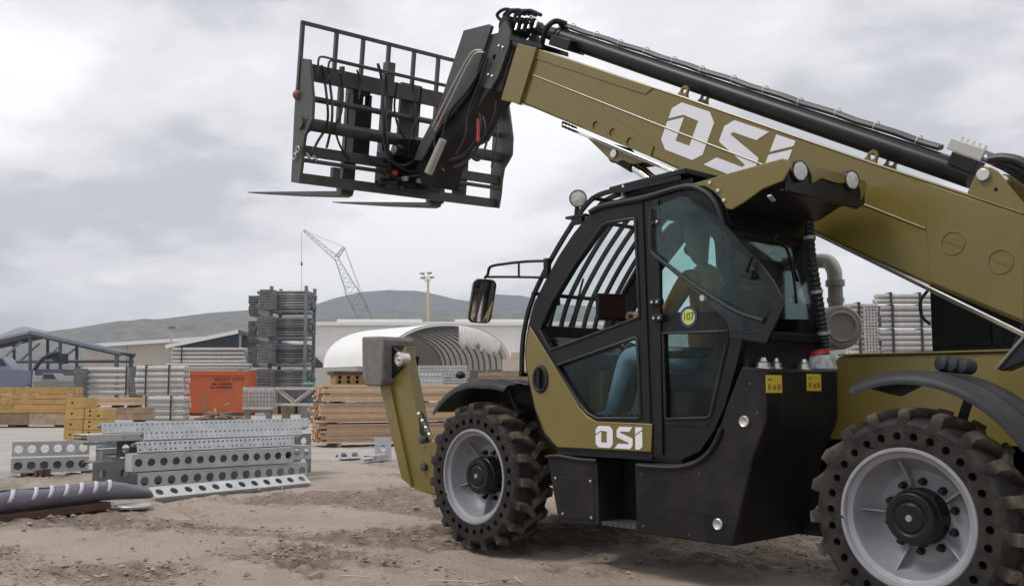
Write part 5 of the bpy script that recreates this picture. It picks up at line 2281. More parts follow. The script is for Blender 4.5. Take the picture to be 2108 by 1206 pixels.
m = MB()
m.prism([cen + axd * Lt + q_ for q_ in arc], axd * .1)
m.build('end_wall', M['fabin'], th)
for s_ in (-1, 1):
    m = MB()
    m.obox(cen + wd * (half * s_ - (.0 if s_ < 0 else -.0)), wd * (2.3 * s_), axd * Lt, UZ * zc0)
    m.build('side_container', mat('container_grey', (.34, .33, .31), .7, var=.08), th)
m = MB()      # torn curtain hanging from the front hoop
random.seed(21)
tops = []
for i in range(33):
    k_ = 10.7 + 5.3 * i / 32
    i0 = int(k_)
    tops.append(arc[i0].lerp(arc[i0 + 1], k_ - i0))
n_ = len(tops)
drop = [1.45 + .25 * math.sin(i * .9) + random.uniform(-.25, .3) - (.9 if i > 28 else 0) for i in range(n_)]
vs_ = [cen - axd * .05 + q_ * .98 for q_ in tops]
vs_ += [cen - axd * (.05 + .16 * (i % 2)) + V((q_.x * .98, q_.y * .98, q_.z * .98 - d_ * .5)) for i, (q_, d_) in enumerate(zip(tops, drop))]
vs_ += [cen - axd * (.05 + .26 * (i % 2)) + V((q_.x * .98, q_.y * .98, q_.z * .98 - d_)) for i, (q_, d_) in enumerate(zip(tops, drop))]
m.add(vs_, [(r_ * n_ + i, r_ * n_ + i + 1, r_ * n_ + n_ + i + 1, r_ * n_ + n_ + i) for r_ in (0, 1) for i in range(n_ - 1)])
o_ = m.build('torn_curtain', M['siding'], th)
sd = o_.modifiers.new('s', 'SOLIDIFY')
sd.thickness = .04
m = MB()
q_ = tops[19]
m.tube([cen - axd * .05 + V((q_.x, q_.y, q_.z - 1.5)), cen - axd * .1 + V((q_.x, q_.y, .3))], .06, 6)
m.build('curtain_rope', M['beige'], th)

# ---- crane, light poles
h = 330
th = thing('lattice_crane', 'tall grey lattice boom crane with jib rising behind the warehouse', 'crane', base(752, h))


def lattice(parent, name, a, b, wa, wb, nseg, h_, dep=1.6, r_=.08):
    pa, pb = H(*a, h_), H(*b, h_)
    d_ = (pb - pa).normalized()
    s_ = d_.cross(FG).normalized()
    mm = MB()
    cor = []
    for i in range(nseg + 1):
        k = i / nseg
        w_ = wa + (wb - wa) * k
        c_ = pa.lerp(pb, k)
        cor.append([c_ + s_ * w_ * u_ + FG * dep * v_ * w_ / max(wa, wb) for u_, v_ in ((-.5, -.5), (.5, -.5), (.5, .5), (-.5, .5))])
    for j in range(4):
        mm.tube([c_[j] for c_ in cor], r_, 5)
    for i in range(nseg):
        for j in range(4):
            j2 = (j + 1) % 4
            mm.tube([cor[i][j if i % 2 else j2], cor[i + 1][j2 if i % 2 else j]], r_ * .7, 4)
    return mm.build(name, M['rack'], parent)


lattice(th, 'boom', (790, 735), (722, 595), 4.6, 4.2, 11, h, 4)
lattice(th, 'boom', (722, 595), (693, 532), 3.6, 1.2, 7, h, 2)
lattice(th, 'jib', (693, 532), (625, 474), 1.6, .7, 9, h, 1.4)
lattice(th, 'mast', (693, 530), (709, 509), 1.2, .7, 4, h, 1)
for a_, b_ in (((624, 474), (709, 509)), ((709, 509), (760, 640)), ((709, 509), (755, 640))):
    m = MB()
    m.tube([H(*a_, h), H(*b_, h)], .06, 4)
    m.build('stay_rope', M['galvd'], th)
m = MB()
m.tube([H(621, 478, h), H(621, 620, h)], .07, 4)
m.build('hoist_rope', M['galvd'], th)
m = MB()
m.cyl(H(621, 540, h), H(621, 547, h), .3, .3, 8)
m.build('hook_block', M['dark'], th)
m = MB()
m.obox(base(770, h), RT * 9, FG * 4, UZ * 4)
m.build('crane_base', M['rack'], th)
h = 210
th = thing('yellow_light_mast', 'tall yellow floodlight mast with four lamps behind the warehouse', 'light mast', base(882, h))
m = MB()
m.tube([base(884, h), H(881, 575, h)], [.38, .26], 10)
m.build('mast_pole', mat('yellow_mast_paint', (.52, .45, .23), .6, var=.08), th)
for (x, y, x2, y2) in ((879, 574, 869, 563), (879, 574, 884, 562), (880, 582, 870, 572), (881, 582, 889, 571)):
    m = MB()
    m.tube([H(x, y, h), H(x2, y2, h)], .09, 6)
    a_ = m.build('lamp_arm', M['yelw'], th)
    m = MB()
    p_ = H(x2, y2, h)
    m.box(p_, (.8, .8, .3))
    m.build('flood_lamp', M['galvd'], a_)
h = 110
th = thing('grey_light_pole', 'thin grey light pole in front of the beige building', 'light pole', base(352, h))
m = MB()
m.tube([base(352, h), H(352, 678, h)], [.16, .10], 8)
m.build('pole', M['galv'], th)
m = MB()
m.box(H(352, 674, h), (.7, .7, .25))
m.build('lamp_head', M['rack'], th)


# =================================================================== stored materials
def pipe_bundle(label, x0, x1, yt, yb, h_, rows, cols, straps, mt='pipe', group=None, yaw=0, name='pipe_bundle', gap=.92, timber=True, dz=None, rad=None):
    o_, ex_, ey_ = bframe(x0, h_, yaw)
    zb_, zt_ = zat(x0, yb, h_), zat(x0, yt, h_)
    ln = (x1 - x0) * px(h_) / max(.3, math.cos(R(yaw)))
    pitch = (zt_ - zb_) / rows
    r_ = pitch * gap / 2
    t_ = thing(name, label, 'pipes', o_ + UZ * 0, group)
    mm = MB()
    mm.tube([V((0, 0, 0)), ex_ * ln], r_, 10)
    me = mm.mesh('pipe', M[mt])
    for i in range(rows):
        for j in range(cols):
            jit = random.uniform(-.06, .06)
            inst('pipe', me, t_, Matrix.Translation(UZ * (zb_ + pitch * (i + .5)) + ey_ * (r_ * 2.05 * j) + ex_ * jit))
    for k in straps:
        mm = MB()
        mm.obox(o_ + ex_ * (ln * k) - ey_ * (r_ + .03) + UZ * (zb_ - .02), ex_ * .07, ey_ * .03, UZ * (zt_ - zb_ + .04))
        mm.obox(o_ + ex_ * (ln * k) - ey_ * (r_ + .03) + UZ * (zt_ + .0), ex_ * .07, ey_ * (cols * r_ * 2.05 + .05), UZ * .03)
        mm.build('strap', M['dark'], t_)
    if timber and zb_ > .08:
        for k in (.12, .85):
            mm = MB()
            mm.obox(o_ + ex_ * (ln * k) - ey_ * r_, ex_ * .14, ey_ * (cols * r_ * 2.0), UZ * min(zb_ - .005, .12) + V((0, 0, 0)))
            mm.build('bearer', M['oldwood'], t_)
    return t_


gp_ = 'strapped pipe bundles in the yard'
pipe_bundle('strapped pale pipes with dark gaps behind the yellow beams', 163, 262, 755, 813, 52, 5, 4, (.0, .97), group=gp_)
pipe_bundle('short strapped pipe bundle left of the orange container, upper of two', 280, 378, 752, 812, 50, 5, 4, (.2, .68), group=gp_)
pipe_bundle('low strapped pipe bundle left of the orange container, lower of two', 300, 380, 815, 866, 47, 4, 4, (.02, .66), group=gp_)
pipe_bundle('long pale pipes stacked high behind the orange container', 352, 500, 715, 748, 66, 4, 4, (.13, ), group=gp_, timber=False)
pipe_bundle('long pale pipes just above the orange container', 340, 512, 748, 760, 62, 2, 4, (), group=gp_, timber=False)
# square scaffold ends beside them
for (x0, x1, y0, y1, lab) in ((150, 164, 757, 815, 'grey stacked tube ends left of the strapped pipes'), (264, 279, 755, 812, 'dark stacked tube ends between two pipe bundles')):
    h = 51
    o, ex, ey = bframe(x0, h)
    th = thing('tube_end_stack', lab, 'tubes', o)
    zb_, zt_ = zat(x0, y1, h), zat(x0, y0, h)
    mm = MB()
    s_ = (x1 - x0) * px(h) / 3
    mm.holed([V((0, 0, 0)), ex * s_ * .92, ex * s_ * .92 + UZ * s_ * .92, UZ * s_ * .92], [[ex * s_ * .2 + UZ * s_ * .2, ex * s_ * .72 + UZ * s_ * .2, ex * s_ * .72 + UZ * s_ * .72, ex * s_ * .2 + UZ * s_ * .72]], ey * 1.2)
    me = mm.mesh('tube', M['galvd'])
    nr = int((zt_ - zb_) / s_)
    for i in range(nr):
        for j in range(3):
            inst('tube', me, th, Matrix.Translation(UZ * (zb_ + i * (zt_ - zb_) / nr) + ex * s_ * j))
    mm = MB()
    mm.obox(o + ey * .1, ex * (s_ * 3), ey * .9, UZ * (zb_ - .01))
    mm.build('bearer', M['oldwood'], th)

# ---- orange container
h = 56
o, ex, ey = bframe(380, h)
w = 124 * px(h)
zt = zat(380, 764, h)
th = thing('orange_container', 'orange steel container with dark lettering beside the pipe bundles', 'container', o)
m = MB()
m.obox(o + UZ * .15, ex * w, ey * 2.4, UZ * (zt - .15))
m.build('body', M['orange'], th, bevel=.03)
m = MB()
m.obox(o - ey * .06 + UZ * (zt - .22), ex * w, ey * .06, UZ * .24)
m.obox(o - ey * .06 - ex * .04 + UZ * .1, ex * .16, ey * .059, UZ * (zt - .1))
m.build('top_rail', M['orange'], th)
m = MB()
m.obox(o - ey * .02, ex * w, ey * 2.3, UZ * .15)
m.build('skid', M['brownw'], th)


def text(parent, body, p, ex_, up_, nrm, size, mt, name='lettering'):
    c_ = bpy.data.curves.new('txt', 'FONT')
    c_.body = body
    c_.size = size
    c_.extrude = .004
    f_ = bpy.data.objects.new('txt', c_)
    COL.objects.link(f_)
    me = bpy.data.meshes.new_from_object(f_.evaluated_get(bpy.context.evaluated_depsgraph_get()))
    bpy.data.objects.remove(f_)
    me.materials.append(mt)
    o_ = bpy.data.objects.new(name, me)
    COL.objects.link(o_)
    o_.parent = parent
    q_ = p - ORG.get(parent.name, V((0, 0, 0)))
    o_.matrix_local = Matrix(((ex_.x, up_.x, nrm.x, q_.x), (ex_.y, up_.y, nrm.y, q_.y), (ex_.z, up_.z, nrm.z, q_.z), (0, 0, 0, 1)))
    return o_


ink2 = mat('faded_brown_ink', (.09, .028, .014), .7)
text(th, 'BECKY AWA', H(442, 784, h - .06), ex, UZ, -ey, .30, ink2)
for (x0, x1, y) in ((436, 446, 790.5), (452, 476, 790), (432, 441, 797.5), (445, 478, 797)):
    m = MB()
    m.obox(H(x0, y + 1.6, h - .05), ex * ((x1 - x0) * px(h)), -ey * .004, UZ * (3.0 * px(h)))
    m.build('lettering_line', ink2, th)

M['galvp'] = mat('grimy_steel_prop', (.20, .205, .20), .6, metal=.2, var=.35, vscale=3, rnd=.45)
# ---- rack tower: four stacked steel racks with bundles of props
h = 60
yl = [(592, 638), (647, 693), (702, 748), (754, 800)]
for lv, (yt, yb) in enumerate(yl):
    nm_ = ('topmost', 'second highest', 'second lowest', 'lowest')[lv]
    o, ex, ey = bframe(553, h, -6)
    zb_, zt_ = zat(553, yb + 6, h), zat(553, yt - 3, h)
    W_ = 74 * px(h)
    th = thing('stacking_rack', '%s grey steel rack of the tall rack tower' % nm_, 'rack', V((o.x, o.y, zb_)), 'racks of the tower')
    for u_ in (0, W_):
        for v_ in (0, 1.7):
            m = MB()
            m.obox(o + ex * (u_ - .09) + ey * v_ + UZ * zb_, ex * .18, ey * .18, UZ * (zt_ - zb_))
            m.build('post', M['rack'], th)
    for z_ in (zb_ + .02, ):
        for v_ in (-.02, 1.72):
            m = MB()
            m.obox(o + ex * .1 + ey * v_ + UZ * z_, ex * (W_ - .2), ey * .16, UZ * .16)
            m.build('rail', M['rack'], th)
        for u_ in (.0, W_ * .5, W_ - .1):
            m = MB()
            m.obox(o + ex * u_ + ey * .15 + UZ * z_, ex * .12, ey * 1.56, UZ * .12)
            m.build('cross_rail', M['rack'], th)
    # props lying across the rack
    lab = 'bundle of dull steel props in the %s rack of the tower' % nm_
    rows, cols = 7, 5
    pz = (zt_ - zb_ - .50) / rows
    pr = pz * .44
    pb_ = thing('prop_bundle', lab, 'steel props', V((o.x, o.y, zb_ + .2)), 'prop bundles in the racks')
    mm = MB()
    Lp = 108 * px(h)
    mm.tube([ex * -.85, ex * (Lp - .85)], pr, 8)
    mm.obox(ex * -.85 - ey * pr * 1.25 - UZ * pr * 1.15, ex * .06, ey * pr * 2.5, UZ * pr * 2.3)
    mm.tube([ex * (W_ * .42), ex * (W_ * .60)], pr * 1.25, 8)
    me = mm.mesh('prop', M['galvp'])
    for i in range(rows):
        for j in range(cols):
            inst('prop', me, pb_, Matrix.Translation(UZ * (.03 + pz * (i + .5)) + ey * (.25 + j * .30) + ex * random.uniform(-.12, .12)))
    # a block of tubes end-on at the rack's left side
    pc_ = base(530, h - .8)
    pb3 = thing('tube_block', 'block of square tubes end-on at the left side of the %s rack' % nm_, 'tubes', V((pc_.x, pc_.y, zb_ + .16)), 'tube blocks beside the racks')
    mm = MB()
    mm.holed([V((0, 0, 0)), ex * .155, ex * .155 + UZ * .15, UZ * .15], [[ex * .035 + UZ * .035, ex * .12 + UZ * .035, ex * .12 + UZ * .115, ex * .035 + UZ * .115]], ey * .9)
    me3 = mm.mesh('tube', M['galvd'])
    for i in range(int((zt_ - zb_ - .4) / .17)):
        for j in range(5):
            inst('tube', me3, pb3, Matrix.Translation(UZ * (.02 + .17 * i) + ex * (.16 * j + random.uniform(-.012, .012)) - ey * random.uniform(0, .08)))
    # a second bundle end-on, further left
    pb2 = thing('prop_bundle', 'bundle of grey tubes end-on left of the %s rack of the tower' % nm_, 'steel props', V((base(508, h + 3).x, base(508, h + 3).y, zb_ + .05)), 'tube bundles left of the racks')
    mm = MB()
    mm.holed([V((0, 0, 0)), ex * .15, ex * .15 + UZ * .15, UZ * .15], [[ex * .03 + UZ * .03, ex * .12 + UZ * .03, ex * .12 + UZ * .12, ex * .03 + UZ * .12]], ey * 2.2)
    me = mm.mesh('tube', M['galvd'])
    zz_ = zt_ - zb_ - .35
    for i in range(int(zz_ / .17)):
        for j in range(4):
            inst('tube', me, pb2, Matrix.Translation(UZ * (.12 + .17 * i) + ex * (.17 * j + random.uniform(-.02, .02)) - ey * random.uniform(0, .15)))
    m = MB()
    m.obox(V((base(508, h + 3).x, base(508, h + 3).y, zb_ + .05)) + ey * .1, ex * .75, ey * 2.0, UZ * .10)
    m.build('pallet_bar', M['rack'], pb2)
    if lv == 3:
        for kk in (.02, .6):
            m = MB()
            m.obox(V((base(508, h + 3).x, base(508, h + 3).y, 0)) + ex * kk, ex * .14, ey * 2.0, UZ * (zb_ + .04))
            m.build('bearer', M['oldwood'], pb2)
# low bed below the tower
o, ex, ey = bframe(545, h, -6)
zb_ = zat(553, 806, h)
th = thing('tower_bed', 'low timber and steel bed under the rack tower', 'stack', o)
for i in range(6):
    m = MB()
    m.obox(o + ex * (i * .52), ex * .3, ey * 1.9, UZ * zb_)
    m.build('bearer', M['oldwood'], th)

# ---- pale truss girder lying in front of the tower
h = 43
o, ex, ey = bframe(506, h)
th = thing('truss_girder', 'pale truss girder with triangular webs lying in front of the rack tower', 'girder', o)
zb_, zt_ = zat(560, 835, h), zat(560, 797, h)
for (a_, b_, z_, nm_) in ((500, 692, zt_ - .10, 'top_chord'), (556, 688, zb_, 'bottom_chord')):
    for dy in (0, .8):
        m = MB()
        m.obox(base(a_, h) + ey * dy + UZ * z_, ex * ((b_ - a_) * px(h)), ey * .22, UZ * .11)
        m.build(nm_, M['pipe'], th)
zz_ = [(566, 0), (604, 1), (640, 0), (672, 1)]
for i, (xa, xb_, up_) in enumerate(((566, 602, 0), (604, 640, 1), (648, 676, 0))):
    for dy in (0, .8):
        m = MB()
        pa, pb = base(xa, h) + ey * (dy + .05) + UZ * (zt_ - .1 if not up_ else zb_ + .1), base(xb_, h) + ey * (dy + .05) + UZ * (zb_ + .1 if not up_ else zt_ - .1)
        m.obox(pa, pb - pa, ey * .12, UZ * .09)
        m.build('web', M['pipe'], th)
m = MB()
m.obox(base(562, h) + ey * 1.1 + UZ * zb_, ex * (120 * px(h)), ey * .05, UZ * (zt_ - zb_ - .1))
m.build('back_plate', M['galvd'], th)
for x_ in (562, 684):
    m = MB()
    m.obox(base(x_, h) - ey * .01 + UZ * (zb_ + .11), ex * .09, ey * .2, UZ * (zt_ - zb_ - .21))
    m.build('end_post', M['pipe'], th)
for x_ in (580, 640):
    m = MB()
    m.obox(base(x_, h) + ey * .1, ex * .2, ey * .8, UZ * zb_)
    m.build('bearer', M['oldwood'], th)
th = thing('grating_block', 'pale grid block of stacked frames beside the orange container', 'frames', base(500, h))
z0, z1 = zat(500, 842, h), zat(500, 800, h)
for i in range(5):
    m = MB()
    m.obox(base(500, h - .5) + UZ * (z0 + (z1 - z0) * i / 5), ex * (60 * px(h)), ey * .3, UZ * ((z1 - z0) / 5 - .03))
    m.build('frame_rail', M['pipe'], th)
for i in range(9):
    m = MB()
    m.obox(base(501 + i * 7, h - .52) + UZ * (z0 + .12), ex * .04, ey * .02, UZ * (z1 - z0 - .2))
    m.build('frame_bar', M['galvd'], th)
for kk in (505, 548):
    m = MB()
    m.obox(base(kk, h - .4), ex * .2, ey * .3, UZ * z0)
    m.build('leg', M['galvd'], th)

# ---- wood scrap pile
h = 41
o, ex, ey = bframe(455, h)
th = thing('scrap_wood_pile', 'loose pile of broken boards in front of the orange container', 'wood pile', o)
mm = MB()
mm.box((0, 0, 0), (1, .09, .05))
me = mm.mesh('board', M['oldwood'])
for i in range(90):
    a = random.uniform(0, math.pi)
    ln = random.uniform(.5, 1.5)
    u_ = random.gauss(0, .5)
    z_ = max(.03, .48 - abs(u_) * .5) * random.random()
    inst('board', me, th, Matrix.Translation(ex * u_ + ey * random.uniform(-.6, .6) + UZ * (z_ + .05)) @ Matrix.Rotation(a, 4, 'Z') @ Matrix.Rotation(random.uniform(-.3, .3), 4, 'Y') @ Matrix.Scale(ln, 4, (1, 0, 0)))
for (xa, ya, xb_, yb_) in ((412, 808, 424, 862), (405, 838, 455, 836), (440, 806, 505, 806), (455, 836, 470, 828)):
    m = MB()
    pa, pb = H(xa, ya, h - .3), H(xb_, yb_, h - .3)
    if pb.z < 0:
        pb.z = 0.01
    m.obox(pa, pb - pa, ex * .11, ey * .06)
    m.build('board', M['oldwood'], th)

# ---- yellow beams on dunnage, left edge
h = 38
o, ex, ey = bframe(-120, h)
th = thing('yellow_beam_stack', 'stack of long yellow timber beams at the left edge', 'beam stack', o)
y_ = [(797, 811), (812, 821), (822, 832), (833, 843), (843, 850)]
random.seed(3)
for i, (a_, b_) in enumerate(y_):
    zt_, zb_ = zat(50, a_, h), zat(50, b_, h)
    cuts = [-120, (30, 2, 18, 28, 60)[i], 148 - (0, 0, 10, 12, 8)[i]]
    for j in range(2):
        for d_ in range(3):
            m = MB()
            m.obox(base(cuts[j], h) + ey * (d_ * .36) + UZ * zb_, ex * ((cuts[j + 1] - cuts[j]) * px(h) - .03), ey * .33, UZ * (zt_ - zb_))
            m.build('beam', M['yelw'], th, bevel=.008)
zb_ = zat(50, 851, h)
for j, (a_, b_) in enumerate(((-120, 60), (62, 140))):
    m = MB()
    m.obox(base(a_, h - .1) + UZ * .10, ex * ((b_ - a_) * px(h)), ey * 1.2, UZ * (zb_ - .10))
    m.build('bearer', M['oldwood'], th)
for x_ in (-80, 20, 115):
    m = MB()
    m.obox(base(x_, h), ex * .3, ey * 1.0, UZ * .10)
    m.build('block', M['brownw'], th)

# ---- yellow square ends
h = 28
o, ex, ey = bframe(134, h)
th = thing('yellow_panel_stack', 'stepped stack of yellow square beam ends with holes', 'beam stack', o)
rows = [(906, 884, 134, 214), (884, 862, 134, 214), (862, 840, 136, 214), (840, 818, 136, 176)]
for i, (yb_, yt_, xa, xb_) in enumerate(rows):
    n_ = 2 if xb_ > 200 else 1
    for j in range(n_):
        wq = (xb_ - xa) / n_ * px(h)
        z0 = max(.02, zat(xa, yb_, h)) if i else .02
        z1 = zat(xa, yt_, h)
        p0 = base(xa, h) + ex * (wq * j) + UZ * z0
        m = MB()
        hs = []
        for (u_, v_) in ((.3, .3), (.3, .72), (.75, .3)) if j else ((.35, .5),):
            hs.append(circ(p0 + ex * (wq * u_) + UZ * ((z1 - z0) * v_), ex, UZ, .035, 8))
        q_ = [p0 + ex * .012, p0 + ex * (wq - .012), p0 + ex * (wq - .012) + UZ * (z1 - z0 - .012), p0 + ex * .012 + UZ * (z1 - z0 - .012)]
        m.holed(q_, hs, ey * .9)
        m.build('beam', M['yeld'], th)
# timbers behind them
h = 33
o, ex, ey = bframe(175, h)
th = thing('timber_stack', 'two pale timber packs behind the yellow beam ends', 'timber', o)
for i, (ya, yb_, xa, xb_) in enumerate(((818, 834, 172, 276), (838, 864, 195, 298))):
    for k in range(2):
        m = MB()
        za, zb2 = zat(xa, yb_, h), zat(xa, ya, h)
        m.obox(base(xa, h) + UZ * (za + (zb2 - za) * k / 2), ex * ((xb_ - xa) * px(h)), ey * 1.0, UZ * ((zb2 - za) / 2 - .012))
        m.build('timber', M['oldwood'] if i else M['lumber'], th, bevel=.006)
for xx in (205, 275):
    m = MB()
    m.obox(base(xx, h) + ey * .05, ex * .12, ey * .8, UZ * zat(xx, 864, h))
    m.build('bearer', M['brownw'], th)
for xx in (180, 230, 262):
    m = MB()
    m.obox(base(xx, h) + ey * .05 + UZ * zat(xx, 838, h), ex * .1, ey * .8, UZ * (zat(xx, 834, h) - zat(xx, 838, h)))
    m.build('spacer', M['brownw'], th)


# ---- perforated steel beams
def beam(label, a, b, hgt, holes, r_, dep=.16, closed=False, skew=0.0, tilt=90, rows=1, mt='galv', lip=.035, name='perforated_beam', ends=.5, group='perforated steel beams in the yard pile'):
    """channel beam from a to b (bottom front edge); its holed web leans back by 90-tilt degrees"""
    ax = (b - a)
    ln = ax.length
    ax.normalize()
    tw = R(skew)
    ax = Matrix.Rotation(tw, 3, 'Z') @ ax
    b = a + ax * ln
    n_ = ax.cross(UZ).normalized()
    if n_.dot(FG) > 0:
        n_ = -n_
    bk = -n_
    up_ = bk * math.cos(R(tilt)) + UZ * math.sin(R(tilt))
    bk2 = bk * math.sin(R(tilt)) - UZ * math.cos(R(tilt))
    hs = []
    for q in range(rows):
        vv = hgt * (q + .5) / rows
        for i in range(holes):
            c_ = a + ax * (ln * (i + ends) / (holes - 1 + 2 * ends)) + up_ * vv
            hs.append(circ(c_, ax, up_, r_, 14 if r_ > .03 else 6))
    mm = MB()
    mm.holed([a, b, b + up_ * hgt, a + up_ * hgt], hs, bk2 * .010)
    mm.obox(a + bk2 * .010, ax * ln, up_ * .010, bk2 * dep)
    mm.obox(a + bk2 * .010 + up_ * (hgt - .010), ax * ln, up_ * .010, bk2 * dep)
    mm.obox(a + bk2 * (.010 + dep), ax * ln, up_ * lip, bk2 * .008)
    mm.obox(a + bk2 * (.010 + dep) + up_ * (hgt - lip), ax * ln, up_ * lip, bk2 * .008)
    if closed:
        mm.obox(a + bk2 * (.012 + dep) + up_ * lip, ax * ln, up_ * (hgt - 2 * lip), bk2 * .008)
        for e_ in (a + ax * .003, b - ax * .011):
            mm.obox(e_ + bk2 * .0115 + up_ * .0115, ax * .008, up_ * (hgt - .023), bk2 * (dep - .003))
    o_ = mm.build(name, M[mt], None, smooth=30, org=(a.x, a.y, 0))
    return tag(o_, label, 'steel beam', group)


PA, PB = G(285, 1012), G(635, 986)
pn = (PB - PA).cross(UZ).normalized()
if pn.dot(FG) < 0:
    pn = -pn


def Q(x, y, k=0.0):                # on the upright plane of the pile, k metres behind its front
    d = ray(x, y)
    return CAM + d * ((PA + pn * k - CAM).dot(pn) / d.dot(pn))


M['galvw'] = mat('bright_galvanised_steel', (.52, .535, .55), .45, metal=.3, var=.16, vscale=5, dirt=(.25, .22, .19), dirt_amt=.2, dscale=4)
a, b = G(320, 1030), G(640, 998)
a.z = b.z = .035
beam('front tilted perforated beam with twelve oval holes nearest the wrapped roll', a, b, .20, 12, .055, dep=.10, tilt=38, mt='galvw')
a, b = Q(283, 1012), Q(636, 986)
a.z = b.z = .02
beam('bottom perforated beam standing on the dirt behind the tilted beam', a, b, .24, 14, .062, mt='galv', skew=1.0)
a, b = Q(271, 978, .02), Q(600, 960, .02)
a.z = b.z = .275
beam('perforated beam with a row of black round holes midway up the pile', a, b, .24, 14, .056, mt='galv', closed=True, dep=.22, skew=-1.2)
a, b = Q(560, 965, .45), Q(640, 960, .45)
a.z = b.z = .285
beam('short perforated beam end sticking out right of the pile', a, b, .22, 4, .055, mt='galv')
a, b = Q(283, 946, .08), Q(612, 930, .08)
a.z = b.z = .53
beam('lower of two bright beams with small holes in two rows on the pile', a, b, .155, 34, .016, rows=2, mt='galvw', tilt=75, skew=1.6)
a, b = Q(297, 920, .35), Q(618, 908, .35)
a.z = b.z = .69
beam('upper of two bright beams with small holes in two rows on the pile', a, b, .13, 34, .014, rows=2, mt='galvw', tilt=70, skew=-1.4)
a, b = Q(211, 893, 1.1), Q(642, 884, 1.1)
a.z = b.z = .77
beam('long topmost beam with two rows of small holes across the pile', a, b, .16, 44, .015, rows=2, mt='galvw', tilt=72, skew=1.0)
a, b = Q(180, 915, .9), Q(460, 905, .9)
a.z = b.z = .66
beam('plain pale channel lying under the topmost beam', a, b, .10, 2, .015, mt='pipe', dep=.5)
a, b = Q(240, 918, 1.3), Q(640, 908, 1.3)
a.z = b.z = .40
beam('dull beam with large holes at the back of the pile', a, b, .25, 12, .06, mt='galvd', dep=.35)
a, b = Q(190, 985, .9), Q(640, 972, .9)
a.z = b.z = .02
beam('dull bottom beam at the back of the pile', a, b, .35, 12, .06, mt='galvd', dep=.35)
LA, LB = G(22, 981), G(182, 975)
for (z_, lab, mt_, nh) in ((.05, 'lower left beam with six dark round holes', 'galv', 6), (.32, 'upper left beam with six pale round holes', 'galv', 6)):
    a, b = V((LA.x, LA.y, z_)), V((LB.x, LB.y, z_))
    beam(lab, a, b, .24, nh, .066, mt=mt_, dep=.22 if z_ < .2 else .10, closed=z_ < .2)
o = LA.lerp(LB, .52)
th = thing('wood_block', 'small broken brown wood block under the left beams', 'wood block', V((o.x, o.y, 0)) - FG * .25)
for i in range(3):
    m = MB()
    m.box(V((o.x, o.y, .05)) - FG * .25 + RT * (.07 * i - .1), (.07, .12, .10 + .02 * i), Matrix.Rotation(.4 + i * .3, 3, 'Z'))
    m.build('splinter', M['brownw'], th)
for i in (.12, .9):
    p_ = LA.lerp(LB, i)
    m = MB()
    m.obox(V((p_.x, p_.y, 0)), RT * .1, FG * .35, UZ * .048)
    tag(m.build('bearer_block', M['brownw'], None, org=(p_.x, p_.y, 0)), 'small dark bearer under the %s end of the left beams' % ('left' if i < .5 else 'right'), 'wood block')
a, b = G(222, 1000), G(300, 994)
a.z = b.z = .03
beam('bright short beam end with two large holes left of the pile', a, b, .23, 3, .07, mt='galvw')
a, b = G(207, 992), G(292, 985)
a.z = b.z = .29
beam('pale short beam with round holes resting above the bright beam end', a, b, .21, 3, .062, mt='galv')
a, b = G(182, 985), G(262, 978)
a.z = b.z = .52
beam('dull channel end with two holes at the upper left of the pile', a, b, .17, 3, .06, mt='galvd')
m = MB()
p_ = G(195, 985)
m.obox(V((p_.x, p_.y, 0)), RT * .12, FG * .5, UZ * .515)
tag(m.build('steel_post', M['galvd'], None, org=(p_.x, p_.y, 0)), 'taller dull steel support between the left beams and the pile', 'steel post')
m = MB()
m.obox(V((p_.x, p_.y, 0)) + RT * .25, RT * .12, FG * .5, UZ * .285)
tag(m.build('steel_post', M['galvd'], None, org=(p_.x, p_.y, 0)), 'shorter dull steel support right of the taller one', 'steel post')
# small steel offcuts
for (x0, x1, yb_, hh, lab, nh) in ((698, 744, 946, .14, 'small pale steel offcut with two holes on the dirt', 2), (772, 806, 948, .44, 'short upright perforated offcut beside the stabiliser', 1)):
    a, b = G(x0, yb_), G(x1, yb_ - 2)
    a.z = b.z = .015
    beam(lab, a, b, hh, nh, .07, dep=.12, tilt=60 if nh == 2 else 88, mt='galvw', name='steel_offcut', group=None)
a, b = G(768, 952), G(800, 948)
a.z = b.z = .015
beam('low grey channel offcut lying beside the stabiliser', a, b, .12, 3, .03, dep=.2, name='steel_offcut', group=None)

# ---- wrapped roll on a plank
RA, RB = G(-160, 1097), G(222, 1047)
ax = (RB - RA).normalized()
sd_ = ax.cross(UZ).normalized()
if sd_.dot(FG) > 0:
    sd_ = -sd_
th = thing('brown_plank', 'dark brown plank under the wrapped grey purple roll', 'plank', RA)
m = MB()
m.obox(RA + sd_ * .05, RB - RA, -sd_ * .32, UZ * .085)
m.build('plank', M['brownw'], th, bevel=.006)
th = thing('wrapped_roll', 'grey purple wrapped roll with pale tape bands on a plank', 'wrapped roll', RA + UZ * .088)
m = MB()
nseg, nr_ = 46, 20
Ltot = (RB - RA).length + .62
vs_ = []
for i in range(nseg + 1):
    k = i / nseg
    s_ = Ltot * k
    flare = max(0, (k - .80) / .2)
    for j in range(nr_):
        a_ = 2 * math.pi * j / nr_
        wv = .008 * mnoise.noise(V((s_ * 3, math.cos(a_) * 2, math.sin(a_) * 2)))
        ry = .155 + .07 * flare + wv
        rz = .115 - .045 * flare ** 1.5 + wv
        if k > .985:
            ry *= .8
            rz *= .6
        p_ = RA + ax * s_ - sd_ * (.10 + ry * math.cos(a_)) + UZ * (.088 + rz + rz * math.sin(a_) * (1 if math.sin(a_) > 0 else .96) - flare * .035)
        vs_.append(p_)
fs = []
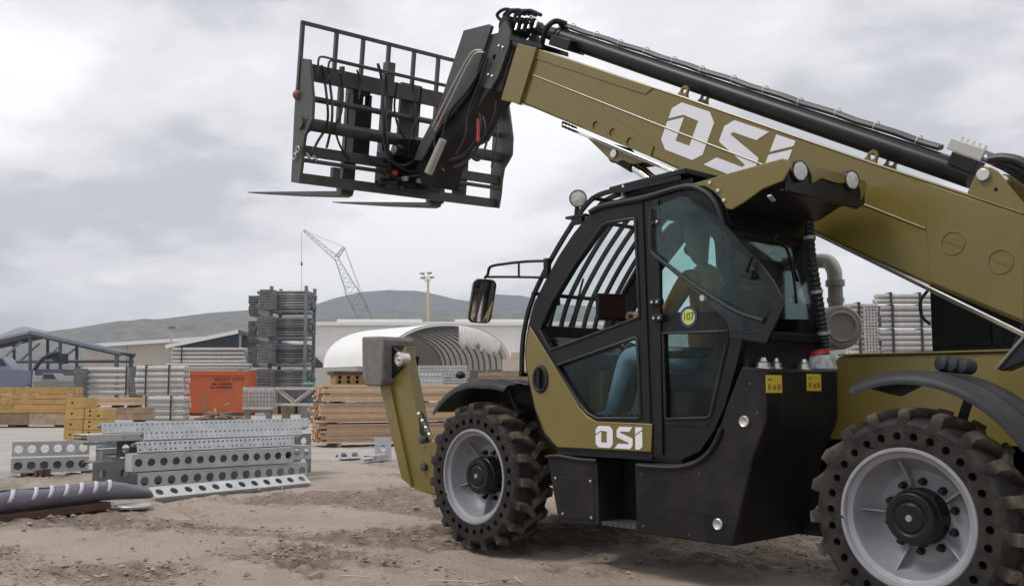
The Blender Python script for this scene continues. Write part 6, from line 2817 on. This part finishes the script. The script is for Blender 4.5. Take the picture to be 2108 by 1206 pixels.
for i in range(nseg):
    for j in range(nr_):
        j2 = (j + 1) % nr_
        fs.append((i * nr_ + j, i * nr_ + j2, i * nr_ + nr_ + j2, i * nr_ + nr_ + j))
fs += [tuple(range(nr_)), tuple(range(nseg * nr_, nseg * nr_ + nr_))]
m.add(vs_, fs)
m.build('wrap', M['purple'], th, smooth=70)
for k in (.30, .40, .47, .54, .61, .68, .75):
    m = MB()
    pts = []
    for j in range(9):
        a_ = R(20 + 150 * j / 8)
        s_ = Ltot * (k + .012 * j)
        pts.append(RA + ax * s_ - sd_ * (.10 + .160 * math.cos(math.pi - a_ + .3)) + UZ * (.203 + .119 * math.sin(math.pi - a_ + .3)))
    vs_ = []
    for p_ in pts:
        vs_ += [p_, p_ + ax * .055]
    m.add(vs_, [(2 * i, 2 * i + 1, 2 * i + 3, 2 * i + 2) for i in range(len(pts) - 1)])
    o_ = m.build('tape_band', M['tape'], th, smooth=70)
    so_ = o_.modifiers.new('s', 'SOLIDIFY')
    so_.thickness = .006
    so_.offset = 1
m = MB()
m.tube(smoothpath([RA + ax * (Ltot * k) + UZ * (.325 - .01 * i) - sd_ * (.06 + .03 * (i % 2)) for i, k in enumerate((.2, .35, .5, .62, .75, .82))], 4), .014, 6)
m.build('cord', M['dark'], th)
p_ = G(276, 1046)
m = MB()
m.lathe((p_.x, p_.y, .01), UZ, [(.0, .028), (.16, .028), (.17, .034), (.19, .034), (.20, .02), (.19, .0), (.0, .0)], 30)
tag(m.build('metal_disc', M['galv'], None, org=(p_.x, p_.y, 0)), 'flat grey metal disc lying beside the end of the roll', 'disc')

# ---- lumber packs
h = 24.5
random.seed(11)
bz = .10
pw_, phh = .145, .052
for lv, (cols, rows, x0, lab) in enumerate(((8, 9, 664, 'lowest'), (8, 9, 663, 'middle'), (8, 8, 671, 'upper'))):
    o, ex, ey = bframe(x0, h, 24)
    o = o - ey * .0
    th = thing('lumber_pack', '%s pack of fresh orange lumber behind the stabiliser leg' % lab, 'lumber', V((o.x, o.y, bz)), 'lumber packs in the pile')
    mm = MB()
    mm.obox((0, 0, 0), ex * 5.4, ey * (pw_ - .006), UZ * (phh - .005))
    me = mm.mesh('plank', M['lumber'])
    for i in range(rows):
        for j in range(cols):
            if i == rows - 1 and lv == 2 and random.random() < .3:
                continue
            inst('plank', me, th, Matrix.Translation(ex * random.uniform(-.12, .14) + ey * (j * pw_ - (random.uniform(0, .035) if j == 0 else 0)) + UZ * (i * phh)) @ Matrix.Rotation(random.uniform(-.004, .004), 4, 'Z'))
    for k in (.4, 2.6, 4.8):
        m = MB()
        m.obox(V((o.x, o.y, bz - (.10 if lv == 0 else .045))) + ex * k - ey * .03, ex * .09, ey * (cols * pw_ + .06), UZ * (.098 if lv == 0 else .043))
        m.build('bearer', M['oldwood'], th)
    bz += rows * phh + .047
ztop = bz - .04
# yellow brown crate with holes on top of the lumber
o, ex, ey = bframe(690, h + .9, 24)
th = thing('holed_crate', 'yellow brown crate with dark holes and a brown lid on the lumber', 'crate', V((o.x, o.y, ztop)))
zz1 = zat(700, 770, h)
m = MB()
P_ = V((o.x, o.y, ztop))
Wc, Hc = 1.15, max(.25, zz1 - ztop)
hs = [circ(P_ + ex * (Wc * (i + .5) / 5) + UZ * (Hc * (.28 + .46 * q)), ex, UZ, .05, 8) for i in range(5) for q in (0, 1)]
m.holed([P_, P_ + ex * Wc, P_ + ex * Wc + UZ * Hc, P_ + UZ * Hc], hs, ey * .05)
m.obox(P_ + ey * .05, ex * .05, ey * .5, UZ * Hc)
m.obox(P_ + ex * (Wc - .05) + ey * .05, ex * .05, ey * .5, UZ * Hc)
m.build('box', mat('yellow_brown_crate', (.26, .17, .06), .7, var=.15), th)
m = MB()
m.obox(P_ - ey * .04 - ex * .06 + UZ * (Hc + .004), ex * (Wc + .16), ey * .7, UZ * .09)
m.build('lid', M['brownw'], th, bevel=.01)
m = MB()
m.obox(P_ + ey * .3 + UZ * .02, ex * Wc, ey * .02, UZ * (Hc - .04))
m.build('back', M['dark'], th)

# perforated beams, blue bin, boxes and pallets behind the front wheel
h = 33
for i, (x0, x1, yb_, yt_, lab) in enumerate(((838, 962, 764, 752, 'topmost small holed beam behind the stabiliser'), (838, 966, 776, 765, 'second small holed beam behind the stabiliser'), (860, 962, 788, 778, 'third small holed beam behind the stabiliser'), (860, 962, 799, 790, 'lowest small holed beam behind the stabiliser'))):
    a, b = H(x0, yb_, h), H(x1, yb_ - 2, h)
    b.z = a.z
    beam(lab, a, b, (yb_ - yt_) * px(h), 18, .03, mt='galv', dep=1.0, group='holed beams behind the stabiliser', lip=.03)
o, ex, ey = bframe(845, h + .1)
th = thing('beam_trestle', 'dark trestle carrying the small holed beams behind the stabiliser', 'trestle', o + ey * .2)
for x_ in (842, 900, 955):
    m = MB()
    m.obox(base(x_, h) + ey * .25, ex * .15, ey * .6, UZ * (zat(900, 800, h) - .01))
    m.build('leg', M['rack'], th)
o, ex, ey = bframe(840, h - 1)
th = thing('blue_bin', 'small bright blue plastic bin beside the holed beams', 'bin', o)
z0, z1 = zat(840, 800, h - 1), zat(840, 779, h - 1)
m = MB()
m.prism([o + ex * a_ + UZ * b_ for a_, b_ in ((.02, z0), (0, z1), (.32, z1), (.30, z0))], ey * .4)
m.build('body', mat('blue_plastic', (.03, .24, .45), .45), th, bevel=.02)
m = MB()
m.obox(o - ex * .03 - ey * .03 + UZ * (z1 - .03), ex * .38, ey * .46, UZ * .04)
m.build('rim', mat('blue_plastic_rim', (.04, .28, .50), .45), th, bevel=.01)
m = MB()
m.obox(o + ex * .03 + ey * .05, ex * .24, ey * .3, UZ * z0)
m.build('stand', M['rack'], th)
h = 30
for i, (yt_, yb_, lab) in enumerate(((806, 816, 'upper wooden pallet behind the front wheel'), (818, 829, 'lower wooden pallet behind the front wheel'))):
    o, ex, ey = bframe(1002, h, 8)
    z0, z1 = zat(1002, yb_, h), zat(1002, yt_, h)
    th = thing('wooden_pallet', lab, 'pallet', V((o.x, o.y, z0)), 'pallets behind the front wheel')
    for j in range(6):
        m = MB()
        m.obox(o + ey * (j * .19) + UZ * (z1 - .03), ex * 1.2, ey * .12, UZ * .03)
        m.build('slat', M['pallet'], th)
    for j in (0, .52, 1.08):
        m = MB()
        m.obox(o + ex * j + UZ * (z0 + .028), ex * .11, ey * 1.05, UZ * (z1 - z0 - .06))
        m.build('stringer', M['pallet'], th)
    for j in (0, .45, .95):
        m = MB()
        m.obox(o + ey * j + UZ * z0, ex * 1.2, ey * .1, UZ * .026)
        m.build('slat', M['pallet'], th)
o, ex, ey = bframe(1002, h, 8)
th = thing('lumber_bed', 'stack of pale boards under the wooden pallets', 'boards', o)
zz_ = zat(1002, 830, h)
nb = 7
for j in range(nb):
    m = MB()
    m.obox(o + UZ * (zz_ * j / nb), ex * 1.25, ey * 1.1, UZ * (zz_ / nb - .012))
    m.build('board', M['pallet'], th)
h = 40
for i, (x0, x1, y0, y1, lab) in enumerate(((1034, 1092, 738, 764, 'wide beige box on boards behind the cab front'), (1052, 1092, 725, 738, 'narrow beige box on top of the wide one'))):
    o, ex, ey = bframe(x0, h)
    z0, z1 = zat(x0, y1, h), zat(x0, y0, h)
    th = thing('beige_box', lab, 'box', V((o.x, o.y, z0)))
    m = MB()
    m.obox(o + UZ * z0, ex * ((x1 - x0) * px(h)), ey * .9, UZ * (z1 - z0 - .01))
    m.build('carton', mat('beige_carton', (.50, .42, .35), .8, var=.06), th, bevel=.01)
    m = MB()
    m.obox(o + UZ * (z1 - .012), ex * ((x1 - x0) * px(h)), ey * .9, UZ * .008)
    m.build('carton_top', M['pallet'], th)
o, ex, ey = bframe(985, h)
th = thing('board_stack', 'wide stack of old boards under the beige boxes', 'boards', o)
z1 = zat(1000, 765, h)
for j in range(12):
    m = MB()
    m.obox(o + UZ * (z1 * j / 12) + ex * random.uniform(-.1, .1), ex * 2.3, ey * 1.1, UZ * (z1 / 12 - .015))
    m.build('board', M['oldwood'], th)
# green tank and rack bits left of the tent
h = 47
o, ex, ey = bframe(622, h)
th = thing('green_cylinder', 'small green gas cylinder with red cap lying on the truss', 'gas cylinder', V((o.x, o.y, zat(640, 800, h))))
m = MB()
zc_ = zat(640, 791, h)
m.tube([base(624, h) + UZ * zc_, base(626, h) + UZ * zc_, base(645, h) + UZ * zc_, base(647, h) + UZ * zc_], [.06, .10, .10, .05], 12)
m.build('body', mat('green_tank', (.10, .28, .15), .4), th)
m = MB()
m.tube([base(617, h) + UZ * zc_, base(623.5, h) + UZ * zc_], .06, 10)
m.build('cap', M['red'], th)
m = MB()
m.obox(base(620, h), ex * .6, ey * .25, UZ * (zc_ - .11))
m.build('stand', M['galvd'], th)

# ---- pipe bundles behind the machine on the right
h = 30
specs = [(1752, 1812, 624, 672, 5, 'pale pipe pack behind the air filter, upper'), (1752, 1812, 676, 742, 6, 'pale pipe pack behind the air filter, lower'),
         (1816, 1990, 628, 674, 4, 'long pale pipe pack behind the engine cover, middle'), (1816, 1990, 678, 745, 6, 'long pale pipe pack behind the engine cover, lowest'), (1814, 1990, 604, 624, 2, 'long pale pipe pack behind the engine cover, topmost')]
for (x0, x1, yt_, yb_, rws, lab) in specs:
    pipe_bundle(lab, x0, x1, yt_, yb_, h, rws, 3, (.13, .47, .93) if x1 > 1900 else (.3, ), group='pipe packs behind the machine', timber=False)
# holed ends between them
o, ex, ey = bframe(1786, h - .2)
th = thing('tube_end_stack', 'grid of square tube ends between the pipe packs behind the machine', 'tubes', o)
mm = MB()
s_ = 26 * px(h) / 4
mm.holed([V((0, 0, 0)), ex * s_ * .94, ex * s_ * .94 + UZ * s_ * .94, UZ * s_ * .94], [[ex * s_ * .2 + UZ * s_ * .2, ex * s_ * .74 + UZ * s_ * .2, ex * s_ * .74 + UZ * s_ * .74, ex * s_ * .2 + UZ * s_ * .74]], ey * .15)
me = mm.mesh('tube', M['pipe'])
z0 = zat(1786, 740, h)
for i in range(17):
    for j in range(4):
        inst('tube', me, th, Matrix.Translation(UZ * (z0 + i * s_) + ex * s_ * j))
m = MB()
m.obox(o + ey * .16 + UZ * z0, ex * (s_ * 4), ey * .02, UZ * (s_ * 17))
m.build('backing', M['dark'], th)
for (x0, x1, lab) in ((1748, 1830, 'timber trestle under the short pipe packs behind the machine'), (1836, 1995, 'timber trestle under the long pipe packs behind the machine')):
    o, ex, ey = bframe(x0, h)
    th = thing('pipe_trestle', lab, 'trestle', o)
    z1 = zat(x0, 746, h)
    for k in (.02, .5, .92):
        m = MB()
        m.obox(o + ex * ((x1 - x0) * px(h) * k) + ey * .0, ex * .12, ey * .5, UZ * (z1 - .01))
        m.build('post', M['oldwood'], th)


# =================================================================== the driver
def person():
    J = {}
    pel = V((1.90, -.66, 1.64))
    F = 1.14
    pts = {
        'pel': (pel, .150, .13), 'bel': (pel + V((-.02, 0, .20)), .155, .135), 'che': (pel + V((-.03, 0, .42)), .175, .135), 'sho': (pel + V((-.01, 0, .56)), .13, .11),
        'nck': (pel + V((.02, 0, .65)), .062, .062), 'hd0': (pel + V((.05, 0, .76)), .085, .085), 'hd1': (pel + V((.05, 0, .86)), .098, .098), 'hd2': (pel + V((.03, 0, .96)), .085, .085)}
    for s, n_ in ((1, 'l'), (-1, 'r')):
        pts['sh' + n_] = (pel + V((-.02, s * .20, .53)), .075, .075)
        pts['el' + n_] = (pel + V((.13, s * .27, .27)), .052, .052)
        pts['wr' + n_] = (pel + V((.40, s * .17, .30)), .036, .036)
        pts['hp' + n_] = (pel + V((.03, s * .11, -.02)), .105, .105)
        pts['kn' + n_] = (pel + V((.55, s * .15, .03)), .085, .085)
        pts['cf' + n_] = (pel + V((.62, s * .15, -.13)), .072, .072)
        pts['an' + n_] = (pel + V((.74, s * .15, -.40)), .050, .050)
        pts['to' + n_] = (pel + V((.92, s * .16, -.44)), .045, .045)
    keys = list(pts)
    ed = [('pel', 'bel'), ('bel', 'che'), ('che', 'sho'), ('sho', 'nck'), ('nck', 'hd0'), ('hd0', 'hd1'), ('hd1', 'hd2')]
    for n_ in 'lr':
        ed += [('sho', 'sh' + n_), ('sh' + n_, 'el' + n_), ('el' + n_, 'wr' + n_), ('pel', 'hp' + n_), ('hp' + n_, 'kn' + n_), ('kn' + n_, 'cf' + n_), ('cf' + n_, 'an' + n_), ('an' + n_, 'to' + n_)]
    # fingers gripping the wheel
    for s, n_ in ((1, 'l'), (-1, 'r')):
        w_ = pts['wr' + n_][0]
        pts['pa' + n_] = (w_ + V((.075, -s * .01, .02)), .034, .022)
        keys.append('pa' + n_)
        ed.append(('wr' + n_, 'pa' + n_))
        for f in range(4):
            y_ = (f - 1.5) * .021
            ln_ = (.9, 1.05, 1.0, .8)[f]
            pts['f%da' % f + n_] = (w_ + V((.115, -s * .01 + y_, .028)), .010, .010)
            pts['f%db' % f + n_] = (w_ + V((.115 + .030 * ln_, -s * .01 + y_, .012)), .009, .009)
            pts['f%dc' % f + n_] = (w_ + V((.115 + .022 * ln_, -s * .01 + y_, -.020)), .008, .008)
            keys += ['f%da' % f + n_, 'f%db' % f + n_, 'f%dc' % f + n_]
            ed += [('pa' + n_, 'f%da' % f + n_), ('f%da' % f + n_, 'f%db' % f + n_), ('f%db' % f + n_, 'f%dc' % f + n_)]
        pts['ta' + n_] = (w_ + V((.05, -s * .048, .015)), .011, .011)
        pts['tb' + n_] = (w_ + V((.085, -s * .060, -.004)), .009, .009)
        keys += ['ta' + n_, 'tb' + n_]
        ed += [('wr' + n_, 'ta' + n_), ('ta' + n_, 'tb' + n_)]
    keys = list(dict.fromkeys(keys))
    for k in keys:
        p_, a_, b_ = pts[k]
        pts[k] = (pel + (p_ - pel) * F, a_ * F, b_ * F)
    me = bpy.data.meshes.new('person')
    me.from_pydata([tuple(pts[k][0] - V((pel.x, pel.y, 1.5))) for k in keys], [(keys.index(a), keys.index(b)) for a, b in ed], [])
    o = bpy.data.objects.new('person_tmp', me)
    COL.objects.link(o)
    md = o.modifiers.new('skin', 'SKIN')
    md.use_smooth_shade = True
    md.branch_smoothing = .4
    sv = me.skin_vertices[0].data
    for i, k in enumerate(keys):
        sv[i].radius = (pts[k][1], pts[k][2])
        sv[i].use_root = (k == 'pel')
    sb_ = o.modifiers.new('sub', 'SUBSURF')
    sb_.levels = 2
    sb_.render_levels = 2
    dg_ = bpy.context.evaluated_depsgraph_get()
    bme = bpy.data.meshes.new_from_object(o.evaluated_get(dg_))
    bpy.data.objects.remove(o)
    bme.materials.clear()
    for k in ((.36, .21, .15), (.62, .27, .12), (.20, .30, .42), (.03, .025, .02)):
        bme.materials.append(mat('cloth_%d' % len(bpy.data.materials), k, .8, var=.15, vscale=12, bump=.2, bscale=60))
    for p in bme.polygons:
        c = V(((p.center.x) / F, p.center.y / F, (p.center.z - .14) / F + .10))
        i = 0
        if c.z < -.30:
            i = 3
        elif c.z < .10 + .12 * (1 if c.x > .1 else .35) and not (c.x > .05 and c.z > .24):
            i = 2
        elif c.z < .73 and c.x < .30:
            i = 1
        if c.x > .30 and c.z > .26:
            i = 0
        p.material_index = i
        p.use_smooth = True
    po = bpy.data.objects.new('person', bme)
    COL.objects.link(po)
    po.location = (pel.x, pel.y, 1.5)
    ORG[po.name] = V((pel.x, pel.y, 1.5))
    tag(po, 'driver in cap, rust orange shirt and blue jeans sitting in the cab', 'person')
    hc_ = pel + V((.05, 0, .88)) * F
    mm = MB()      # cap: crown and peak
    mm.lathe(hc_ + V((-.01, 0, .02)), UZ, [(.112, .0), (.114, .04), (.105, .09), (.075, .125), (.03, .138), (0, .14)], 22)
    mm.prism([hc_ + V((.08 + .11 * math.cos(R(a)) * .9, .085 * math.sin(R(a)), .035 - .02 * math.cos(R(a)))) for a in range(-90, 91, 18)], (0, 0, .012))
    mm.build('cap', mat('dark_cap', (.035, .045, .045), .8, var=.2), po)
    mm = MB()      # nose, ears
    mm.ball(hc_ + V((.105, 0, -.06)), .020, 8, 6, (1, .8, 1.3))
    for s in (-1, 1):
        mm.ball(hc_ + V((-.0, s * .098, -.05)), .028, 8, 6, (.8, .35, 1.2))
    mm.build('nose_and_ears', bme.materials[0], po)
    mm = MB()
    for s in (-1, 1):
        mm.ball(hc_ + V((.088, s * .034, -.02)), .012, 8, 6)
    mm.build('eyes', mat('eye_dark', (.02, .015, .012), .3), po)
    mm = MB()      # beard
    mm.ball(hc_ + V((.055, 0, -.135)), .068, 12, 8, (.95, 1.0, .85))
    mm.build('beard', mat('dark_beard', (.035, .025, .02), .95, var=.3, bump=.4, bscale=90), po)
    mm = MB()      # hi-vis strip of the belt seen low in the window
    mm.tube(circ(pel + V((-.01, 0, .06)), V((1, 0, 0)), V((0, 1, 0)), .165, 20, .18), .02, 6, closed=True)
    mm.build('belt', mat('belt', (.03, .02, .015), .6), po)
    return po


person()

# ---- green weed caught on the cab roof
c = S(1366, 392, YC - .25)
m = MB()
random.seed(5)
for i in range(26):
    a = random.uniform(0, 6.28)
    b = c + V((random.uniform(-.07, .07), random.uniform(-.06, .06), -.02))
    tip = b + V((math.cos(a) * .05 + .03, math.sin(a) * .05, random.uniform(.05, .16)))
    n_ = V((-math.sin(a), math.cos(a), 0)) * .008
    mid = b.lerp(tip, .5) + V((0, 0, .02))
    m.add([b - n_ * .5, b + n_ * .5, mid + n_, mid - n_, tip], [(0, 1, 2, 3), (3, 2, 4)])
wd_ = m.build('weed_sprig', mat('weed_green', (.09, .13, .035), .7, var=.3, vscale=20), None, fix=False, org=c)
tag(wd_, 'small green weed sprig caught on the cab roof', 'weed')
